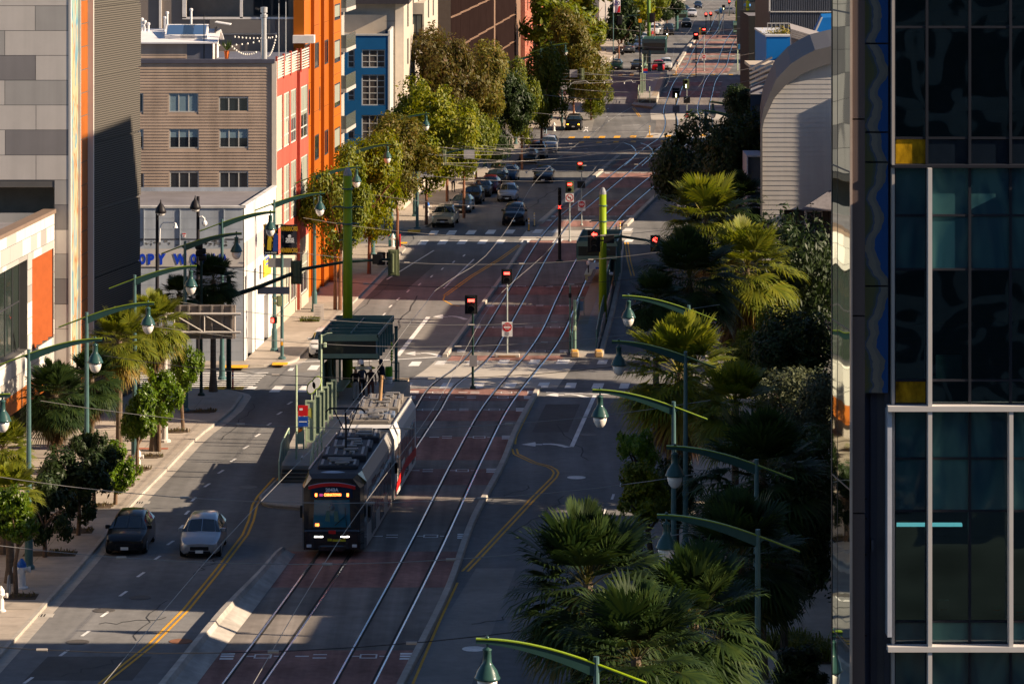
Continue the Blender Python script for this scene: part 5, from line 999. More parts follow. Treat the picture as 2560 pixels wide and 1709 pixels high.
BARKR = mat('bark_red', (.19,.085,.05), .85, var=.3, scale=6, bump=.3, bscale=25); BARKB = mat('bark_brown', (.13,.085,.055), .9, var=.3, scale=6, bump=.3, bscale=25); BARKD = mat('bark_dark', (.045,.032,.024), .9, var=.3, scale=6)
def tree(name, label, x, y, zc, rx, rz, kind, m, bark, seed, group=None, ry=None, tr=.16, stems=1):
    rr = random.Random(seed); t = thing(name, label, 'tree', (x,y,.12), rr.uniform(0,6.28) if rx == (ry or rx) else 0, group)
    o = bpy.data.objects.new('crown', crown(kind, seed%4, m)); COL.objects.link(o); o.parent = t; o.location = (0,0,zc); o.scale = (rx,ry or rx,rz); o.rotation_euler = (0,0,rr.uniform(0,6.28))
    b = MB()
    for s_ in range(stems):
        ox, oy = (0,0) if stems == 1 else (rr.uniform(-.35,.35), rr.uniform(-.2,.2)); top = Vector((ox*2.2+rr.uniform(-.25,.25),oy*2+rr.uniform(-.2,.2),zc-rz*.35)); mid = Vector((ox*1.3+rr.uniform(-.1,.1),oy,top.z*.55)); b.tube([(ox,oy,-.1),mid,top],[tr*1.15,tr*.9,tr*.65],8)
        for k in range(5):
            a = rr.uniform(0,6.28); e = top + Vector((math.cos(a)*rx*.55, math.sin(a)*rx*.55, rz*rr.uniform(.2,.75))); st_ = mid.lerp(top, rr.uniform(.5,1)); b.tube([st_, st_.lerp(e,.5)+Vector((0,0,.15)), e],[tr*.5,tr*.35,tr*.15],6)
    b.build('trunk', bark, t); return t
def ptree(u, v, vb, rxp, rzp, name, label, kind, m, bark, seed, group, dx=0, **k):
    y = depth(vb); s = F/y; return tree(name, label, XU(u,y)+dx, y, ZV(v,y)-.12, rxp/s, rzp/s, kind, m, bark, seed, group, **k)
GST = 'street trees along the sunlit pavement'
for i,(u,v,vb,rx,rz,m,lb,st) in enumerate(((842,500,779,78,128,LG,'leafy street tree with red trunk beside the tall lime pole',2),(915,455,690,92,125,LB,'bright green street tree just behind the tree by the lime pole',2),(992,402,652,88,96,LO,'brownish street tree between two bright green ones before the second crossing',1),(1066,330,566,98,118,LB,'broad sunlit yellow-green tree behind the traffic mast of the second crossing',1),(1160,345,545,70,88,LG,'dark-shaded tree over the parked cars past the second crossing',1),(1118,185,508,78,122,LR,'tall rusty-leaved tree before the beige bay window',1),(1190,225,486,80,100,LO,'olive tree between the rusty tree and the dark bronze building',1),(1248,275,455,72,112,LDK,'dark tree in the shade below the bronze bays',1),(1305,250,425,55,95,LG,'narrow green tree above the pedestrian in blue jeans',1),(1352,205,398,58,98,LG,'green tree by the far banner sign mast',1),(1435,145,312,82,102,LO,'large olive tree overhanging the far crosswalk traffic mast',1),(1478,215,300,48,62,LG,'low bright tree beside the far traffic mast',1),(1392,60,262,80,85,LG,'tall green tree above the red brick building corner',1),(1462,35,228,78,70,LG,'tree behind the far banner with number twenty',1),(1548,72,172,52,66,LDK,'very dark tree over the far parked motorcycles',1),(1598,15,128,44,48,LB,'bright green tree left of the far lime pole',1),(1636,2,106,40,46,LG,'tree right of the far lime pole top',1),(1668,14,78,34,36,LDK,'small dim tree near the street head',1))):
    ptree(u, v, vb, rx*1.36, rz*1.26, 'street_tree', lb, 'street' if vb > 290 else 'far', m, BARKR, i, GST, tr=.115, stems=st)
# small round ficus trees on the near pavement
GF = 'small round trees on the near pavement'
for i,(u,v,vb,rx,rz,m,lb) in enumerate(((458,918,1078,50,74,LFC,'round bright tree closest to the gantry sign post'),(398,985,1135,54,86,LFC,'bright clipped tree between palm trunk and hydrant'),(345,1062,1195,60,92,LFC,'glossy green tree just above the white hydrant'),(288,1150,1268,58,86,LFC,'glossy tree with red stake beside the storm drain'),(196,1195,1345,92,105,LDK,'broad shaded tree beside the black hatchback'),(112,1265,1400,76,98,LDK,'shaded tree between lamp posts left of the black hatchback'),(40,1315,1492,78,96,LFC,'bright tree above the blue-lidded bin'),(235,1120,1300,60,80,LDK,'dim round tree behind the broad shaded one'))):
    ptree(u, v, vb, rx*1.15, rz*1.1, 'pavement_tree', lb, 'small', m, BARKB, 40+i, GF, tr=.09)
# right side trees
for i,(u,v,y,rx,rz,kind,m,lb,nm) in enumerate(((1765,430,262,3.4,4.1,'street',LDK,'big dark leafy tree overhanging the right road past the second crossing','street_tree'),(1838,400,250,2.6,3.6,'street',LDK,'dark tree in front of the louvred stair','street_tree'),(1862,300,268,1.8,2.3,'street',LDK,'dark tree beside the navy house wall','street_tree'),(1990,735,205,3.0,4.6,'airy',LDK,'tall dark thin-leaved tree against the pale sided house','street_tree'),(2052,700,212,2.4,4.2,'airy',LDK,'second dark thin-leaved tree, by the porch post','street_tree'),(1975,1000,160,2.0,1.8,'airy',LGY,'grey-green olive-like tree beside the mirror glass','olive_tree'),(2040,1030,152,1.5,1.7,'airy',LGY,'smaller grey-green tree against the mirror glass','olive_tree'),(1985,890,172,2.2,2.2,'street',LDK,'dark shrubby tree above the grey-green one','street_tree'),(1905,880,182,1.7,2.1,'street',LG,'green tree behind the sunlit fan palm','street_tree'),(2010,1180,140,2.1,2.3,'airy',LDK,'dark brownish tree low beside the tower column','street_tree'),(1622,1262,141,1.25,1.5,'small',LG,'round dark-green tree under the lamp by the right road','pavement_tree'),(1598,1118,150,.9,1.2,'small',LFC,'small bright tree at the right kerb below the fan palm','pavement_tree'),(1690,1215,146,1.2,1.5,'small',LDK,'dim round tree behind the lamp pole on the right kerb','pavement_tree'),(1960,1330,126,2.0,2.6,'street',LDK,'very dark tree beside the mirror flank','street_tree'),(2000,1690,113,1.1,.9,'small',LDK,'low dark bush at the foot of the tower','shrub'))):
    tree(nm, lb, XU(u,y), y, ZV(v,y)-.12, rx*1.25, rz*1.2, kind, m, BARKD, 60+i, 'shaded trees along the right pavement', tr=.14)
# ---- fan palms
def palm_crown(seed, n=86, dead=False):
    rr = random.Random(seed); b = MB()
    for k in range(n):
        f = k/(n-1); el = lerp(88,-52,f**.85) + rr.uniform(-9,9)
        if dead: el = rr.uniform(-86,-52)
        az = k*2.39996 + rr.uniform(-.3,.3); e = R(el); d = Vector((math.cos(az)*math.cos(e), math.sin(az)*math.cos(e), math.sin(e)))
        L_ = rr.uniform(.85,1.25)*(1 if not dead else .8); sag = -.22*(1-abs(d.z)); base = Vector((0,0,-.35*f)); side = d.cross(Vector((0,0,1))); side = side.normalized() if side.length > .05 else Vector((math.sin(az),-math.cos(az),0)); up = side.cross(d).normalized()
        tip = base + d*L_ + Vector((0,0,sag*L_)); md = base + d*L_*.5 + Vector((0,0,sag*.2)); w_ = .022
        b.add([base-side*w_, base+side*w_, md+side*w_, md-side*w_, tip+side*w_*.6, tip-side*w_*.6],[(0,1,2,3),(3,2,4,5)], 1)
        d2 = (tip-md).normalized(); up = side.cross(d2).normalized(); m_ = 26; fr = rr.uniform(.85,1.25)*(.7 if f < .12 else 1); fold = rr.uniform(.1,.4); spread = R(rr.uniform(92,118) if f > .14 else rr.uniform(35,60))
        mi = 0 if not dead else 0
        if not dead and f > .86 and rr.random() < .6: mi = 2
        for j in range(m_):
            a = lerp(-spread, spread, (j+.5)/m_) + rr.uniform(-.02,.02); l = fr*(1-.28*abs(a/spread)**2)*rr.uniform(.9,1.06); v_ = (d2*math.cos(a) + side*math.sin(a) + up*(fold*abs(math.sin(a)))).normalized(); wv = (d2*-math.sin(a) + side*math.cos(a)).normalized()*(.075*fr)
            droop = Vector((0,0,-1))*(.24*l*(1-max(0,d2.z)*.8)*rr.uniform(.6,1.7)); p1 = tip + v_*l*.5; p2 = tip + v_*l*.82 + droop*.35; p3 = tip + v_*l + droop
            b.add([tip, p1+wv*.5-up*.02, p1-wv*.5, p2+wv*.32, p2-wv*.32, p3],[(0,1,2),(2,1,3,4),(4,3,5)], mi)
    return b
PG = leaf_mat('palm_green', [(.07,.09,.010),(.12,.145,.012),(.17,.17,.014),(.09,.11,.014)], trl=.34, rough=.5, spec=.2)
PD = leaf_mat('palm_shaded_green', [(.011,.024,.008),(.020,.038,.009),(.032,.050,.010)], trl=.22, rough=.55, spec=.12)  # darker copy of the palm green, with shade put into the colour
PST = mat('palm_stalk', (.16,.14,.03), .6, var=.2); PYL = leaf_mat('palm_yellow', [(.20,.15,.02),(.26,.16,.03),(.16,.13,.02)], trl=.3)
PBR = leaf_mat('palm_dead', [(.13,.075,.03),(.20,.115,.045),(.09,.05,.022)], trl=.2, rough=.8)
PTR = mat('palm_bark', (.12,.088,.062), .9, var=.3, scale=3, bump=.5, bscale=14, stretch=(1,1,5))
PMS = {}
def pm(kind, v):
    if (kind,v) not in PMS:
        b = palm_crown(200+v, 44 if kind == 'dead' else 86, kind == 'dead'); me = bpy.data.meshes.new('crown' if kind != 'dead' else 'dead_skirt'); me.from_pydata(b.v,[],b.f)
        for m in ([PBR,PBR,PBR] if kind == 'dead' else [PG,PST,PYL] if kind == 'lit' else [PD,leaf_mat('palm_stalk_shaded',[(.05,.05,.012),(.07,.06,.015)]),leaf_mat('palm_yellow_shaded',[(.06,.055,.012),(.045,.05,.012)])]): me.materials.append(m)  # dark kind: stalks and old fronds carry painted shade too
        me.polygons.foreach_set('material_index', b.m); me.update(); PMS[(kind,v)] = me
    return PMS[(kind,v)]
def palm(u, v, y, r, label, kind, var, dead=1.0, group='fan palms', tr=.17, lean=0.):
    x, z = XU(u,y), ZV(v,y); k = r/2.3*((1.4 if kind == 'lit' else 1.22) if x > 0 else .95); t = thing('fan_palm', label, 'palm tree', (x-lean,y,.12), 0, group); rr = random.Random(var+int(u))
    o = bpy.data.objects.new('crown', pm(kind,var%3)); COL.objects.link(o); o.parent = t; o.location = (lean,0,z-.12); o.scale = (k,k,k); o.rotation_euler = (0,0,rr.uniform(0,6.28))
    if dead: o2 = bpy.data.objects.new('dead_skirt', pm('dead',var%3)); COL.objects.link(o2); o2.parent = t; o2.location = (lean,0,z-.12-.5*k); o2.scale = (k*.62*dead,k*.62*dead,k*.9*dead); o2.rotation_euler = (0,0,rr.uniform(0,6.28))
    b = MB(); H_ = z-.12; n = max(6,int(H_/.35)); pts = []; rs = []
    for i in range(n+1):
        f = i/n; pts.append((lean*f*f,0,H_*f-.1*(1-f))); rs.append(tr*(1.55-.55*min(1,f*5) + .05*(i%2))*(1-.2*f))
    b.tube(pts, rs, 10); b.build('trunk', PTR, t); return t
GP = 'fan palms along the right kerb'
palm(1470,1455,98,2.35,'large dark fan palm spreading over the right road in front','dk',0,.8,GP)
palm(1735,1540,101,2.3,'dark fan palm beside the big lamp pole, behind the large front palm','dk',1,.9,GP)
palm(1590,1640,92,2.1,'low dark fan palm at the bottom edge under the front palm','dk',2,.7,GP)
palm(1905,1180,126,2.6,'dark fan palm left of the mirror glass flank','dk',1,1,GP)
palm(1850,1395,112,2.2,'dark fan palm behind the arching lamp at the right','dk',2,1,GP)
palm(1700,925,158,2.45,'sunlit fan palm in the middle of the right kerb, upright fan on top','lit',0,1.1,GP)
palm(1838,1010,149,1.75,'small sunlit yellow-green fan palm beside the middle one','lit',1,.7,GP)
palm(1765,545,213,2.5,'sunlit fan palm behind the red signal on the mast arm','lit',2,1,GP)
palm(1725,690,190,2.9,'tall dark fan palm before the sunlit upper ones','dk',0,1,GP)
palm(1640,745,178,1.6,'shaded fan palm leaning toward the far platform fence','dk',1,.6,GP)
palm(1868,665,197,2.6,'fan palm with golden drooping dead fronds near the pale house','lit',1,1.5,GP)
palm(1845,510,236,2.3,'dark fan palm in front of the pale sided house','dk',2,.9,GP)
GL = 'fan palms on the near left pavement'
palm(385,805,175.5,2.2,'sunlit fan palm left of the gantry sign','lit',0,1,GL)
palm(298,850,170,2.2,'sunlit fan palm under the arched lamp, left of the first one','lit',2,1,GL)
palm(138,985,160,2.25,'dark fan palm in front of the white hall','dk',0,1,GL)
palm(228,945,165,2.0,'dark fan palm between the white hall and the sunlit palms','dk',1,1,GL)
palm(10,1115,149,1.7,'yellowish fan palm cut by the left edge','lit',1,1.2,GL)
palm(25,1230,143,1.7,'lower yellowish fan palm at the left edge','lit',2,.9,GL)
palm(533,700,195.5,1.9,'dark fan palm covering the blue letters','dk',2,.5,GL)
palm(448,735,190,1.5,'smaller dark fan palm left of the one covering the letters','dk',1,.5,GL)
# ---- low planting
def tuft(name, label, loc, n, h, spread, m, seed, cat='plant'):
    rr = random.Random(seed); t = thing(name, label, cat, loc); b = MB()
    for k in range(n):
        c = Vector((rr.uniform(-1,1)*spread, rr.uniform(-1,1)*spread*.6, 0)); a = rr.uniform(0,6.28); d = Vector((math.cos(a),math.sin(a),0)); l = h*rr.uniform(.6,1.2); s_ = d.cross(Vector((0,0,1)))*.025; b.add([c-s_, c+s_, c+d*l*.3+Vector((0,0,l*.75))+s_*.8, c+d*l*.3+Vector((0,0,l*.75))-s_*.8, c+d*l*.75+Vector((0,0,l*.7))],[(0,1,2,3),(3,2,4)])
    b.build('foliage', m, t); b = MB(); b.lathe([(spread,0),(spread*.9,.03),(.05,.04)],10); b.build('soil', SOIL, t)
for i,(u,y,lb) in enumerate(((1965,131,'strappy yellow-green clump by the tower paving, first of the bed'),(2010,130,'strappy yellow-green clump in the middle of the bed by the tower'),(2055,129,'strappy yellow-green clump touching the mirror flank'))): tuft('strappy_plant', lb, (XU(u,y),y,.14), 260, .8, .75, leaf_mat('leaf_strap',[(.09,.10,.015),(.16,.16,.02),(.06,.075,.012)]), 300+i)
tuft('weed_clump','patch of grass at the foot of the notice sign',(*G(775,808)[:2],.14),160,.35,.6,leaf_mat('leaf_weed',[(.06,.09,.015),(.13,.12,.03)]),310)
for i,(v,w_) in enumerate(((1500,2.2),(1392,2.2),(1335,2.0),(1272,1.8),(1222,1.6),(1180,1.6),(1148,1.5),(1085,1.4),(1035,1.4))):
    p = G(0,v); x = LC1(p.y)-1.55; b = MB(); b.box(x-w_/2,x+w_/2,p.y-.55,p.y+.55,.141,.152); tag(b.build('tree_well', SOIL), kind='structure')
    t_ = tuft('weed_clump','dry weeds in the %s tree pit from the front' % ORD[i],(x+.4,p.y,.15),46,.22,.6,leaf_mat('leaf_dry',[(.10,.07,.03),(.06,.06,.02),(.15,.09,.04)]),320+i)
for v in (1128,1148): p = G(0,v); x = LC1(p.y)-1.3; b = MB(); b.box(x-.9,x+.6,p.y-.2,p.y+.2,.141,.153); tag(b.build('brick_inlay', BRICKT), kind='structure')
# ================================================================ LAMPS, SIGNALS, SIGNS, WIRES
LGN = mat('lamp_green_paint', (.022,.060,.055), .35, var=.1, coat=.3); LIME = mat('lime_paint', (.19,.27,.010), .4, var=.08, scale=3); LPOLE = mat('pole_teal_paint', (.060,.115,.115), .4, var=.12, scale=3); GLOBE = mat('lamp_globe', (.62,.58,.54), .12, var=.05, spec=.6)
DGREEN = mat('dark_green_paint', (.015,.035,.03), .4, var=.1); BLK = mat('signal_black', (.012,.012,.013), .45, var=.1); OLV = mat('signal_olive', (.10,.115,.06), .5, var=.12); SGREY = mat('sign_back_grey', (.27,.26,.265), .5, metal=.2, var=.05)
def lamp_proto():
    t = thing('street_lamp', 'lamp', 'street lamp', (0,0,0), 0, 'arched street lamps')
    b = MB(); b.tube([(0,0,0),(0,0,3.2),(0,0,9.0)],[.13,.115,.075],10); b.lathe([(.24,0),(.24,.12),(.17,.2),(.17,1.2),(.14,1.35)],12); b.tube([(0,0,3.15),(0,0,3.3)],.14,10); b.build('pole', LPOLE, t, smooth=False)
    # arm: deep arched web with bright lime top edge, thin tail behind the pole
    pts = []; n = 16
    for i in range(n+1):
        f = i/n; x = lerp(-1.25, 3.0, f); z = 8.15 + 1.28*math.sin(lerp(.12,1.0,f)*math.pi/2)**1.15; pts.append((x,z))
    b = MB(); 
    for i in range(n):
        (x0,z0),(x1,z1) = pts[i],pts[i+1]
        def dp(x): return .04 if x < -.05 else lerp(.33,.10,min(1,max(0,x/2.75)))
        d0, d1 = dp(x0), dp(x1)
        for y in (-.05,.05): b.poly([(x0,y,z0),(x1,y,z1),(x1,y,z1-d1),(x0,y,z0-d0)][::(1 if y < 0 else -1)], 0)
        b.poly([(x0,-.05,z0-d0),(x0,.05,z0-d0),(x1,.05,z1-d1),(x1,-.05,z1-d1)], 0)
        b.prism([(x0,-.07,z0),(x1,-.07,z1),(x1,.07,z1),(x0,.07,z0)],(0,0,.028), 1)
    b.build('arm', [LGN, LIME], t)
    x = 2.72; h = MB(); h.lathe([(.03,.16),(.05,.1),(.035,.05),(.03,-.12),(.11,-.16),(.13,-.19),(.10,-.22),(.115,-.5),(.15,-.56),(.25,-.70),(.30,-.84),(.33,-.88),(.33,-.92),(.26,-.93)], 14, (x,0,9.36)); lum = h.build('luminaire', LGN, t, smooth=True)
    g = MB(); g.lathe([(.255,-.92),(.25,-1.05),(.20,-1.2),(.12,-1.3),(.02,-1.33)], 14, (x,0,9.36)); g.build('globe', GLOBE, lum, smooth=True)
    return t
lp = lamp_proto(); lp_tree = tree_of(lp); first = [True]
def lamp(x, y, right, label):
    if first[0]: o = lp; first[0] = False
    else: o = copy_tree(lp_tree)
    o.location = (x,y,.13); o.rotation_euler = (0,0,math.pi if right else 0); o['label'] = label; return o
def lampL(u, vtip, label):                        # from the picture position of the luminaire and arm tip
    s = (vtip+322)/19.3; y = F/s; lamp(XU(u,y)-2.72, y, False, label)
def lampR(u, vtip, label):
    s = (vtip+322)/19.3; y = F/s; lamp(XU(u,y)+2.72, y, True, label)
LL = [(6,996,'arched lamp cut by the left edge above the yellowish palms'),(238,856,'arched lamp rising before the dark palms near the white hall'),(370,765,'arched lamp over the sunlit palms beside the grey mesh tower'),(477,673,'arched lamp before the print shop with sunlit lime edge'),(591,590,'arched lamp crossing the blue letters'),(676,536,'arched lamp in front of the white stucco side wall and the dark banner'),(800,488,'arched lamp before the coral facade, beside the first street tree'),(891,422,'arched lamp right behind the tall lime pole'),(968,365,'arched lamp above the brownish street tree'),(1023,326,'arched lamp showing only its globe among the bright leaves'),(1065,288,'arched lamp in front of the blue building tree crown'),(1119,261,'arched lamp at the top of the broad yellow-green tree'),(1283,178,'arched lamp low beside the bronze building trees'),(1354,139,'arched lamp before the red brick building'),(1413,112,'arched lamp over the olive tree, lower of two close arms'),(1437,96,'arched lamp over the olive tree, upper of two close arms'),(1485,33,'farthest arched lamp on the sunlit side, among high leaves')]
for u, v, lb in LL: lampL(u, v, lb)
LRR = [(1218,1613,'arched lamp at the bottom edge before the large front palm'),(1666,1300,'big arched lamp across the dark palms'),(1687,1127,'arched lamp with globe hanging before dark palm fronds'),(1500,985,'arched lamp reaching over the turn lane'),(1547,862,'arched lamp half hidden by the middle fan palm'),(1571,748,'arched lamp buried in the tall dark palm'),(1704,476,'arched lamp above the sunlit upper palm'),(1800,352,'arched lamp tail showing in the dark tree, lower one'),(1792,318,'arched lamp tail showing in the dark tree, upper one'),(1764,281,'arched lamp in front of the big dark tree top'),(1782,259,'arched lamp just beyond the one at the dark tree top'),(1825,220,'farthest arched lamp on the shaded side, near the navy house')]
for u, v, lb in LRR: lampR(u, v, lb)
# ---- tall lime poles
def lime_pole(x, y, h, r, label, m=LIME):
    t = thing('lime_pole', label, 'pole', (x,y,.02)); b = MB(); b.tube([(0,0,0),(0,0,h-.45)],[r,r*.82],14); b.build('shaft', m, t, smooth=True)
    b = MB(); b.lathe([(r*.84,h-.45),(r*.78,h-.3),(r*.4,h-.05),(.02,h)],14); b.build('tip', mat('tip_grey',(.22,.23,.24),.5,var=.06), t)
    b = MB()
    for z in (h-1.2,h-2.2,h-3.1): b.tube([(0,0,z),(0,0,z+.07)], r+.02, 14)
    b.build('clamp', LPOLE, t); b = MB()
    for z, w_ in ((h-2.2,.85),(h-3.1,.6),(h-4.0,.45)): b.tube([(-w_,0,z),(-w_*.8,0,z+.06),(w_*.8,0,z+.06),(w_,0,z)], .045, 6)
    b.build('bracket_arm', LPOLE, t); return t
y = 193.0; lime_pole(XU(869,y), y, ZV(418,y)-.75, .29, 'tall lime-green pole rising through the near tram shelter').location.z = .75
y = 226.0; lime_pole(XU(1507,y), y, ZV(468,y)-.02, .27, 'tall lime-green pole at the far platform carrying the three-light signal')
y = 520.0; lime_pole(XU(1622,y), y, ZV(-60,y), .30, 'dark green pole through the far shelter roof', mat('deep_lime',(.08,.15,.02),.5,var=.1))
y = 455.0; lime_pole(XU(1869,y), y, ZV(-40,y), .26, 'yellow-green pole at the far crossing with a red light', mat('yellow_lime',(.42,.46,.012),.45,var=.1))
y = 640.0; lime_pole(XU(1842,y), y, ZV(-40,y), .24, 'farthest yellow-green pole near the top of the view', MATS['yellow_lime'])
# ---- signals
RED = mat('red_light_glow', (1,.03,.02), .4, var=0, emit=6.0); WHL = mat('white_bar_glow', (1,.95,.45), .4, var=0, emit=2.5); LENS = mat('lens_dark', (.02,.02,.02), .15, var=0); GRNL = mat('green_light_glow',(.05,1,.5),.4,var=0,emit=4)
def head(t, x, z, w_=.55, h_=.9, lights=('bar',None), plate=True, yaw=0., y0=0., back=BLK):
    """signal head facing the viewer (towards -Y): plate, housing, hooded lenses"""
    M = Matrix.Translation((x,y0,z)) @ Matrix.Rotation(yaw,4,'Z')
    b = MB(); w2 = w_*.62; 
    if plate: b.cbox(-w_/2,w_/2,-.02,.02,-h_/2,h_/2,.01,0,M)
    b.cbox(-w2/2,w2/2,-.12,.16,-h_*.46,h_*.46,.02,0,M); hd = b.build('signal_head', back, t); n = len(lights); d = h_*.9/n
    for i, l in enumerate(lights):
        zz = h_*.45-d*(i+.5); r = min(w2*.42,d*.42); g = MB(); Q = M @ Matrix.Translation((0,-.125,zz)) @ Matrix.Rotation(R(90),4,'X')
        if l == 'bar': g.box(-r,r,-.155,-.13,zz-r*.42,zz+r*.42,0,M)
        elif l == 'vbar': g.box(-r*.3,r*.3,-.155,-.13,zz-r,zz+r,0,M)
        elif l == 'x':
            for sg in (-1,1): g.prism([M @ Vector((-r,-.155,zz-sg*r)), M @ Vector((-r*.6,-.155,zz-sg*r)), M @ Vector((r,-.155,zz+sg*r)), M @ Vector((r*.6,-.155,zz+sg*r))],(0,.02,0))
        elif l == 'arrow':
            g.prism([M @ Vector(q) for q in ((-r,-.155,zz),(-.0,-.155,zz+r*.8),(-.0,-.155,zz+r*.3),(r,-.155,zz+r*.3),(r,-.155,zz-r*.3),(0,-.155,zz-r*.3),(0,-.155,zz-r*.8))],(0,.02,0))
        else: g.lathe([(r,0),(r,.02),(r*.5,.035),(.01,.04)],14,(0,0,0),0,Q)
        g.build('light', {'bar':RED,'x':RED,'arrow':RED,'red':RED,'vbar':WHL,'green':GRNL}.get(l, LENS), t).parent = hd
        hb = MB(); k = 9; ring = [(math.cos(R(lerp(-20,200,j/k)))*r*1.12, math.sin(R(lerp(-20,200,j/k)))*r*1.12) for j in range(k+1)]
        hb.strip([M @ Vector((a,-.12,zz+c)) for a,c in ring],[M @ Vector((a,-.34,zz+c)) for a,c in ring]); hb.build('visor', OLV if back is OLV else BLK, t).parent = hd
    return hd
def post(t, h, r=.07, m=LPOLE, base=True, x=0, z0=0):
    b = MB(); b.tube([(x,0,z0),(x,0,h)],[r,r*.85],10); 
    if base: b.lathe([(r*2.2,0),(r*2.2,.08),(r*1.4,.16)],12,(x,0,0))
    b.build('post', m, t)
def flat_sign(t, name, x, z, w_, h_, m, y0=-.1, border=None):
    b = MB(); b.box(x-w_/2,x+w_/2,y0-.012,y0+.012,z-h_/2,z+h_/2); o = b.build(name, m, t); return o
SWH = mat('sign_white',(.62,.60,.58),.45,var=.04); SRD = mat('sign_red_face',(.52,.015,.02),.45,var=.04); SBK = mat('sign_ink',(.03,.03,.03),.6,var=0)
def do_not_enter(t, x, z, y0=-.1, sc=1.0):
    o = flat_sign(t, 'do_not_enter_sign', x, z, .62*sc, .86*sc, SWH, y0); b = MB(); b.lathe([(.27*sc,0),(.27*sc,.008)],22,(0,0,0),0,Matrix.Translation((x,y0-.013,z+.12*sc)) @ Matrix.Rotation(R(90),4,'X')); b.build('red_disc', SRD, t).parent = o
    b = MB(); b.box(x-.2*sc,x+.2*sc,y0-.03,y0-.024,z+.08*sc,z+.16*sc); b.build('white_bar', SWH, t).parent = o
    for s_, zz, q in (('DO NOT',.235,.085),('ENTER',.005,.085)): text_mesh('lettering', s_, q*sc, SWH, o, (x,y0-.026,z+zz*sc))
    for s_, zz in (('MUNI',-.22),('ONLY',-.33)): text_mesh('lettering', s_, .10*sc, SBK, o, (x,y0-.02,z+zz*sc))
def sig(u, vb, label, name='traffic_signal', cat='traffic signal', zb=0.02):
    p = G(u, vb, 0); return thing(name, label, cat, (p.x,p.y,zb)), (lambda v: ZV(v,p.y)-zb), (lambda uu: XU(uu,p.y)-p.x)
t, z, x = sig(1182,972,'dark two-light tram signal with red bar standing in the first crossing'); post(t, z(785)+.1, .075, DGREEN); head(t, x(1178), z(761), .70, 1.05, ('bar',None)); flat_sign(t,'sign_back',x(1183),z(901),.42,.62,SGREY)
t, z, x = sig(1268,892,'two-light tram signal with red bar above a no-entry sign on a small island'); post(t, z(712)+.1, .055, mat('grey_post',(.30,.33,.31),.5,var=.1)); head(t, x(1267), z(691), .64, .88, ('bar',None)); do_not_enter(t, 0, z(822), -.1, 1.0)
t, z, x = sig(1399,655,'slim dark signal mast with glowing red cross'); post(t, z(468), .13, mat('dark_mast',(.015,.022,.028),.4,var=.1)); head(t, 0, z(497), .40, 1.72, (None,None,None,'x'), False, 0, -.2)
t, z, x = sig(1424,604,'tram signal over a no-left-turn sign past the far platform'); post(t, z(483), .055, MATS['grey_post']); head(t, 0, z(467), .62, .90, ('bar',None), back=OLV)
o = flat_sign(t,'no_left_turn_sign',0,z(494),.66,.66,SWH); b = MB(); Q = Matrix.Translation((0,-.115,z(494))) @ Matrix.Rotation(R(90),4,'X')
for k in range(24): a0, a1 = 2*math.pi*k/24, 2*math.pi*(k+1)/24; b.poly([Q @ Vector((math.cos(a)*r_,math.sin(a)*r_,.0)) for a, r_ in ((a0,.24),(a1,.24),(a1,.30),(a0,.30))])
b.poly([Q @ Vector(c) for c in ((-.2,.17,.001),(-.17,.2,.001),(.2,-.17,.001),(.17,-.2,.001))]); b.build('red_ring', SRD, t).parent = o; b = MB(); b.poly([Q @ Vector(c) for c in ((-.16,.03,-.001),(-.04,.13,-.001),(-.04,.06,-.001),(.1,.06,-.001),(.1,-.16,-.001),(.04,-.16,-.001),(.04,0,-.001),(-.04,0,-.001),(-.04,-.06,-.001))][::-1]); b.build('black_arrow', SBK, t).parent = o
t, z, x = sig(1454,564,'tram signal with black message box and no-entry sign at the second crossing'); post(t, z(425), .05, MATS['grey_post']); head(t, x(1450), z(414), .60, .78, ('bar',None), back=OLV); b = MB(); b.cbox(x(1453)-.32,x(1453)+.32,-.2,.0,z(470),z(453),.02); b.build('message_box', BLK, t); do_not_enter(t, 0, z(514), -.1, .95)
t, z, x = sig(1690,356,'dark tram signal showing a yellow bar at the third crossing'); post(t, z(246), .07, DGREEN); head(t, 0, z(233), .78, 1.05, (None,'vbar')); flat_sign(t,'turn_sign',0,z(272),.72,.72,mat('sign_mid_grey',(.16,.16,.18),.5)); 
t, z, x = sig(1717,332,'olive tram signal showing a yellow bar with no-entry sign'); post(t, z(222), .05, MATS['grey_post']); head(t, x(1715), z(210), .70, 1.05, (None,'vbar'), back=OLV); b = MB(); b.cbox(-.36,.36,-.2,0,z(258),z(241),.02); b.build('message_box', BLK, t); do_not_enter(t, 0, z(291), -.1, .8)
t, z, x = sig(1740,192,'dark far tram signal with red bar at the fourth crossing'); post(t, z(101), .08, DGREEN); head(t, 0, z(90.5), .78, 1.12, ('bar',None))
t, z, x = sig(1760,178,'far tram signal with red bar behind the fourth-crossing one'); post(t, z(88), .06, MATS['grey_post']); head(t, 0, z(78), .72, 1.08, ('bar',None)); do_not_enter(t, 0, z(144), -.1, .95); b = MB(); b.box(x(1748),x(1753),0,.1,z(88),z(70)); b.build('yellow_edge', mat('yellow_plate',(.6,.36,.04),.5), t)
t, z, x = sig(1765,88,'small far signal with red light among the poles'); post(t, z(44), .07, DGREEN); head(t, 0, z(38), .55, .8, ('red',None))
t, z, x = sig(1777,84,'small far signal with red light, right of its twin'); post(t, z(42), .07, DGREEN); head(t, 0, z(36), .55, .8, ('red',None))
t, z, x = sig(1809,86,'far unlit signal on a grey post'); post(t, z(26), .07, MATS['grey_post']); head(t, 0, z(19), .55, .9, (None,'vbar'))
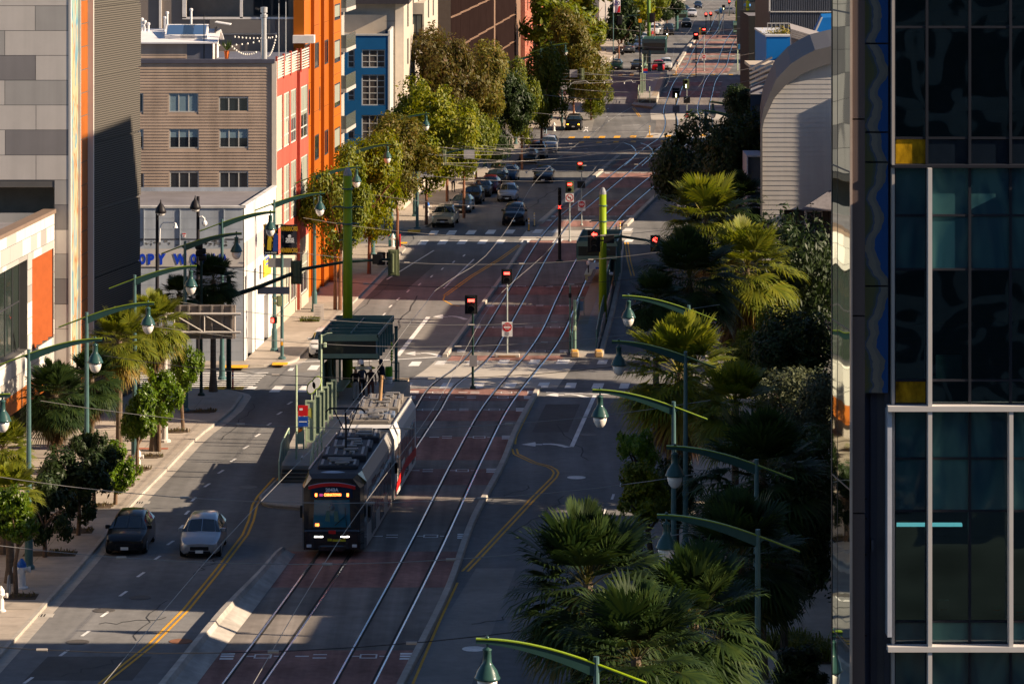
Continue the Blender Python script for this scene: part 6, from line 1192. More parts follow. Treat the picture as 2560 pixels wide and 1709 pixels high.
t, z, x = sig(1823,40,'farthest small signal with pink-red light at the top of the view'); post(t, z(10), .07, DGREEN); head(t, 0, z(6), .5, .8, ('red',None))
t, z, x = sig(1868,157,'signal with round red light on the yellow-green far pole','traffic_signal','traffic signal'); t.location.z = 0; head(t, 0, z(33), .62, 1.35, ('red',None,None), y0=-.5); b = MB(); b.tube([(0,-.4,z(33)),(0,1,z(33))],.05,6); b.build('bracket', BLK, t); b = MB(); b.lathe([(.5,z(16)),(.55,z(14)),(.5,z(10)),(.2,z(9))],10); b.build('blue_cap', mat('blue_cover',(.03,.12,.30),.6), t)
t, z, x = sig(1841,60,'signal with round red light on the farthest yellow-green pole'); head(t, 0, z(11), .6, 1.2, ('red',None,None), y0=-.4); b = MB(); b.tube([(0,-.3,z(11)),(0,1,z(11))],.05,6); b.build('bracket', BLK, t)
# three-light signal and mast arm on the far platform's lime pole
y = 224.6; t = thing('traffic_signal','three-light signal with red left arrow beside the lime pole','traffic signal',(XU(1485,y),y,0)); head(t, 0, ZV(602,y), .80, 1.42, ('arrow',None,None)); b = MB(); b.tube([(.1,.1,ZV(602,y)),(.9,.2,ZV(602,y))],.05,8); b.build('bracket', BLK, t)
t = thing('traffic_signal','mast arm with black message box and round red light before the sunlit palm','traffic signal',(XU(1507,y),y,0)); b = MB(); b.tube([(.2,0,ZV(593,y)),(1.2,-.05,ZV(591,y)),(XU(1640,y)-XU(1507,y),-.1,ZV(604,y))],[.10,.09,.06],8); b.build('mast_arm', DGREEN, t); x0 = XU(1522,y)-XU(1507,y); b = MB(); b.cbox(x0-.33,x0+.33,-.25,-.05,ZV(607,y),ZV(585,y),.02); b.build('message_box', BLK, t); head(t, XU(1638,y)-XU(1507,y), ZV(608,y), .62, 1.05, ('red',None), y0=-.1)
# near mast arm pole across the left road
t, z, x = sig(572,978,'dark green traffic pole at the near corner with long mast arm over the left road'); post(t, z(690), .15, mat('mast_green',(.020,.040,.032),.4,var=.12)); b = MB(); b.tube([(0,0,z(742)),(x(650),.0,z(716)),(x(760),0,z(672)),(x(860),0,z(655)),(x(985),0,z(647))],[.13,.12,.10,.08,.06],10); b.build('mast_arm', MATS['mast_green'], t)
for uu, vv, hh in ((741,681,59),(984,657,66)):
    hd = head(t, x(uu), z(vv), .62, hh/45.3, (None,None,None), True, math.pi, .05, OLV); b = MB(); b.cbox(x(uu)-.14,x(uu)+.02,-.22,.0,z(vv)-.55,z(vv)+.55,.05); b.build('housing_back', OLV, t).parent = hd
b = MB(); b.cbox(x(931),x(956),-.1,.02,z(660),z(635),.02); b.build('message_box', BLK, t); b = MB(); b.box(x(644),x(724),-.02,.02,z(735),z(717)); o = b.build('street_name_sign', SGREY, t); b = MB(); b.tube([(x(655),0,z(717)),(x(655),0,z(709))],.02,6); b.tube([(x(716),0,z(717)),(x(716),0,z(690))],.02,6); b.build('sign_hanger', DGREEN, t)
# signal post at the shop corner
t, z, x = sig(705,903,'teal signal post at the print shop corner with red hand light',zb=.14); post(t, z(560), .105, LPOLE); head(t, x(698), z(752), .34, .66, (None,None), False, R(-70), -.05, OLV); b = MB(); b.cbox(x(676),x(693),-.18,.0,z(807),z(791),.02); w_ = b.build('pedestrian_light', BLK, t); b = MB(); 
b.box(x(678.5),x(685),-.2,-.185,z(804.5),z(798)); 
for k in range(4): b.box(x(678.5+1.7*k),x(679.7+1.7*k),-.2,-.185,z(798),z(793.5+abs(k-1.5)*.8))
b.build('red_hand', RED, t).parent = w_; b = MB(); b.box(x(676)+.02,x(703),-.1,-.05,z(789),z(788)); b.build('bracket', DGREEN, t); b = MB(); b.cbox(x(702),x(708),-.2,-.08,z(862.5),z(854),.01); b.build('push_button', mat('button_yellow',(.65,.30,.02),.5), t); flat_sign(t,'button_sign',x(705),z(849),.15,.18,SWH,-.12); b = MB(); b.box(x(670),x(731),-.03,.0,z(668),z(645)); b.build('street_name_sign', SGREY, t)
# second crossing left mast
t, z, x = sig(1043,576,'teal mast at the second crossing with arm, white sign and street-name plate',zb=.14); post(t, z(405), .13, LPOLE); b = MB(); b.tube([(0,0,z(421)),(x(1075),0,z(402)),(x(1112),0,z(384)),(x(1150),0,z(375)),(x(1187),0,z(374))],[.11,.1,.09,.07,.06],8); b.build('mast_arm', DGREEN, t); hd = head(t, x(1110), z(394), .46, 1.32, (None,None,None), True, math.pi, .0, OLV); b = MB(); b.cbox(x(1106),x(1115),-.3,-.02,z(413),z(375),.04); b.build('housing_back', OLV, t).parent = hd; flat_sign(t,'sign_back',x(1173),z(386),.86,.72,mat('sign_pale',(.36,.34,.34),.5)); b = MB(); b.box(x(1028),x(1083),-.04,.04,z(443),z(429)); b.build('street_name_sign', mat('sign_pale2',(.42,.40,.40),.5), t)
# third crossing left mast
t, z, x = sig(1405,326,'teal mast at the third crossing with white sign under the olive tree',zb=.14); post(t, z(213), .12, LPOLE); b = MB(); b.tube([(0,0,z(196)),(x(1425),0,z(188)),(x(1460),0,z(180))],[.1,.08,.06],8); b.build('mast_arm', DGREEN, t); hd = head(t, x(1454), z(186), .6, 1.35, (None,None,None), True, math.pi, 0, OLV); b = MB(); b.cbox(x(1451),x(1457),-.3,-.02,z(200),z(171),.04); b.build('housing_back', OLV, t).parent = hd; flat_sign(t,'sign_back',x(1434),z(184),.85,.85,MATS['sign_pale']); flat_sign(t,'street_name_sign',x(1414),z(219),.95,.45,MATS['sign_pale'])
t, z, x = sig(1600,190,'dark mast arm with two unlit signals by the far green pole',zb=.14); post(t, z(45), .12, DGREEN); b = MB(); b.tube([(0,0,z(38)),(x(1575),0,z(40)),(x(1552),0,z(47))],[.1,.08,.06],8); b.build('mast_arm', DGREEN, t); head(t, x(1549), z(51), .8, 1.3, (None,None,None), True, math.pi); head(t, x(1630), z(45), .8, 1.35, (None,None,None), True, math.pi); b = MB(); b.box(x(1596),x(1604),-.2,0,z(57),z(48)); b.build('orange_sign', mat('orange_sign',(.65,.28,.01),.5), t)
# banners
def banner(t, x0, x1, z0, z1, m, y0=0.): 
    b = MB(); n = 6; b.strip([(lerp(x0,x1,k/n),y0+.03*math.sin(k*1.3),z0) for k in range(n+1)],[(lerp(x0,x1,k/n),y0+.03*math.sin(k*1.3),z1) for k in range(n+1)]); return b.build('banner', m, t)
y = 207.0; t = thing('banner_pair','two black street banners with gold scrawled letters beside the white wall','banner',(XU(699.5,y),y,0)); x_ = lambda u: XU(u,y)-XU(699.5,y); z_ = lambda v: ZV(v,y); NVY = mat('banner_black',(.012,.012,.018),.7,var=.1); GLD = mat('banner_gold',(.42,.24,.01),.6,var=.1); BWH = mat('banner_white',(.6,.6,.6),.6,var=0)
b1 = banner(t, x_(659), x_(696), z_(636.5), z_(562), NVY); b2 = banner(t, x_(703), x_(742), z_(636.5), z_(562), NVY); b = MB()
for v in (562,636.5): b.tube([(x_(658),0,z_(v)),(x_(743),0,z_(v))],.02,6)
b.build('banner_rod', DGREEN, t)
text_mesh('lettering','WARRIORS',.36,GLD,b2,(x_(722.5),-.06,z_(572)),sx=.56,bold=.012); text_mesh('lettering','WARRIORS',.36,GLD,b2,(x_(722.5),-.06,z_(626)),sx=.56,bold=.012); text_mesh('lettering','2025',.24,BWH,b2,(x_(725),-.06,z_(599)),bold=.012); text_mesh('lettering','PLAYOFFS',.11,BWH,b2,(x_(725),-.06,z_(605)),bold=.006)
b = MB(); Q = Matrix.Translation((x_(724),-.06,z_(590))) @ Matrix.Rotation(R(90),4,'X'); b.lathe([(.10,0),(.10,.005)],14,(0,0,0),0,Q); b.build('emblem', BWH, t).parent = b2
b = MB(); rr = random.Random(5)
for k in range(16):
    a = Vector((x_(rr.uniform(661,694)),-.05,z_(rr.uniform(566,600) if k%3 else rr.uniform(600,625)))); d = Vector((rr.uniform(-.1,.1),0,rr.uniform(.1,.3))); n = Vector((.03,0,.01)); b.poly([a-n,a+n,a+d+n,a+d-n])
b.build('gold_scrawl', GLD, t).parent = b1; b = MB(); b.prism([(x_(682),-.055,z_(628)),(x_(694),-.055,z_(628)),(x_(695),-.055,z_(590)),(x_(690),-.055,z_(580)),(x_(684),-.055,z_(592))],(0,.005,0)); b.build('blue_figure', mat('banner_blue',(.02,.05,.22),.6), t).parent = b1; b = MB(); b.prism([(x_(668),-.056,z_(624)),(x_(678),-.056,z_(626)),(x_(679),-.056,z_(598)),(x_(674),-.056,z_(588)),(x_(669),-.056,z_(600))],(0,.005,0)); b.build('yellow_figure', mat('banner_yellow',(.45,.33,.02),.6), t).parent = b1; text_mesh('lettering','CHASE CENTER',.12,BWH,b1,(x_(677.5),-.06,z_(632)),sx=.8)
y = 497.0; t = thing('street_banner','white banner with number twenty and a red corner under the far trees','banner',(XU(1543,y),y,0)); x_ = lambda u: XU(u,y)-XU(1543,y); b1 = banner(t, x_(1534), x_(1551), z_(32) if False else ZV(32,y), ZV(-6,y), SWH); text_mesh('lettering','20',.75,mat('banner_ink',(.05,.05,.2),.6),b1,(0,-.05,ZV(9,y)),bold=.02); b = MB(); b.prism([(x_(1543),-.05,ZV(31.5,y)),(x_(1550.5),-.05,ZV(31.5,y)),(x_(1550.5),-.05,ZV(14,y)),(x_(1547),-.05,ZV(16,y))],(0,.01,0)); b.build('red_corner', SRD, t).parent = b1; b = MB(); b.tube([(x_(1533),.1,0),(x_(1533),.1,ZV(-8,y))],.07,8); b.build('pole', LPOLE, t)
# overhead sign gantry seen from behind
t, z, x = sig(412,1111,'back of an overhead road sign on a white truss gantry',name='sign_gantry',cat='sign gantry',zb=.14); GW = mat('gantry_white',(.46,.42,.38),.5,var=.08,scale=2); b = MB(); b.tube([(0,0,0),(0,0,z(748))],[.16,.12],12); b.lathe([(.3,0),(.3,.1),(.2,.15)],12); b.build('post', GW, t); b = MB()
for v in (783,829): b.tube([(-.2,-.25,z(v)),(x(603),-.25,z(v))],.065,8)
for ua, ub in ((438,507),(512,583)): b.tube([(x(ua),-.25,z(786)),(x(ub),-.25,z(826))],.035,6)
for u in (437,512,588): b.tube([(x(u),-.25,z(784)),(x(u),-.25,z(828))],.035,6)
b.build('truss', GW, t); b = MB(); b.cbox(x(436),x(589),.05,.12,z(847),z(762),.02)
for v in (764,790,820,844): b.box(x(437),x(588),.0,.05,z(v)-.04,z(v)+.04)
for u in (450,472,500,530,556,580): b.box(x(u)-.05,x(u)+.05,-.16,.05,z(846),z(763))
b.build('sign_panel', mat('sign_aluminium',(.24,.205,.18),.5,metal=.3,var=.1), t)
# lamps before the print shop
for (u, vt, bell, lb, cam_) in ((393,525,(403,515,545),'black shop lamp pole with bell shade and white gooseneck light',0),(495,497,(489,505,530),'black shop lamp pole with domed shade and white camera',1)):
    y = 203.0; t = thing('shop_lamp', lb, 'street lamp', (XU(u,y),y,.14)); b = MB(); b.tube([(0,0,0),(0,0,ZV(vt,y))],[.12,.09],8); b.build('pole', mat('black_pole',(.018,.016,.018),.45,var=.1), t); bx_ = XU(bell[0],y)-XU(u,y); b = MB(); zt = ZV(bell[1],y); b.lathe([(.02,.25),(.05,.1),(.1,0),(.2,-.12),(.3,-.35),(.33,-.5),(.3,-.52)],12,(bx_,-.25,zt)); lm = b.build('shade', MATS['black_pole'], t, smooth=True); b = MB(); b.lathe([(.28,-.5),(.2,-.64),(.03,-.7)],12,(bx_,-.25,zt)); b.build('globe', GLOBE, lm); b = MB()
    if not cam_: b.tube([(.15,-.1,ZV(610,y)),(.18,-.1,ZV(572,y)),(.35,-.1,ZV(562,y)),(1.0,-.1,ZV(562,y)),(1.05,-.1,ZV(565,y))],.035,6); b.lathe([(.04,0),(.10,-.18),(.15,-.28)],10,(1.05,-.1,ZV(563,y)))
    else: b.tube([(.1,-.1,ZV(548,y)),(.25,-.1,ZV(547,y)),(.38,-.1,ZV(552,y)),(.38,-.1,ZV(558,y))],.05,6); b.lathe([(.08,0),(.15,-.1),(.15,-.22),(.05,-.32)],10,(.38,-.1,ZV(557,y)))
    b.build('white_camera' if cam_ else 'gooseneck_light', SWH, t)
y = 194.0; t = thing('traffic_signal','dark signal cluster seen side-on before the blue letters','traffic signal',(XU(503,y),y,.14)); post(t, ZV(610,y), .09, DGREEN)
for k,(du,v) in enumerate(((4,622),(-6,634),(5,640),(-5,650))): b = MB(); c = XU(503+du,y)-XU(503,y); b.lathe([(.17,0),(.17,.35),(.12,.4)],10,(0,0,0),0,Matrix.Translation((c,-.1,ZV(v,y))) @ Matrix.Rotation(R(90 if k%2 else -90),4,'Y')); b.build('signal_head', BLK, t)
# notice sign, sandwich of pavement furniture
t, z, x = sig(797,803,'blank white notice board on a post by the pavement grass',name='notice_sign',cat='sign',zb=.14); post(t, z(765), .05, DGREEN); flat_sign(t,'board',0,z(780),.66,1.05,mat('notice_white',(.50,.46,.43),.5,var=.08,scale=3))
for k in range(5): b = MB(); b.box(-.22,.15-.05*(k%2),-.125,-.114,z(766+6*k)-.03,z(766+6*k)-.01); b.build('printed_line', mat('print_grey',(.25,.24,.23),.6,var=0), t)
t, z, x = sig(782,735,'small parking notice on the lamp pole by the coral building',name='parking_sign',cat='sign',zb=.14); post(t, z(655), .04, MATS['grey_post']); flat_sign(t,'board',0,z(678),.42,.5,mat('parking_face',(.42,.33,.33),.5)); b = MB(); b.box(-.21,.21,-.125,-.113,z(672),z(667)); b.build('band', GLD, t)
t, z, x = sig(985,622,'teal utility cabinet with red frame behind a white hydrant',name='utility_cabinet',cat='cabinet',zb=.14); b = MB(); b.cbox(-.42,.42,0,.5,.05,z(588),.02); b.box(.42,.5,-.02,.5,0,z(587),1); b.box(-.42,.42,-.02,.0,z(590),z(587),1); b.box(-.32,.36,-.03,-.005,.3,1.0,2); b.build('case', [mat('cabinet_teal',(.04,.19,.20),.5,var=.08), SRD, mat('cabinet_panel',(.10,.26,.27),.5,var=.06)], t); b = MB(); b.box(-.45,.45,-.05,.55,0,.06); b.build('plinth', KERB, t)
t, z, x = sig(965,672,'dark double news box on the pavement under the mast arm',name='news_box',cat='news box',zb=.14); 
for dx in (-.35,.35): b = MB(); b.cbox(dx-.3,dx+.3,-.2,.25,.15,1.05,.03); b.build('box', BLK, t); b = MB(); b.box(dx-.2,dx+.2,-.21,-.2,.55,.9); b.build('door', mat('news_door',(.06,.06,.065),.3), t)
HYD = mat('hydrant_white',(.62,.58,.54),.4,var=.08,scale=6)
def hydrant(u, v, label, h=.95, cap=None, s_=1.):
    p = G(u,v); t = thing('fire_hydrant', label, 'fire hydrant', (p.x,p.y,.14)); b = MB(); b.lathe([(.2*s_,0),(.2*s_,.05),(.13*s_,.08),(.12*s_,h*.6),(.17*s_,h*.65),(.17*s_,h*.72),(.12*s_,h*.76)],14); b.build('barrel', HYD, t); b = MB(); b.lathe([(.15*s_,h*.74),(.14*s_,h*.86),(.08*s_,h*.95),(.05*s_,h),(.03*s_,h*1.03)],14); b.build('cap', cap or HYD, t); b = MB()
    for a in (0,180,-90): b.lathe([(.08*s_,0),(.08*s_,.2*s_),(.10*s_,.21*s_),(.10*s_,.27*s_)],10,(0,0,0),0,Matrix.Translation((0,0,h*.64)) @ Matrix.Rotation(R(a),4,'Z') @ Matrix.Rotation(R(90),4,'Y'))
    b.build('outlet', HYD, t)
hydrant(345,1180,'white fire hydrant beside the near kerb under round trees'); hydrant(982,622,'white hydrant standing before the teal cabinet',1.0); hydrant(54,1478,'short white bin-like hydrant with blue cap below the round tree',1.15,mat('hydrant_blue',(.02,.10,.36),.4),1.3); hydrant(2,1536,'white hydrant cut by the left edge',.95); hydrant(1068,545,'shaded white hydrant with blue cap beside the pickup',1.2,MATS['hydrant_blue'],1.3); hydrant(1385,331,'white hydrant at the third crossing corner',.95)
p = G(22,1500); t = thing('bike_rack','round grey bike rack at the left edge','bike rack',(p.x,p.y,.14)); b = MB(); b.tube([(-.0,-.3*math.cos(a),.42+.42*math.sin(a)) if True else 0 for a in [R(-80+20*k) for k in range(18)]],.035,8); b.build('hoop', mat('rack_grey',(.25,.25,.25),.4,metal=.5), t); b = MB(); b.box(-.06,.06,-.12,.12,0,.02); b.build('base', MATS['rack_grey'], t)
for i,(u,v,h,c,lb) in enumerate(((582,978,1.05,(.5,.015,.03),'red-striped flexible post at the near corner'),(1322,578,1.05,(.62,.32,.02),'yellow flexible post on the median nose, front one'),(1336,566,1.1,(.62,.45,.2),'pale yellow flexible post behind the front one'),(1550,592,1.15,(.62,.32,.01),'yellow post at the fenced platform end'),(1624,342,1.2,(.62,.36,.03),'yellow flexible post at the third crossing median'),(1872,180,1.3,(.65,.05,.01),'orange-red post at the far crossing kerb'),(1248,418,1.1,(.7,.06,.01),'small orange cone-like post beside the parked cars'),(1690,186,.9,(.6,.3,.02),'yellow tip post where the pedestrian crosses'))):
    p = G(u,v); t = thing('flexible_post', lb, 'bollard', (p.x,p.y,.01 if i else .14)); b = MB(); b.lathe([(.05,0),(.05,h*.97),(.03,h)],10); b.build('tube', mat('post_paint_%s'%'abcdefgh'[i],c,.5,var=.08), t); b = MB(); b.lathe([(.14,0),(.14,.04),(.06,.07)],10); b.build('base', BLK, t); b = MB()
    for f in (.55,.75): b.lathe([(.054,h*f),(.054,h*f+.1)],10)
    b.build('reflective_band', SWH, t)
p = G(1268,893); t = thing('concrete_island','small concrete block under the no-entry signal post','traffic island',(p.x,p.y,0)); b = MB(); b.cbox(-.75,.75,-.3,.3,0,.22,.05); b.build('block', KERB, t); b = MB(); b.box(-.5,.5,-.31,-.3,.06,.16); b.build('face_band', mat('band_rust',(.3,.17,.1),.8), t)
# ---- overhead wires
WM_ = mat('wire_metal',(.30,.28,.25),.45,metal=.5,var=0); WMD = mat('wire_dark',(.03,.03,.033),.5,var=0)
GWI = 'overhead tram wires'
def contact(C, off, lb, y0=88, y1=760):
    t = thing('contact_wire', lb, 'overhead wire', (C(140),140,5.6), 0, GWI); b = MB(); ys = [y0 + 6*k for k in range(int((y1-y0)/6)+1)]; b.tube([(C(y)+.18*math.sin(y*.09)-t.location.x, y-140, 0) for y in ys], .012, 4, 0, False); b.build('cable', WM_, t)
    b = MB(); b.box(-.03,.03,-.3,.3,.0,.1); b.build('clip', WM_, t)
contact(C1, 0, 'contact wire above the rails used by the tram'); contact(C2, 0, 'contact wire above the empty right-hand rails')
def span(x0, z0, x1, z1, y0, y1, sag, lb, m=WM_, r=.014):
    t = thing('span_wire', lb, 'overhead wire', ((x0+x1)/2,(y0+y1)/2,(z0+z1)/2-sag), 0, GWI); b = MB(); L = t.location; b.tube([(lerp(x0,x1,f)-L.x, lerp(y0,y1,f)-L.y, lerp(z0,z1,f)-4*sag*f*(1-f)-L.z) for f in [k/14 for k in range(15)]], r, 4, 0, False); b.build('cable', m, t); b = MB(); 
    for f in (.3,.55,.7): b.tube([(lerp(x0,x1,f-.006)-L.x, lerp(y0,y1,f)-L.y, lerp(z0,z1,f)-4*sag*f*(1-f)-L.z),(lerp(x0,x1,f+.006)-L.x, lerp(y0,y1,f)-L.y, lerp(z0,z1,f)-4*sag*f*(1-f)-L.z)], .05, 6)
    b.build('insulator', mat('insulator',(.34,.30,.26),.4), t)
SP = [(103,WMD),(117,WM_),(131,WM_),(146,WM_),(158,WMD),(172,WM_),(180,WM_),(194,WMD),(208,WM_),(223,WM_),(240,WM_),(262,WM_),(271,WM_),(277,WMD),(281,WM_),(285,WM_),(289,WM_),(305,WM_),(330,WM_),(352,WM_),(372,WM_),(395,WM_),(420,WM_),(440,WM_),(462,WM_),(500,WM_),(540,WM_),(590,WM_)]
for i,(y,m) in enumerate(SP):
    xl = lcurb(y)-1.4; xr = RC(y)+1.2; span(xl, 7.0+.3*math.sin(i*2.1), xr, 7.0+.3*math.cos(i*1.7), y-.6*math.sin(i), y+.9*math.cos(i*1.3), 1.15, '%s span wire across the street counted from the front' % ORD[i], m, .014 if y < 260 else .022)
for i,(xa,ya_,xb,yb_) in enumerate(((-12,277,10,290),(-13,291,14,279),(-11,283,16,296),(-14,268,13,284),(-9,287,18,283),(-12,294,12,292),(-4,372,22,386),(-6,388,24,378),(-3,393,25,395))): span(xa,7.2,xb,7.1,ya_,yb_,1.0,'%s diagonal wire above the far tram junctions counted from the front' % ORD[i],WM_,.02)
for k,(ua,va,ub,vb_,y) in enumerate(((1185,433,1235,423,282),(1255,425,1300,420,285),(1316,430,1420,428,284),(1426,211,1490,208,386),(1510,207,1540,206,388),(1560,208,1590,206,388))):
    p0, p1 = P(ua,va,y), P(ub,vb_,y); t = thing('wire_fitting','bent pale wire fitting, %s from the left over the crossings' % ORD[k],'wire fitting',p0,0,GWI); d = p1-p0; b = MB(); b.tube([Vector(),d*.15+Vector((0,0,.25)),d*.6+Vector((0,0,.28)),d*.75,d],.035,6); b.build('rod', mat('fitting_pale',(.40,.39,.38),.4), t); b = MB(); b.lathe([(.08,-.1),(.08,.1)],8); b.build('knob', MATS['fitting_pale'], t)
# ================================================================ CARS
TYRE = mat('tyre', (.015,.015,.015), .85, var=.1); RIM = mat('rim', (.36,.36,.37), .3, metal=.8, var=.05); CGL = glass_mat('car_glass', (.012,.020,.026), .03, .9); HLM = mat('headlight_lens', (.55,.56,.58), .1, var=0, spec=.9); HLG = mat('headlight_glow', (1,.92,.75), .2, var=0, emit=3.5); TLM = mat('taillight', (.30,.01,.01), .15, var=0); TLG = mat('taillight_glow', (1,.04,.02), .3, var=0, emit=4); AMB = mat('indicator_glow', (1,.33,.02), .3, var=0, emit=4); PLATE = mat('number_plate', (.58,.58,.56), .5, var=.05); TRIM = mat('black_trim', (.012,.012,.013), .5, var=.1); CHR = mat('chrome_trim', (.6,.6,.62), .15, metal=1., var=0)
def paint(name, c, metal=.3, rough=.28): return mat('paint_'+name, c, rough, metal=metal, var=.04, scale=2, coat=.6)
#  side profiles: stations along the length (front = 0): (y, half width, sill z, belt z, roof z, roof half width)
PROF = {
 'hatch': (4.1,1.74,[(0,.60,.30,.62,.64,.58),(.12,.76,.22,.70,.74,.70),(.55,.84,.20,.82,.88,.78),(1.05,.86,.20,.92,.97,.80),(1.75,.87,.20,.96,1.38,.62),(2.25,.87,.20,.97,1.50,.60),(3.1,.87,.20,.99,1.50,.59),(3.75,.85,.22,1.0,1.32,.58),(4.0,.78,.30,.96,1.05,.66),(4.1,.70,.40,.80,.84,.62)], 3, 7),
 'sedan': (4.7,1.82,[(0,.62,.30,.60,.62,.58),(.15,.80,.22,.68,.72,.74),(.6,.88,.20,.80,.85,.82),(1.35,.91,.20,.90,.95,.84),(2.15,.91,.20,.94,1.36,.62),(2.6,.91,.20,.95,1.44,.60),(3.4,.91,.20,.97,1.41,.60),(4.1,.89,.22,.99,1.08,.74),(4.55,.82,.30,.97,1.02,.74),(4.7,.74,.40,.84,.88,.68)], 3, 6),
 'suv': (4.6,1.87,[(0,.68,.36,.78,.82,.62),(.12,.84,.28,.92,.97,.76),(.55,.90,.26,1.02,1.08,.82),(1.15,.93,.26,1.08,1.14,.84),(1.75,.93,.26,1.12,1.55,.68),(2.2,.93,.26,1.13,1.69,.66),(3.6,.93,.26,1.15,1.68,.66),(4.25,.91,.28,1.15,1.52,.64),(4.5,.86,.34,1.10,1.20,.74),(4.6,.78,.44,.92,.98,.70)], 3, 7),
 'pickup': (5.1,1.80,[(0,.74,.42,.86,.90,.66),(.12,.86,.36,.98,1.02,.76),(.6,.90,.34,1.04,1.09,.80),(1.3,.91,.34,1.08,1.13,.82),(1.85,.91,.34,1.12,1.56,.68),(2.2,.91,.34,1.12,1.68,.66),(3.1,.91,.34,1.12,1.67,.66),(3.35,.91,.34,1.10,1.13,.80),(4.95,.90,.36,1.10,1.12,.84),(5.1,.88,.46,1.06,1.08,.82)], 3, 6),
 'van': (5.0,1.95,[(0,.72,.36,.88,.94,.66),(.12,.88,.30,1.02,1.10,.80),(.6,.94,.28,1.14,1.22,.86),(.95,.97,.28,1.18,1.30,.88),(1.5,.97,.28,1.22,1.80,.76),(1.9,.97,.28,1.22,1.94,.74),(4.5,.97,.28,1.22,1.94,.74),(4.85,.96,.30,1.22,1.86,.74),(4.98,.93,.36,1.2,1.5,.80),(5.0,.9,.44,1.0,1.1,.80)], 3, 7)}
CARC = {}
def car_proto(kind, pname, col, lit='', metal=.3):
    key = (kind, pname, lit)
    if key in CARC: return CARC[key], False
    L_, W_, st, i0, i1 = PROF[kind]; pm_ = paint(pname, col, metal); t = thing('parked_car','car','car'); b = MB(); rings = []
    for (y,w_,zs,zb,zr,rw) in st:
        zm = lerp(zs,zb,.55); half = [(0,zs),(w_*.86,zs),(w_,zs+.10),(w_*1.01,zm),(w_*.965,zb),(rw*.97+ .0,lerp(zb,zr,.80)),(rw*.80,zr-.015),(0,zr+.02)]
        if zr-zb < .25: half[5] = (max(rw,w_*.90),lerp(zb,zr,.5)); half[6] = (rw*.75,zr)
        rings.append([(x,y,z) for x,z in half] + [(-x,y,z) for x,z in half[-2:0:-1]])
    n = len(rings[0]); o = len(b.v); vs = [q for rg in rings for q in rg]; fs = []; gl = MB(); gi = []
    for i in range(len(rings)-1):
        for k in range(n):
            j = (k+1)%n; f = (i*n+k, i*n+j, (i+1)*n+j, (i+1)*n+k)
            cab = i0 <= i < i1; side = k in (4,9); top = k in (5,6,7,8)
            if (cab and side and i > i0-0 and st[i][4]-st[i][3] > .25) : gi.append(f)
            if (i == i0 and k in (5,6,7,8,4,9)) or (i == i1-0 and k in (5,6,7,8) and kind not in ('pickup',)) or (kind == 'pickup' and i == i1 and k in (5,6,7,8)) or (kind == 'sedan' and i == i1 and k in (5,6,7,8)): gi.append(f)
            fs.append(f)
    fs += [tuple(range(n)), tuple((len(rings)-1)*n+k for k in reversed(range(n)))]
    b.add(vs, fs); body = fix_normals(b.build('body', pm_, t, smooth=True))
    bev = body.modifiers.new('edge','EDGE_SPLIT'); bev.split_angle = R(38)
    # glass: inset copies of the glazed faces, a hair outside the body
    g = MB()
    for f in set(gi):
        q = [Vector(vs[k]) for k in f]; c = sum(q, Vector())/4; nn = (q[1]-q[0]).cross(q[2]-q[0])
        if nn.length < 1e-6: nn = (q[2]-q[0]).cross(q[3]-q[0])
        nn.normalize(); mid = Vector((0,L_*.5,.7)); nn = nn if nn.dot(c-mid) > 0 else -nn
        wide = abs(c.x) < .7; ins = .04 if not wide else .0
        q2 = []
        for p in q:
            r_ = c + (p-c)*(1-(.10 if not wide else .05)); q2.append(r_ + nn*.012)
        g.poly(q2)
    gg = fix_normals(g.build('window', CGL, t))
    # wheels
    zr_ = .32 if kind in ('hatch','sedan') else .37; fy, ry = (.80, L_-.78)
    for y in (fy, ry):
        for sx in (-1,1):
            b = MB(); M = Matrix.Translation((sx*(W_/2-.12),y,zr_)) @ Matrix.Rotation(R(90),4,'Y'); b.lathe([(zr_*.62,-.10),(zr_*.94,-.11),(zr_,-.07),(zr_,.07),(zr_*.94,.11),(zr_*.62,.10)],20,(0,0,0),0,M); wh_ = b.build('wheel', TYRE, t, smooth=False)
            b = MB(); b.lathe([(.03,.075*sx),(zr_*.30,.10*sx),(zr_*.62,.115*sx),(zr_*.64,.06*sx),(.02,.05*sx)][::(1 if sx > 0 else -1)],16,(0,0,0),0,M); b.build('rim', RIM, t).parent = wh_
    w0 = st[1][1]; zh = lerp(st[1][2],st[1][3],.80)
    for sx in (-1,1):
        b = MB(); b.prism([(sx*w0*.55,.10,zh-.07),(sx*w0*.98,.22,zh-.05),(sx*w0*.99,.26,zh+.10),(sx*w0*.60,.06,zh+.05)][::sx],(0,.10,0)); b.build('headlight', HLG if 'h' in lit else HLM, t)
        if 'a' in lit: b = MB(); b.cbox(sx*w0*.72-.10,sx*w0*.72+.10,-.03,.06,zh-.16,zh-.06,.01); b.build('indicator', AMB, t)
        b = MB(); w9 = st[-2][1]; zt_ = st[-2][3]-.12; b.prism([(sx*w9*.62,L_-.02,zt_-.12),(sx*w9*1.0,L_-.10,zt_-.12),(sx*w9*1.0,L_-.10,zt_+.12),(sx*w9*.66,L_+.0,zt_+.12)][::-sx],(0,-.08,0)); b.build('taillight', TLG if 't' in lit else TLM, t)
        b = MB(); ym = st[i0][0]+.35; zm = st[i0][3]+.06; b.cbox(sx*(W_/2+.02)-.10,sx*(W_/2+.02)+.10,ym-.06,ym+.07,zm-.07,zm+.09,.02); b.build('mirror', pm_, t)
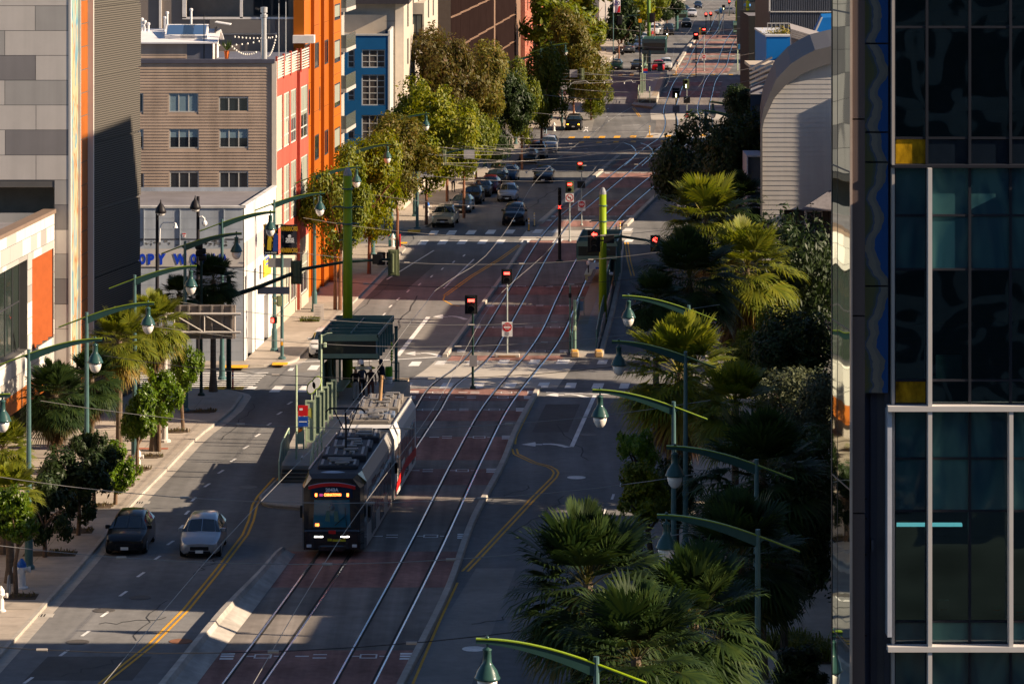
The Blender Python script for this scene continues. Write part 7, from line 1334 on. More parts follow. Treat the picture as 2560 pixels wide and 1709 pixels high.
    b = MB(); zg = lerp(st[0][2],st[0][3],.55); b.cbox(-w0*.52,w0*.52,-.015,.05,zg-.10,zg+.07,.02); b.cbox(-w0*.62,w0*.62,-.005,.05,st[0][2]-.06,st[0][2]+.07,.02); b.build('grille', TRIM, t)
    b = MB(); b.box(-.16,.16,-.035,-.02,zg-.20,zg-.08); b.build('front_plate', PLATE, t); b = MB(); b.box(-.16,.16,L_+.0,L_+.02,st[-1][2]+.2,st[-1][2]+.34); b.build('rear_plate', PLATE, t)
    b = MB(); b.tube([(-.45,st[i0][0]+.02,st[i0][4]-.0+.03),(.05,st[i0][0]-.1,st[i0][4]-.06)],.012,5) if False else b.box(-W_/2+.12,W_/2-.12,.3,L_-.3,.16,.24); b.build('underbody', TRIM, t)
    CARC[key] = tree_of(t); return CARC[key], True
def car(kind, pname, col, u, v, label, away=False, cat='car', name=None, lit='', yaw=None, group=None, metal=.3, length_at='front'):
    tr_, new = car_proto(kind, pname, col, lit, metal); o = tr_[0] if new else copy_tree(tr_); p = G(u, v); o.name = name or ('parked_car' if group else 'moving_car')
    a = yaw if yaw is not None else math.atan2(-KS,1)
    if away: L_ = PROF[kind][0]; o.rotation_euler = (0,0,a+math.pi); o.location = (p.x + math.sin(-a)*L_, p.y + math.cos(a)*L_, .012)
    else: o.rotation_euler = (0,0,a); o.location = (p.x,p.y,.012)
    o['label'] = label; o['category'] = cat
    if group: o['group'] = group
    elif 'group' in o.keys(): del o['group']
    return o
BLKP, SILV = ('black',(.006,.007,.009)), ('silver',(.36,.38,.41))
YW = -.13
car('hatch',*BLKP,311,1391,'black hatchback driving toward us on the kerb-side lane',yaw=-.02)
car('hatch',*SILV,498,1399,'silver hatchback driving toward us next to the yellow lines',yaw=.0,metal=.7)
car('hatch','white',(.62,.60,.57),806,897,'white hatchback waiting at the stop line behind the tram shelter',yaw=-.03,metal=0)
car('suv',*BLKP,1283,566,'black sport utility car stopped at the second crossing line',name='parked_suv',yaw=-.06)
car('pickup','tan',(.36,.33,.24),1106,571,'pale tan pickup truck parked first at the second crossing kerb',name='pickup_truck',cat='pickup truck',yaw=-.08)
GPK = 'cars parked along the sunlit kerb'
car('hatch',*SILV,1267,506,'silver hatchback driving in the shade between parked cars and lane line',yaw=-.05,metal=.7)
car('sedan',*BLKP,1357,459,'dark sedan with lit headlights on the shaded middle lane',yaw=-.05,lit='h')
for kind,pn,c,u,v,lb in (('sedan','deep_blue',(.008,.016,.035),1149,534,'dark blue car parked right behind the tan pickup'),('hatch','black2',(.008,.009,.010),1178,512,'black hatchback parked second behind the tan pickup'),('sedan','grey_black',(.016,.018,.020),1200,494,'grey-black car parked third behind the tan pickup'),('hatch','maroon',(.10,.008,.014),1220,486,'maroon hatchback parked in the shade'),('suv','black3',(.010,.012,.014),1238,470,'black tall car parked behind the maroon one'),('hatch','blue',(.012,.045,.11),1268,456,'blue hatchback parked behind the tall black car'),('sedan','green_black',(.010,.020,.020),1318,412,'very dark green car parked past the blue hatchback'),('suv','black4',(.012,.013,.015),1340,401,'black sport utility car parked before the silver one'),('suv','silver2',(.30,.32,.35),1368,384,'silver sport utility car parked last before the third crossing')): car(kind,pn,c,u,v,lb,group=GPK,yaw=-.08)
car('suv',*BLKP,1433,327,'black sport utility car with orange indicator glow at the third crossing',lit='a',yaw=-.06)
car('hatch','dark_green',(.010,.025,.02),1540,176,'dark green hatchback with headlights waiting at the fourth crossing',lit='h',yaw=-.08)
car('sedan','graphite',(.022,.024,.028),1592,176,'graphite sedan waiting at the fourth crossing next to the green hatchback',yaw=-.08,lit='h')
car('pickup','red',(.42,.008,.012),1645,182,'bright red pickup truck behind the far shelter',cat='pickup truck',name='pickup_truck',yaw=-.06,lit='h')
car('suv','white2',(.55,.55,.54),1664,176,'white sport utility car mostly hidden behind the red pickup',yaw=-.06)
for kind,pn,c,u,v,lb,aw in (('suv','slate',(.05,.055,.065),1572,134,'slate grey car parked facing away before the far row',True),('sedan','white3',(.55,.53,.5),1590,124,'white sedan parked second in the far row',False),('hatch','blue2',(.06,.10,.16),1596,114,'blue-grey hatchback parked third in the far row',False),('sedan','silver3',(.40,.41,.42),1606,105,'silver sedan parked fourth in the far row',False),('van','white4',(.60,.58,.55),1634,90,'white van parked fifth in the far row',False),('sedan','grey2',(.2,.2,.21),1640,80,'grey sedan parked sixth in the far row',False),('van','white5',(.60,.58,.56),1622,74,'white van parked up the pavement side of the far row',False)): car(kind,pn,c,u,v,lb,away=aw,group='cars parked in the far sunlit row',yaw=-.06)
car('van','black5',(.012,.012,.013),1671,89,'dark van behind the far motorcyclist',yaw=-.06,lit='h')
car('pickup','black6',(.010,.012,.014),1716,70,'dark truck with bright headlight on the far open road',cat='pickup truck',name='pickup_truck',yaw=-.05,lit='h')
car('suv','pale_silver',(.5,.5,.52),1730,44,'pale silver car far up the street in the shade band',yaw=-.05)
car('sedan','navy',(.015,.025,.05),1712,32,'navy car near the top of the street behind the pale one',yaw=-.05)
car('sedan','grey3',(.12,.12,.13),1788,36,'dim grey car crossing by the far signals',yaw=-1.4)
car('suv','black7',(.010,.012,.016),1893,88,'dark car with red tail lights on the far shaded road',away=True,lit='t',yaw=-.05)
car('sedan','black8',(.012,.013,.016),1891,117,'second dark car with tail lights nearer on the far shaded road',away=True,lit='t',yaw=-.05)
car('hatch','navy2',(.02,.03,.06),1745,22,'tiny navy car at the head of the street',yaw=-.05)
car('suv','white6',(.5,.5,.5),1682,10,'tiny white car at the top of the sunlit row',yaw=-.05,group='cars parked in the far sunlit row')
# motorcycles
def motorbike(u, v, label, yaw, c, rider=None):
    p = G(u,v); t = thing('motorcycle', label, 'motorcycle', (p.x,p.y,.01), yaw); pmx = paint('bike_%s'%abs(hash(c)) if False else 'bike_'+label.split()[0], c)
    for y in (-.72,.72): b = MB(); b.lathe([(.17,-.05),(.30,-.06),(.31,0),(.30,.06),(.17,.05)],16,(0,0,0),0,Matrix.Translation((0,y,.31)) @ Matrix.Rotation(R(90),4,'Y')); w_ = b.build('wheel', TYRE, t); b = MB(); b.lathe([(.02,-.03),(.18,-.03),(.18,.03),(.02,.03)],12,(0,0,0),0,Matrix.Translation((0,y,.31)) @ Matrix.Rotation(R(90),4,'Y')); b.build('rim', RIM, t).parent = w_
    b = MB(); b.cbox(-.14,.14,-.45,.30,.55,.88,.05); b.cbox(-.18,.18,-.30,.25,.30,.56,.04); b.build('body', pmx, t); b = MB(); b.cbox(-.13,.13,.05,.80,.80,.90,.03); b.build('seat', TRIM, t); b = MB(); b.tube([(0,-.72,.31),(0,-.50,.95)],.035,6); b.tube([(-.36,-.42,1.02),(0,-.50,.98),(.36,-.42,1.02)],.02,6); b.build('handlebar', TRIM, t); b = MB(); b.lathe([(.03,0),(.10,.03),(.09,.10)],12,(0,0,0),0,Matrix.Translation((0,-.62,.85)) @ Matrix.Rotation(R(90),4,'X')); b.build('headlight', HLG if rider else HLM, t); return t
motorbike(1546,138,'dark motorcycle parked in the shade at the far kerb',R(60),(.02,.02,.024)); motorbike(1668,98,'yellow-fronted motorcycle ridden ahead of the dark van',-.05,(.40,.33,.03),True); motorbike(1554,131,'second parked motorcycle, partly behind the slate car',R(70),(.10,.02,.02))

# ================================================================ TRAM
def build_tram():
    p = G(831,1394); y0 = p.y; ya, yb = y0+.5, y0+11.4; t = thing('light_rail_tram','two-section tram with black glossy front, red roof band and silver rear section','tram',(C1(y0),y0,.02))
    BLKG = mat('tram_black', (.008,.009,.011), .12, var=0, spec=.8, coat=.5); SIL = mat('tram_silver', (.40,.38,.36), .3, metal=.35, var=.05, scale=.6); WHT_ = mat('tram_white', (.56,.54,.51), .35, var=.04); TRED = mat('tram_red', (.52,.02,.018), .35, var=.04); ROOFG = mat('tram_roof_grey', (.17,.15,.13), .7, var=.15, scale=1.2); ROOFD = mat('tram_roof_dark', (.035,.036,.042), .6, var=.2, scale=1.5); SGL = glass_mat('tram_glass', (.035,.030,.027), .05, .8); WSG = glass_mat('tram_windscreen', (.02,.12,.17), .05, .7)
    def cx(y): return C1(y)-t.location.x
    def sec_ring(y, hw, zs, zb, zr, rw): return [(cx(y+y0)-hw,y,zs),(cx(y+y0)-hw,y,zb),(cx(y+y0)-rw,y,zr),(cx(y+y0)+rw,y,zr),(cx(y+y0)+hw,y,zb),(cx(y+y0)+hw,y,zs)]
    def body(name, ys_, front, m_list, label=None):
        b = MB(); rings = []
        for y, hw, zs, zb, zr, rw in ys_: rings.append(sec_ring(y,hw,zs,zb,zr,rw))
        o = len(b.v)
        for i in range(len(rings)-1):
            a, c = rings[i], rings[i+1]
            for k in range(6):
                j = (k+1)%6; mi = 1 if k in (2,) else (0 if front and i < 2 else 2)
                b.add([a[k],c[k],c[j],a[j]],[(0,1,2,3)], mi)
        b.add(rings[0],[(0,1,2,3,4,5)],0); b.add(rings[-1],[(5,4,3,2,1,0)],0); o = fix_normals(b.build(name, m_list, t)); 
        if label: o['label'] = label
        return o
    st = [(0,1.18,.32,2.9,3.30,.85),(.45,1.30,.28,2.95,3.42,1.02),(1.1,1.325,.28,2.98,3.45,1.12)] + [(1.1+.93*k,1.325,.28,2.98,3.45,1.12) for k in range(1,11)] + [(10.9,1.325,.28,2.98,3.45,1.12)]
    b1 = body('front_section', st, True, [BLKG, ROOFD, SIL])
    st2 = [(12.0+1.0*k,1.325,.28,2.98,3.45,1.12) for k in range(0,10)] + [(21.8,1.325,.28,2.98,3.45,1.12),(22.4,1.30,.28,2.95,3.42,1.02),(22.86,1.18,.32,2.9,3.3,.85)]
    b2 = body('rear_section', st2, False, [WHT_, ROOFG, WHT_])
    b = MB(); 
    for k in range(9): y = 10.9+.137*k; w_ = 1.22-.07*(k%2); b.add(sec_ring(y,w_,.4,2.95,3.38-.05*(k%2),1.05)+sec_ring(y+.137,1.22-.07*((k+1)%2),.4,2.95,3.38,1.05),[(k_,k_+6,(k_+1)%6+6,(k_+1)%6) for k_ in range(6)])
    b.build('gangway_bellows', ROOFD, t)
    # cab front: sloped mask with windscreen, destination panel, lights
    def fp(x, z): return -.035 + .0*z + (.0 if z < 1.1 else (z-1.1)*.0)
    b = MB(); b.prism([(-1.0,-.05,1.15),(1.0,-.05,1.15),(.92,-.02,2.98),(-.92,-.02,2.98)],(0,.06,0)); b.cbox(-1.16,1.16,-.16,.1,.34,1.18,.06); b.cbox(-.55,.55,-.28,-.1,.30,.55,.05); b.build('front_mask', BLKG, t)
    b = MB(); b.prism([(-.78,-.085,1.28),(.78,-.085,1.28),(.74,-.075,2.42),(-.74,-.075,2.42)],(0,.03,0)); ws = b.build('windscreen', WSG, t)
    b = MB(); b.tube([(.62,-.12,1.32),(.56,-.12,1.75),(.12,-.12,1.36)],.018,5); b.tube([(.56,-.12,1.75),(.55,-.12,2.1)],.012,5); b.build('wiper', TRIM, t).parent = ws
    b = MB(); b.prism([(-.30,-.092,1.55),(-.08,-.092,1.50),(-.10,-.092,1.95),(-.22,-.092,1.98)],(0,.004,0)); b.prism([(.30,-.092,1.52),(.10,-.092,1.50),(.10,-.092,1.95),(.24,-.092,1.96)],(0,.004,0)); b.build('driver_vest', mat('vest_pale',(.09,.16,.12),.7,var=.3), t).parent = ws
    b = MB(); b.lathe([(.02,0),(.10,.03),(.11,.12),(.08,.22),(.02,.25)],10,(0,-.085,1.98),0); b.build('driver_head', mat('driver_skin',(.10,.14,.15),.7), t).parent = ws
    b = MB(); b.box(-.86,.86,-.075,-.05,2.50,2.95); dp = b.build('destination_panel', mat('panel_navy',(.008,.022,.05),.2,var=0), t); DOR = mat('led_orange',(1,.16,.03),.4,var=0,emit=3.0); b = MB(); b.box(-.72,.72,-.082,-.078,2.555,2.70); b.build('display', mat('display_teal',(.02,.07,.10),.3,var=0), t).parent = dp
    text_mesh('lettering','CHINATOWN',.155,DOR,dp,(.03,-.09,2.628),bold=.006,sx=.72); text_mesh('lettering','2043A',.20,mat('led_white',(.62,.66,.70),.4,var=.0),dp,(0,-.085,2.83),bold=.008)
    for x in (-.66,.66): b = MB(); b.box(x-.045,x+.045,-.09,-.083,2.56,2.70); b.build('route_light', DOR, t).parent = dp
    b = MB(); b.box(-.52,-.38,-.09,-.083,2.575,2.68); b.build('line_badge', mat('badge_pink',(.45,.05,.18),.4,emit=.4,var=0), t).parent = dp
    text_mesh('lettering','105',.15,DOR,ws,(-.62,-.12,1.38),bold=.008,sx=.8)
    b = MB(); b.box(-.14,.16,-.175,-.162,1.02,1.16); b.build('red_badge', TRED, t); b = MB(); b.box(-.18,.0,-.172,-.162,.72,.82); b.box(.03,.58,-.172,-.162,.70,.79); b.build('yellow_strip', mat('strip_yellow',(.42,.36,.02),.5,var=.3,scale=12), t)
    for sx in (-1,1):
        b = MB()
        for k in range(5): q = sx*.55+(k-2)*.075; b.lathe([(.03,0),(.03,.01)],8,(0,0,0),0,Matrix.Translation((q,-.165,.90)) @ Matrix.Rotation(R(90),4,'X'))
        b.build('headlight', mat('tram_headlight_glow',(1,.93,.82),.3,var=0,emit=7), t)
        b = MB(); b.cbox(sx*.95-.10,sx*.95+.10,-.18,-.15,.46,.58,.01); b.build('bumper_lamp', HLM, t)
        b = MB(); x0 = sx*1.0; b.prism([(sx*.93,-.03,1.2),(sx*1.02,.02,1.2),(sx*.95,.05,2.95),(sx*.86,.0,2.95)][::sx],(0,.08,0)); b.build('mask_edge', SIL, t)
    n = 10; b = MB(); b2_ = MB(); 
    for k in range(n):
        x0, x1 = lerp(-.98,.98,k/n), lerp(-.98,.98,(k+1)/n); z = lambda x: 3.38-.22*(abs(x)/.98)**2; zz = lambda x: 3.12-.14*(abs(x)/.98)**2
        b.add([(x0,-.06,zz(x0)),(x1,-.06,zz(x1)),(x1,.75,z(x1)+.12),(x0,.75,z(x0)+.12)],[(0,1,2,3)]); b2_.add([(x0,-.085,zz(x0)-.13),(x1,-.085,zz(x1)-.13),(x1,-.062,zz(x1)+.01),(x0,-.062,zz(x0)+.01)],[(0,1,2,3)])
    b.build('roof_cap', mat('tram_cap_silver',(.40,.44,.50),.35,metal=.3,var=.04), t); b2_.build('roof_band', TRED, t)
    # sides: window bands, doors, stripe
    for (ya_, yb_, wcol) in ((1.3,10.7,SGL),(12.3,21.6,SGL)):
        for sx in (-1,1):
            yy = ya_; k = 0
            while yy < yb_-.4:
                w_ = 1.45 if k%2 == 0 else 1.75; y1 = min(yb_,yy+w_); door = k%2 == 1; z0, z1 = ((.45,2.75) if door else (1.15,2.62)) if ya_ < 12 else ((.5,2.5) if door else (1.45,2.45)); b = MB(); 
                q = [(cx(y0+yy+.05)+sx*1.335,yy+.05,z0),(cx(y0+y1-.05)+sx*1.335,y1-.05,z0),(cx(y0+y1-.05)+sx*1.335,y1-.05,z1),(cx(y0+yy+.05)+sx*1.335,yy+.05,z1)]; b.poly(q[::sx]); b.build('door' if door else 'window', wcol, t); yy = y1; k += 1
    for sx in (-1,1):
        b = MB()
        for i,(ya_, yb_, za_, zb_) in enumerate(((12.1,14.2,.55,.8),(14.2,17.2,.8,1.05),(17.2,22.2,1.05,.85))):
            q = [(cx(y0+ya_)+sx*1.343,ya_,za_-.22),(cx(y0+yb_)+sx*1.343,yb_,zb_-.22),(cx(y0+yb_)+sx*1.343,yb_,zb_+.2),(cx(y0+ya_)+sx*1.343,ya_,za_+.2)]; b.poly(q[::sx])
        b.build('red_stripe', TRED, t)
    # white roof hoop at the start of the rear section and roof equipment
    b = MB(); r0 = sec_ring(11.95,1.34,2.6,3.0,3.52,1.12); r1 = sec_ring(13.1,1.34,2.6,3.0,3.52,1.12)
    for k in range(5): b.add([r0[k],r1[k],r1[k+1],r0[k+1]],[(0,1,2,3)])
    fix_normals(b.build('roof_hoop', WHT_, t))
    rr = random.Random(9)
    for (ya_, yb_, hw, z, h, m_) in ((1.4,3.0,.85,3.45,.16,ROOFD),(3.3,5.6,.95,3.45,.28,ROOFD),(5.9,8.0,.9,3.45,.20,ROOFD),(8.3,10.5,.95,3.45,.26,ROOFD),(13.3,15.2,.9,3.45,.24,ROOFG),(15.5,16.6,.95,3.45,.18,mat('roof_blue_grey',(.10,.13,.19),.5,var=.1)),(17.0,19.6,.95,3.45,.26,ROOFG),(20.0,21.8,.85,3.45,.2,ROOFG)):
        b = MB(); xm = cx(y0+(ya_+yb_)/2); b.cbox(xm-hw,xm+hw,ya_,yb_,z-.02,z+h,.04); bx_ = b.build('roof_unit', m_, t); b = MB()
        for k in range(5): x = xm-hw*.8+hw*.4*k; b.box(x-.05,x+.05,ya_+.15,yb_-.15,z+h,z+h+.035)
        for k in range(3): y = lerp(ya_,yb_,(k+.5)/3); b.cbox(xm+rr.uniform(-.5,.3),xm+rr.uniform(.35,.7),y-.1,y+.1,z+h+.03,z+h+.12,.02)
        b.build('roof_fitting', mat('roof_fitting_metal',(.24,.23,.22),.5,metal=.4,var=.2), t).parent = bx_
    b = MB()
    for sx in (-1,1):
        for ya_, yb_ in ((1.2,10.8),(12.2,22.0)): b.tube([(cx(y0+ya_)+sx*1.13,ya_,3.50),(cx(y0+(ya_+yb_)/2)+sx*1.13,(ya_+yb_)/2,3.50),(cx(y0+yb_)+sx*1.13,yb_,3.50)],.03,6)
    b.build('roof_rail', mat('rail_silver',(.5,.5,.5),.3,metal=.7,var=0), t)
    def panto(y, m_, h, hwid, nm):
        x = cx(y0+y); b = MB(); b.box(x-.5,x+.5,y-.35,y+.35,3.66,3.74); b.tube([(x,y+.1,3.7),(x,y+.5,lerp(3.7,h,.45)),(x,y-.2,h-.08)],[.06,.05,.04],6)
        for sx in (-1,1): b.tube([(x+sx*.1,y+.5,lerp(3.7,h,.45)),(x+sx*.5,y-.2,h-.05)],.025,6)
        for dy in (-.2,.05): b.tube([(x-hwid,y+dy-.1,h-.16),(x-hwid*.8,y+dy-.1,h),(x+hwid*.8,y+dy-.1,h),(x+hwid,y+dy-.1,h-.16)],.025,6)
        b.build(nm, m_, t)
    panto(4.6, TRIM, 5.56, .85, 'pantograph'); b = MB(); b.tube([(cx(y0+18.4),18.4,3.7),(cx(y0+18.4)+.1,18.4,5.0)],[.09,.07],8); b.build('roof_pole', mat('pole_wood',(.33,.20,.10),.6,var=.1), t)
    for yb_ in (2.6,11.4,20.2):
        b = MB()
        for dy in (-.9,.9):
            for sx in (-1,1): b.lathe([(.05,-.06),(.32,-.07),(.34,0),(.32,.07),(.05,.06)],14,(0,0,0),0,Matrix.Translation((cx(y0+yb_+dy)+sx*.72,yb_+dy,.34)) @ Matrix.Rotation(R(90),4,'Y'))
        b.cbox(cx(y0+yb_)-.6,cx(y0+yb_)+.6,yb_-1.2,yb_+1.2,.18,.45,.03); b.build('wheel_truck', TRIM, t)
    for ym, sx in ((1.0,1),(1.0,-1),(11.9,1)):
        b = MB(); x = cx(y0+ym)+sx*1.42; b.cbox(x-.05,x+.08,ym-.1,ym+.1,1.5,2.0,.02); b.build('side_mirror', TRIM, t)
    b = MB(); b.box(cx(y0+12.05)+1.30,cx(y0+12.05)+1.36,11.95,12.15,.35,2.2); b.build('white_end_panel', WHT_, t)
build_tram()
# ================================================================ TRAM STOPS
SGR = mat('stop_pale_green', (.38,.46,.31), .45, var=.06, scale=2); STL = mat('stop_teal', (.055,.125,.115), .4, var=.1, scale=2); SGM = mat('stop_mid_green', (.14,.22,.17), .45, var=.08, scale=2); SGLS = glass_mat('shelter_glass', (.030,.034,.028), .06, .6); PALEG = mat('panel_frosted', (.36,.42,.31), .3, var=.08, scale=1.5); PLAT = mat('platform_concrete', (.30,.27,.235), .85, var=.12, scale=1.5); WARN = mat('warning_strip', (.30,.24,.17), .85, var=.1)
def slab(name, label, lf, rf, y0, y1, z0, z1, ramp=0., warn=None, steps=0):
    t = thing(name, label, 'tram platform', ((lf(y0)+rf(y0))/2,(y0+y1)/2,0)); L = t.location; n = 16; ys = [lerp(y0,y1,k/n) for k in range(n+1)]
    def zz(y): return z1 if ramp <= 0 else lerp(z0,z1,min(1,(y-y0)/ramp))
    b = MB(); b.strip([(lf(y),y,zz(y)) for y in ys],[(rf(y),y,zz(y)) for y in ys]); b.strip([(lf(y),y,0) for y in ys],[(lf(y),y,zz(y)) for y in ys]); b.strip([(rf(y),y,zz(y)) for y in ys],[(rf(y),y,0) for y in ys])
    for y in (y0,y1): b.poly([(lf(y),y,0),(rf(y),y,0),(rf(y),y,zz(y)),(lf(y),y,zz(y))])
    fix_normals(b.build('deck', PLAT, t, -L)); 
    if warn: b = MB(); a = [y for y in ys if y > y0+ramp*.9]; e = rf if warn > 0 else lf; b.strip([(e(y)-warn*.75,y,zz(y)+.006) for y in a],[(e(y)-warn*.03,y,zz(y)+.006) for y in a]); b.build('warning_strip', WARN, t, -L)
    if steps:
        for k in range(steps): b = MB(); zt = z1*(k+1)/(steps+1); yy = y0-.32*(steps-k); b.box(lf(y0)+.15,rf(y0)-.1,yy,y0,.15,zt); b.box(lf(y0)+.15,rf(y0)-.1,yy-.01,yy+.05,zt,zt+.012,1); b.build('step', [mat('step_dark',(.075,.07,.06),.8,var=.15), WARN], t, -L)
    return t
def rail(name, label, pts, h, m=SGR, infill=None, n=None, cat='railing'):
    t = thing(name, label, cat, pts[0]); L = Vector(pts[0]); P_ = [Vector(p)-L for p in pts]; b = MB(); up = Vector((0,0,h)); b.tube([p+up for p in P_],.035,6); b.tube([p+up*.55 for p in P_],.02,6)
    b.build('handrail', m, t)
    for i in range(len(P_)-1):
        k = max(1,int((P_[i+1]-P_[i]).length/1.5))
        for j in range(k + (i == len(P_)-2)): q = P_[i].lerp(P_[i+1],j/k); b = MB(); b.box(q.x-.035,q.x+.035,q.y-.035,q.y+.035,q.z,q.z+h); b.build('post', m, t)
        if infill: b = MB(); a, c = P_[i], P_[i+1]; b.prism([a+up*.08,c+up*.08,c+up*.92,a+up*.92],(.02,0,0)); b.build('infill_panel', infill, t)
    return t
def shelter(label, x0, x1, y0, y1, zp, zl, zu, back='left'):
    """canopy: upper frame zu, lower roof zl, deep front fascia with dark glass, finned sides"""
    t = thing('tram_shelter', label, 'tram shelter', ((x0+x1)/2,(y0+y1)/2,zp)); L = t.location; D = Vector((KS,1,0)); l = y1-y0
    def q(a, f, z): return Vector((lerp(x0,x1,a)+KS*l*f, lerp(y0,y1,f), z))
    h = zu-zl
    for nm, f in (('front_fascia',0),('rear_fascia',1)):
        for za, zb in ((zl,zl+h*.24),(zu-h*.26,zu)): b = MB(); b.prism([q(-.02,f,za),q(1.02,f,za),q(1.02,f,zb),q(-.02,f,zb)], D*.08); b.build(nm, SGM, t, -L)
        b = MB(); b.prism([q(.02,f,zl+h*.24),q(.98,f,zl+h*.24),q(.98,f,zu-h*.26),q(.02,f,zu-h*.26)], D*.03); b.build('fascia_glass', SGLS, t, -L)
    b = MB(); b.prism([q(0,0,zl),q(1,0,zl),q(1,1,zl),q(0,1,zl)],(0,0,.08)); b.build('roof', mat('shelter_roof',(.10,.145,.13),.5,var=.2), t, -L)
    for k in range(1,6): f = k/6; b = MB(); b.prism([q(0,f,zu-.16),q(1,f,zu-.16),q(1,f,zu),q(0,f,zu)], D*.07); b.prism([q(.5,f-.08,zu-.1),q(.52,f-.08,zu-.1),q(.52,f-.08,zu),q(.5,f-.08,zu)], D*l*.14); b.build('roof_beam', STL, t, -L)
    for a in (0,1):
        b = MB(); b.prism([q(a,0,zu-.16),q(a,1,zu-.16),q(a,1,zu),q(a,0,zu)],(.07 if a else -.07,0,0)); b.build('side_beam', STL, t, -L)
        for k in range(6): f = k/6+.03; b = MB(); b.prism([q(a,f,zl),q(a,f,zu-.16),q(a,f+.02,zu-.16),q(a,f+.02,zl)],((.10 if a else -.10),0,0)); b.build('side_fin', STL, t, -L)
    a = .04 if back == 'left' else .96
    for f in (.04,.36,.68,.97): p = q(a,f,zp); b = MB(); b.tube([(p.x,p.y,zp),(p.x,p.y,zl)],.085,8); b.build('column', SGM, t, -L)
    for k in range(3): b = MB(); f0, f1 = (.06,.34,.66)[k], (.34,.66,.95)[k]; b.prism([q(a,f0,zp+.25),q(a,f1,zp+.25),q(a,f1,zl-.3),q(a,f0,zl-.3)],(.02,0,0)); b.build('back_panel', SGLS, t, -L)
    b = MB(); b.prism([q(.12,.3,zp+.42),q(.3,.3,zp+.42),q(.3,.8,zp+.42),q(.12,.8,zp+.42)],(0,0,.06)); b.prism([q(.14,.4,zp),q(.2,.4,zp),q(.2,.42,zp),q(.14,.42,zp)],(0,0,.42)); b.prism([q(.14,.7,zp),q(.2,.7,zp),q(.2,.72,zp),q(.14,.72,zp)],(0,0,.42)); b.build('bench', SGR, t, -L); return t
PLl = Line([(690,1221),(800,985)]); y0, y1 = depth(1221)+1.9, 195.0; ZP = .75; PR = lambda y: C1(y)-1.42
base = thing('platform_nose','low kerbed concrete nose in front of the tram stop stairs','traffic island',(*G(700,1250)[:2],0)); b = MB(); pts = [G(u,v) for u, v in ((651,1250),(657,1263),(672,1268),(760,1276),(905,1282),(905,1205),(690,1212))]; b.prism([(p.x,p.y,0) for p in pts],(0,0,.16)); b.build('slab', PLAT, base, -base.location); b = MB(); rim_ = [G(u,v) for u, v in ((690,1212),(651,1250),(657,1263),(672,1268),(760,1276),(905,1282))]; b.tube([(p.x,p.y,.15) for p in rim_],.09,6); b.build('kerb', KERB, base, -base.location)
slab('tram_platform','raised near platform with stairs beside the standing tram',PLl,PR,y0,y1,ZP,ZP,0,1,5); b = MB(); p0 = G(985,990)
t = thing('platform_ramp_plate','small tan ramp slab at the crossing end of the near platform','ramp',(p0.x,p0.y,0)); b = MB(); b.prism([(x-p0.x,y-p0.y,z) for x, y, z in ((PR(195)-1.7,195,.0),(PR(195)-.2,195,0),(PR(195)-.2,195,.72),(PR(195)-1.7,195,.72))],(.1,1.6,-.0)); b.build('slab', WARN, t); b = MB(); b.box(-.9,.7,.6,.7,.70,.78); b.build('edge', KERB, t)
yy = [y0-.2,169.2,171.5]; rail('stair_railing','pale green railing at the left of the near platform stairs',[(PLl(y0)+.1,y0-1.7,.16),(PLl(y0)+.1,y0,ZP),(PLl(172)+.1,172,ZP)],1.05,SGR,STL); rail('stair_railing','pale green railing between the platform stairs and the tram',[(PLl(y0)+1.55,y0-1.5,.16),(PLl(y0)+1.6,y0,ZP),(PLl(171)+1.75,171,ZP)],1.05,SGR)
for i,(u,v0,v1,lb) in enumerate(((741,1147,912,'thin pale green post carrying the red and blue stop flag'),(803,1075,836,'thin pale green post with bent arm before the near shelter'),(825,1000,822,'thick green post at the near shelter corner'))):
    y = F*(H0-ZP)/(v0-VH); x = XU(u,y); t = thing('stop_post', lb, 'post', (x,y,ZP)); b = MB(); b.tube([(0,0,0),(0,0,ZV(v1,y)-ZP)],.05 if i < 2 else .11,8); b.build('shaft', SGR if i < 2 else SGM, t); b = MB()
    if i == 0: b.box(.08,.55,-.03,.03,2.05,2.55,0); b.box(.08,.55,-.03,.03,1.55,2.02,1); b.build('stop_flag', [SRD, mat('flag_blue',(.012,.06,.32),.4,var=.04)], t); b = MB(); b.box(.14,.3,-.035,-.031,2.32,2.42); b.box(.12,.5,-.035,-.031,1.76,1.80); b.build('flag_lettering', SWH, t)
    elif i == 1: b.tube([(0,0,ZV(840,y)-ZP),(.3,0,ZV(833,y)-ZP),(.55,0,ZV(832,y)-ZP)],.03,6); b.cbox(.12,.26,-.08,.08,ZV(868,y)-ZP,ZV(856,y)-ZP,.02); b.build('lamp_arm', SGR, t)
    else: b.lathe([(.15,1.0),(.15,1.3),(.13,1.35)],10); b.build('collar', SGM, t)
def glazed(u0, u1, vt, vb, label, m, y=None):
    y = y or F*(H0-ZP)/(vb-VH); t = thing('glazed_panel', label, 'information panel', (XU((u0+u1)/2,y),y,ZP)); w_ = (XU(u1,y)-XU(u0,y))/2; h = ZV(vt,y)-ZP; b = MB(); b.box(-w_,-w_+.07,-.04,.04,0,h); b.box(w_-.07,w_,-.04,.04,0,h); b.box(-w_+.07,w_-.07,-.04,.04,h-.08,h); b.box(-w_+.07,w_-.07,-.04,.04,.25,.33); b.build('frame', SGR, t); b = MB(); b.box(-w_+.07,w_-.07,-.012,.012,.33,h-.08); o = b.build('pane', m, t); return t, w_, h, o
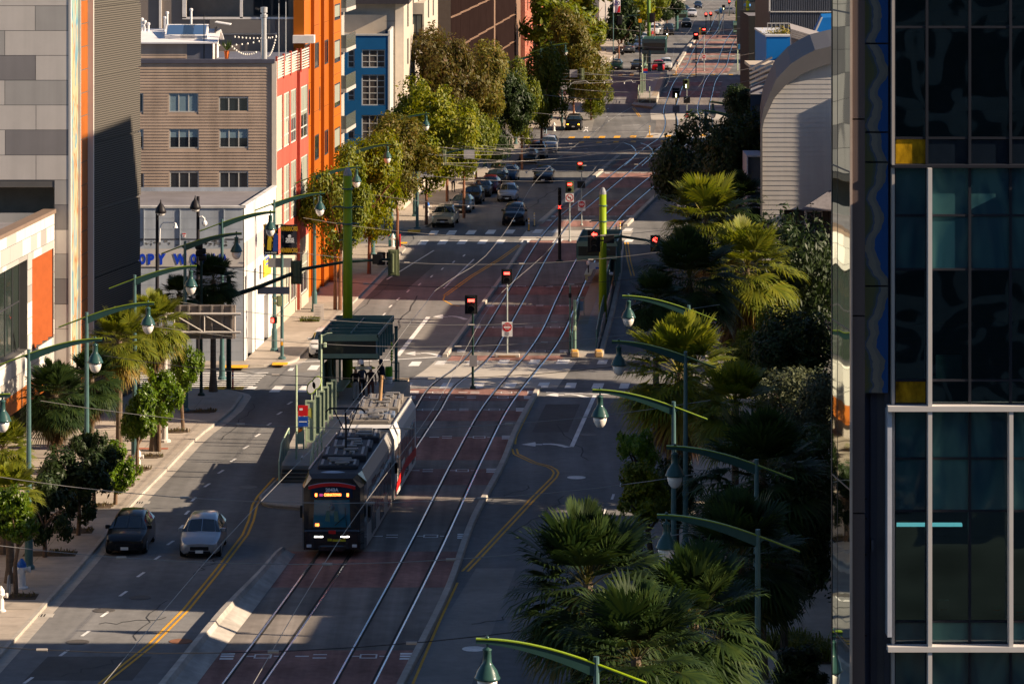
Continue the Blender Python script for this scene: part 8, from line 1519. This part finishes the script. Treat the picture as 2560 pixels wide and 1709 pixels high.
t, w_, h, o = glazed(741,761,1028,1122,'poster case with pink and yellow poster at the near platform stairs',PALEG); b = MB(); b.box(-w_+.09,w_-.09,-.03,-.014,.95,h-.12); pp = b.build('poster', mat('poster_pink',(.50,.09,.34),.5,var=.04), t); b = MB(); b.prism([(-.06,-.033,1.1),(w_-.12,-.033,1.05),(w_-.13,-.033,h-.6),(-.02,-.033,h-.45)],(0,.002,0)); b.build('yellow_figure', mat('poster_yellow',(.62,.38,.02),.5,var=.1), t).parent = pp; b = MB(); b.lathe([(.09,0),(.09,.004)],12,(0,0,0),0,Matrix.Translation((.03,-.036,h-.75)) @ Matrix.Rotation(R(90),4,'X')); b.build('dark_disc', SBK, t).parent = pp; b = MB(); b.box(-w_+.12,-.0,-.034,-.031,h-.4,h-.2); b.box(-w_+.12,-.06,-.034,-.031,h-.85,h-.62); b.build('white_block', SWH, t).parent = pp; b = MB(); b.prism([(-w_+.09,-.032,.78),(w_-.09,-.032,.9),(w_-.09,-.032,1.16),(-w_+.09,-.032,.98)],(0,.002,0)); b.build('orange_band', ORG, t).parent = pp
t, w_, h, o = glazed(763,787,1000,1118,'pale green map case right of the pink poster',PALEG)
for k in range(7): b = MB(); b.box(-w_+.15,w_-.18-.1*(k%3),-.02,-.013,h-.5-.14*k,h-.46-.14*k); b.build('printed_line', mat('map_ink',(.16,.22,.15),.6,var=0), t).parent = o
b = MB(); b.prism([(w_-.30,-.021,h-.4),(w_-.12,-.021,h-.35),(w_-.12,-.021,h-.9),(w_-.34,-.021,h-.75)],(0,.004,0)); b.build('yellow_patch', mat('map_yellow',(.42,.38,.08),.6), t).parent = o
PG2 = glass_mat('windbreak_glass',(.10,.15,.12),.08,.6)
for i,(u0,u1,vt,vb) in enumerate(((786,803,988,1100),(796,812,976,1083),(806,822,966,1066),(816,832,956,1050),(828,842,948,1036))): glazed(u0,u1,vt,vb,'%s clear windbreak panel behind the map case' % ORD[i],PG2)
for u, v, lb in ((779,968,'round lime-edged emblem sign above the map case'),(791,957,'round lime-edged emblem sign behind its twin')):
    y = 178.0; t = thing('stop_emblem', lb, 'sign', (XU(u,y),y,ZP)); z = ZV(v,y)-ZP; b = MB(); Q = Matrix.Translation((0,0,z)) @ Matrix.Rotation(R(20),4,'Y') @ Matrix.Rotation(R(90),4,'X'); b.lathe([(.30,-.03),(.33,0),(.30,.03)],20,(0,0,0),0,Q @ Matrix.Diagonal((.62,1,1,1))); b.build('disc', SWH, t); b = MB(); b.lathe([(.33,-.02),(.37,0),(.33,.02)],20,(0,0,0),0,Q @ Matrix.Diagonal((.66,1,1,1))); b.build('rim', LIME, t); b = MB(); b.tube([(0,.04,0),(0,.04,z)],.035,6); b.build('post', SGR, t)
shelter('teal framed near tram shelter with waiting people', -10.05, -7.05, 186.0, 194.0, ZP, 3.18, 4.5)
y = 186.2; t = thing('platform_camera','white dome camera hanging from the near shelter front','camera',(XU(902,y),y-.1,ZV(910,y))); b = MB(); b.tube([(0,0,.3),(0,0,.75)],.03,6); b.box(-.12,.12,-.03,.03,.72,.78); b.build('stem', SGR, t); b = MB(); b.lathe([(.05,.34),(.14,.24),(.17,.1),(.17,.02),(.1,0)],12); b.build('dome', SWH, t, smooth=True)
t = thing('hanging_sign','oval white sign with lime ends hanging under the near shelter','sign',(XU(908,y),y+.4,ZV(926,y))); b = MB(); Q = Matrix.Rotation(R(90),4,'X'); b.lathe([(.62,-.03),(.64,0),(.62,.03)],24,(0,0,0),0,Matrix.Translation((0,0,.09)) @ Matrix.Diagonal((1,1,.16,1)) @ Q); b.build('board', LIME, t); b = MB(); b.box(-.42,.42,-.04,-.035,.02,.17); b.build('white_face', SWH, t); text_mesh('lettering','Platform',.13,mat('sign_green_ink',(.12,.25,.05),.5,var=0),t,(0,-.05,.095)); b = MB(); b.tube([(-.3,0,.2),(-.3,0,.6)],.015,5); b.tube([(.3,0,.2),(.3,0,.6)],.015,5); b.build('hanger', SGM, t)
y = 194.4; t = thing('litter_bin','bin with green leaf print on white at the crossing end of the near platform','litter bin',(XU(972,y),y,ZP)); b = MB(); b.lathe([(.16,0),(.2,.1),(.21,.38)],14,(0,0,0),0); b.build('lower_body', SWH, t); b = MB(); b.lathe([(.21,.38),(.21,.8),(.19,.9),(.05,.92)],14); b.build('upper_body', mat('bin_green',(.10,.28,.015),.5,var=.25,scale=6), t)
rail('end_railing','dark ladder-like railing at the crossing end of the near platform',[(XU(979,195),195.0,ZP),(XU(997,195),195.0,ZP)],1.05,STL); t = thing('stop_post','tall dark teal post at the crossing end of the near shelter','post',(XU(990,195),195.2,ZP)); b = MB(); b.tube([(0,0,0),(0,0,ZV(818,195)-ZP)],.09,8); b.build('shaft', STL, t); b = MB(); b.box(-.1,.1,-.1,.1,ZV(820,195)-ZP,ZV(816,195)-ZP); b.build('top_box', DGREEN, t)
t = thing('wire_weight','lime tension rod with green insulators at the platform end','wire fitting',(XU(979,196),196,ZV(925,196))); b = MB(); b.tube([(0,0,.3),(0,0,1.9)],.035,6); b.build('rod', LIME, t); b = MB(); 
for k in range(6): b.lathe([(.05,.55+.16*k),(.10,.6+.16*k),(.05,.65+.16*k)],10)
b.build('insulator', mat('insulator_green',(.05,.16,.03),.4), t)
# far platform opposite
PL2 = lambda y: C2(y)+2.0 - (.55 if y > 222 else .55*(y-210)/12); PR2 = lambda y: MR2(y)-.25
slab('tram_platform','ramped far platform with tan edge strip beside the lime pole',PL2,PR2,depth(893),264,.02,.75,11,-1)
for nm, fn, ya_, yb_, lb in (('ramp_railing',lambda y: PL2(y)+.06,212,224,'teal railing on the track side of the far platform ramp'),('ramp_railing',lambda y: PR2(y)-.1,213,230,'teal railing on the road side of the far platform ramp')): rail(nm, lb, [(fn(y),y,.02+.73*min(1,(y-210)/11)) for y in [ya_,(ya_+yb_)/2,yb_]], 1.05, mat('rail_teal_light',(.10,.20,.20),.35,metal=.3,var=.06), STL)
rail('platform_fence','tall dark teal fence along the road side of the far platform',[(PR2(y)-.1,y,.75) for y in (230,240,250,262)],1.9,STL,mat('fence_mesh_teal',(.025,.06,.065),.5,var=.1),cat='fence')
for u, lb in ((1437,'orange-tan kerb block at the left of the far ramp foot'),(1497,'orange-tan kerb block at the right of the far ramp foot')): p = G(u,890); t = thing('ramp_block', lb, 'kerb block', (p.x,p.y,0)); b = MB(); b.cbox(-.22,.22,-.6,.6,0,.35,.05); b.build('block', mat('block_tan',(.42,.27,.13),.8,var=.1), t); b = MB(); b.cbox(-.16,.16,-.55,-.3,.35,.40,.02); b.build('yellow_top', YEL, t)
for u, v0, v1, r_, m_, lb in ((1425,882,712,.05,STL,'slim dark post beside the far platform ramp'),(1437,884,750,.09,SGM,'green post with small disc at the far ramp foot')):
    p = G(u,v0); t = thing('stop_post', lb, 'post', (p.x,p.y,0)); b = MB(); b.tube([(0,0,0),(0,0,ZV(v1,p.y))],r_,8); b.build('shaft', m_, t); b = MB(); z = ZV(820,p.y) if u > 1430 else ZV(738,p.y); b.cbox(-.09,.09,-.12,-.0,z-.15,z+.15,.03); b.build('call_box', SGR if u > 1430 else BLK, t)
y = 224; t = thing('information_panel','small white notice frame on the far ramp railing','information panel',(XU(1447,y),y,.7)); b = MB(); b.box(-.35,-.31,-.03,.03,0,1.2); b.box(.31,.35,-.03,.03,0,1.2); b.box(-.31,.31,-.03,.03,1.15,1.2); b.build('frame', SGM, t); b = MB(); b.box(-.28,.28,-.02,.0,.35,.95); b.build('notice', mat('notice_blue_white',(.40,.44,.48),.5), t)
shelter('brownish-glass far tram shelter behind the lime pole', 4.42, 7.05, 240.0, 248.0, .75, 2.46, 3.75, 'right')
y = 239; t = thing('hanging_sign','white and blue hanging board under the far shelter front','sign',(XU(1485,y),y,ZV(672,y))); b = MB(); b.box(-.42,.42,-.02,.02,0,.42); b.build('board', mat('board_pale',(.40,.42,.45),.5), t); b = MB(); b.box(.1,.42,-.03,-.021,-.0,.12); b.build('blue_band', mat('flag_blue',(.012,.06,.32),.4,var=.04), t); t = thing('platform_camera','small white dome camera at the left of the far shelter','camera',(XU(1471,y),y,ZV(663,y))); b = MB(); b.lathe([(.1,.3),(.13,.2),(.12,.05),(.05,0)],12); b.build('dome', SWH, t); b = MB(); b.tube([(0,0,-.5),(0,0,.1)],.05,6); b.build('stem', SBK, t)
t = thing('platform_camera','white camera cluster on the far platform fence post','camera',(XU(1523,236),236,ZV(690,236))); b = MB(); b.cbox(-.2,.05,-.15,.1,.1,.42,.03); b.cbox(.05,.25,-.1,.1,.05,.25,.03); b.build('housing', SWH, t); b = MB(); b.tube([(0,.1,-1.9),(0,.1,.1)],.05,6); b.build('stem', SGM, t)
# third stop far up the street
PL3 = Line([(1593,262),(1606,192)]); PR3 = Line([(1641,262),(1668,189.5)]); y3 = depth(262)+1.5
slab('tram_platform','far raised platform with stairs and pale green posts',PL3,PR3,y3,depth(190),.75,.75,0,1,5)
t = thing('platform_nose','sunlit concrete nose before the far platform stairs','traffic island',(*G(1605,268)[:2],0)); b = MB(); b.prism([(p.x,p.y,0) for p in [G(u,v) for u, v in ((1580,266),(1630,273),(1641,262),(1641,255),(1593,255))]],(0,0,.2)); b.build('slab', CONC, t, -t.location); b = MB(); b.tube([(p.x,p.y,.19) for p in [G(u,v) for u, v in ((1593,255),(1580,266),(1630,273),(1641,262))]],.1,6); b.build('kerb', KERB, t, -t.location)
rail('stair_railing','pale green railing left of the far platform stairs',[(PL3(y3)+.1,y3-1.5,.2),(PL3(y3)+.1,y3,.75),(PL3(y3+8)+.1,y3+8,.75)],1.1,SGR); rail('stair_railing','pale green railing right of the far platform stairs',[(PL3(y3)+1.5,y3-1.5,.2),(PL3(y3)+1.5,y3,.75),(PL3(y3+5)+1.5,y3+5,.75)],1.1,SGR)
for u0,u1,vt,vb,lb in ((1601,1608,182,238,'tall pale green panel at the far platform with yellow strip'),(1609,1614,184,230,'tall pale green panel right behind its neighbour at the far platform')): glazed(u0,u1,vt,vb,lb,PALEG)
y = 452; t = thing('stop_post','far pale post with red and blue stop flag','post',(XU(1606,y),y,.75)); b = MB(); b.tube([(0,0,0),(0,0,ZV(136,y)-.75)],.07,8); b.build('shaft', SGR, t); b = MB(); b.box(.1,.65,-.03,.03,ZV(178,y)-.75,ZV(172,y)-.75,0); b.box(.1,.65,-.03,.03,ZV(183,y)-.75,ZV(178.5,y)-.75,1); b.build('stop_flag', [SRD, MATS['flag_blue']], t)
y = 500; shelter('dark teal third tram shelter hiding the red pickup', XU(1607,y), XU(1662,y), y, y+9, .75, ZV(136,y), ZV(98,y)); y = 497; t = thing('ticket_machine','dark ticket machine under the third shelter','ticket machine',(XU(1650,y),y,.75)); b = MB(); b.cbox(-.35,.35,-.25,.25,0,1.5,.04); b.build('case', STL, t); b = MB(); b.box(-.22,.22,-.27,-.25,.8,1.2); b.build('screen', SGLS, t)
t = thing('stop_post','thick dark column below the third shelter','post',(XU(1623,y),y,.75)); b = MB(); b.tube([(0,0,0),(0,0,2.9)],.24,10); b.build('shaft', STL, t); b = MB(); b.lathe([(.3,0),(.3,.2),(.25,.25)],12); b.build('collar', STL, t)
y = 660; shelter('small dark shelter far up the street by the motorcyclist', XU(1688,y), XU(1716,y), y, y+7, .5, ZV(50,y), ZV(30,y)); y = 612; shelter('olive far shelter beside the yellow-green poles', XU(1834,y), XU(1868,y), y, y+7, .5, ZV(82,y), ZV(57,y), 'right'); y = 640; t = thing('stop_post','thick teal column of the small far shelter','post',(XU(1692,y),y,0)); b = MB(); b.tube([(0,0,0),(0,0,3.8)],.3,10); b.build('shaft', STL, t); b = MB(); b.lathe([(.4,0),(.4,.3),(.32,.35)],10); b.build('collar', STL, t)
for u, v0, v1, lb in ((1844,178,111,'thin pale post with blue box at the far crossing'),(1798,84,20,'thin pale far pole among the signals')): p = G(u,v0); t = thing('stop_post', lb, 'post', (p.x,p.y,0)); b = MB(); b.tube([(0,0,0),(0,0,ZV(v1,p.y))],.08,6); b.build('shaft', SGR, t); b = MB(); b.cbox(.05,.5,-.1,.1,ZV(v1+13,p.y),ZV(v1,p.y),.03); b.build('blue_box', mat('box_blue',(.03,.14,.30),.5), t)

# ================================================================ PEOPLE
def person(u, v, z, label, facing=0., h=1.74, hair=(.02,.015,.012), top=(.02,.02,.03), trou=(.03,.03,.04), shoe=(.02,.02,.02), skin=(.35,.20,.13), step=.0, arms='down', loc=None, hood=False, sit=False, bag=None):
    p = loc or G(u,v,z); t = thing('person', label, 'person', (p.x,p.y,z), facing); k = h/1.74
    V = []; E = []; Rr = []
    def a(x,y,zz,r,par=None):
        V.append((x*k,y*k,zz*k)); Rr.append(r*k); i = len(V)-1
        if par is not None: E.append((par,i))
        return i
    pel = a(0,0,.96,.135); wst = a(0,-.01,1.10,.125,pel); chs = a(0,-.0,1.32,.15,wst); nk = a(0,.0,1.47,.060,chs); hd = a(0,-.02,1.58,.085,nk); hd2 = a(0,-.015,1.68,.082,hd)
    for s_ in (-1,1):
        hp = a(s_*.10,0,.90,.095,pel)
        if sit: kn = a(s_*.16,-.42,.86,.068,hp); an = a(s_*.20,-.36,.42,.045,kn); a(s_*.2,-.5,.38,.04,an)
        else: kn = a(s_*.105,-.02-s_*step*.5,.50,.066,hp); an = a(s_*.11,.02-s_*step,.09,.045,kn); a(s_*.12,-.13-s_*step,.045,.042,an)
        sh = a(s_*.19,0,1.40,.062,chs)
        if arms == 'fwd' or sit: el = a(s_*.24,-.12,1.16,.048,sh); wr = a(s_*.16 if not sit else s_*.3,-.34,1.20 if not sit else 1.05,.034,el)
        else: el = a(s_*.25,.02+s_*step*.4,1.14,.048,sh); wr = a(s_*.255,-.06+s_*step*.7,.90,.034,el)
        d = (Vector(V[wr])-Vector(V[el])).normalized(); hb = Vector(V[wr])+d*.07*k; V.append(tuple(hb)); Rr.append(.036*k); E.append((wr,len(V)-1)); pm_ = len(V)-1
        for j in range(5):
            o = (j-2)*.016*k; L_ = (.055,.075,.08,.075,.06)[j]*k; V.append((hb.x+o*.3,hb.y+o,hb.z-.01)); V[-1] = tuple(hb + Vector((0,o,0)) + d*L_ + Vector((-s_*.012*k,(-.03*k if j == 0 else 0),0))); Rr.append(.0085*k); E.append((pm_,len(V)-1))
    me = bpy.data.meshes.new('body'); me.from_pydata(V,E,[]); o = bpy.data.objects.new('body', me); COL.objects.link(o); sk = o.modifiers.new('skin','SKIN'); o.modifiers.new('sub','SUBSURF').levels = 1
    for i, d in enumerate(me.skin_vertices[0].data): d.radius = (Rr[i],Rr[i]*(.82 if i in (0,1,2) else 1)); d.use_root = (i == 0)
    dg = bpy.context.evaluated_depsgraph_get(); m2 = bpy.data.meshes.new_from_object(o.evaluated_get(dg)); bpy.data.objects.remove(o); bpy.data.meshes.remove(me); m2.name = 'body'; m2.materials.clear()
    cs = [mat('cloth_%02d_%02d_%02d'%tuple(int(x*300) for x in c), c, .8, var=.12, scale=8) for c in (shoe,trou,top,skin)]
    for c in cs: m2.materials.append(c)
    for f in m2.polygons:
        c = f.center; zz = c.z/k; arm_ = abs(c.x) > .19*k and zz < 1.16
        hand_ = min((Vector(V[i])-c).length for i in range(len(V)) if Rr[i] < .0345*k or Rr[i] == .036*k) < .06*k
        f.material_index = 3 if (zz > 1.475 or hand_) else (0 if zz < (.11 if not sit else .44) else 1 if (zz < .97 and not arm_) else 2); f.use_smooth = True
    o = bpy.data.objects.new('body', m2); COL.objects.link(o); o.parent = t
    b = MB(); HM = mat('hair_%02d_%02d_%02d'%tuple(int(x*300) for x in hair), hair, .7, var=.2); b.lathe([(.096,-.02),(.104,.05),(.085,.11),(.04,.14),(.01,.145)] if not hood else [(.11,-.14),(.125,.0),(.10,.11),(.04,.15),(.01,.155)],12,(0,.02*k,1.66*k)); b.build('hair', HM if not hood else cs[2], t, smooth=True)
    b = MB(); hy = -.105*k
    for s_ in (-1,1): b.lathe([(.012,-.006),(.012,.006)],8,(s_*.033*k,hy,1.63*k))
    b.build('eye', SBK, t); b = MB(); b.prism([(-.014*k,hy-.0,1.585*k),(.014*k,hy,1.585*k),(0,hy+.004,1.635*k)],(0,-.018*k,0)); b.box(-.026*k,.026*k,hy-.006,hy+.01,1.548*k,1.556*k); b.build('nose', cs[3], t)
    if bag: b = MB(); b.cbox(-.16*k,.16*k,.12*k,.26*k,1.05*k,1.45*k,.04); b.build('backpack', mat('bag_%s'%label[:4].strip(), bag, .8, var=.1), t)
    return t
YP = lambda v: F*(H0-ZP)/(v-VH)
def pl(u, v): y = YP(v); return Vector((XU(u,y),y,ZP))
person(0,0,ZP,'person in black jacket and pale trousers waiting at the left under the near shelter',.3,loc=pl(889,1001),top=(.012,.012,.016),trou=(.33,.32,.30)); person(0,0,ZP,'person in slate-blue shirt and black trousers under the near shelter',-2.6,loc=pl(905,993),top=(.07,.08,.12),trou=(.012,.012,.016)); person(0,0,ZP,'person in dark jacket and brown trousers with back to us on the near platform',math.pi,loc=pl(927,1002),h=1.82,top=(.025,.02,.03),trou=(.10,.045,.035)); person(0,0,ZP,'person in navy hooded jacket and jeans standing at the right under the shelter',2.3,loc=pl(953,986),h=1.85,top=(.018,.03,.06),trou=(.03,.055,.10),hood=True)
person(1693,179,.02,'person in dark top and tan shorts walking across the far crossing',1.4,h=1.75,top=(.02,.03,.07),trou=(.40,.29,.19),step=.22,hair=(.01,.01,.02),hood=False); person(1363,338,.14,'person in white and blue shirt and light jeans on the sunlit pavement',math.pi,h=1.7,top=(.45,.48,.60),trou=(.22,.30,.36),step=.15,hair=(.12,.05,.02)); person(1133,480,.14,'person in pale top standing in shade beside the parked cars',.4,top=(.38,.34,.40),trou=(.02,.02,.03)); person(1631,100,.02,'person in red top beside the white far van',.2,top=(.5,.02,.03),trou=(.3,.25,.25)); person(1668,97.5,.42,'person riding the yellow-fronted motorcycle in dark gear',-.05,sit=True,top=(.02,.02,.02),trou=(.02,.02,.02),hood=True,loc=G(1668,98)+Vector((.0,.35,.0)),h=1.6)
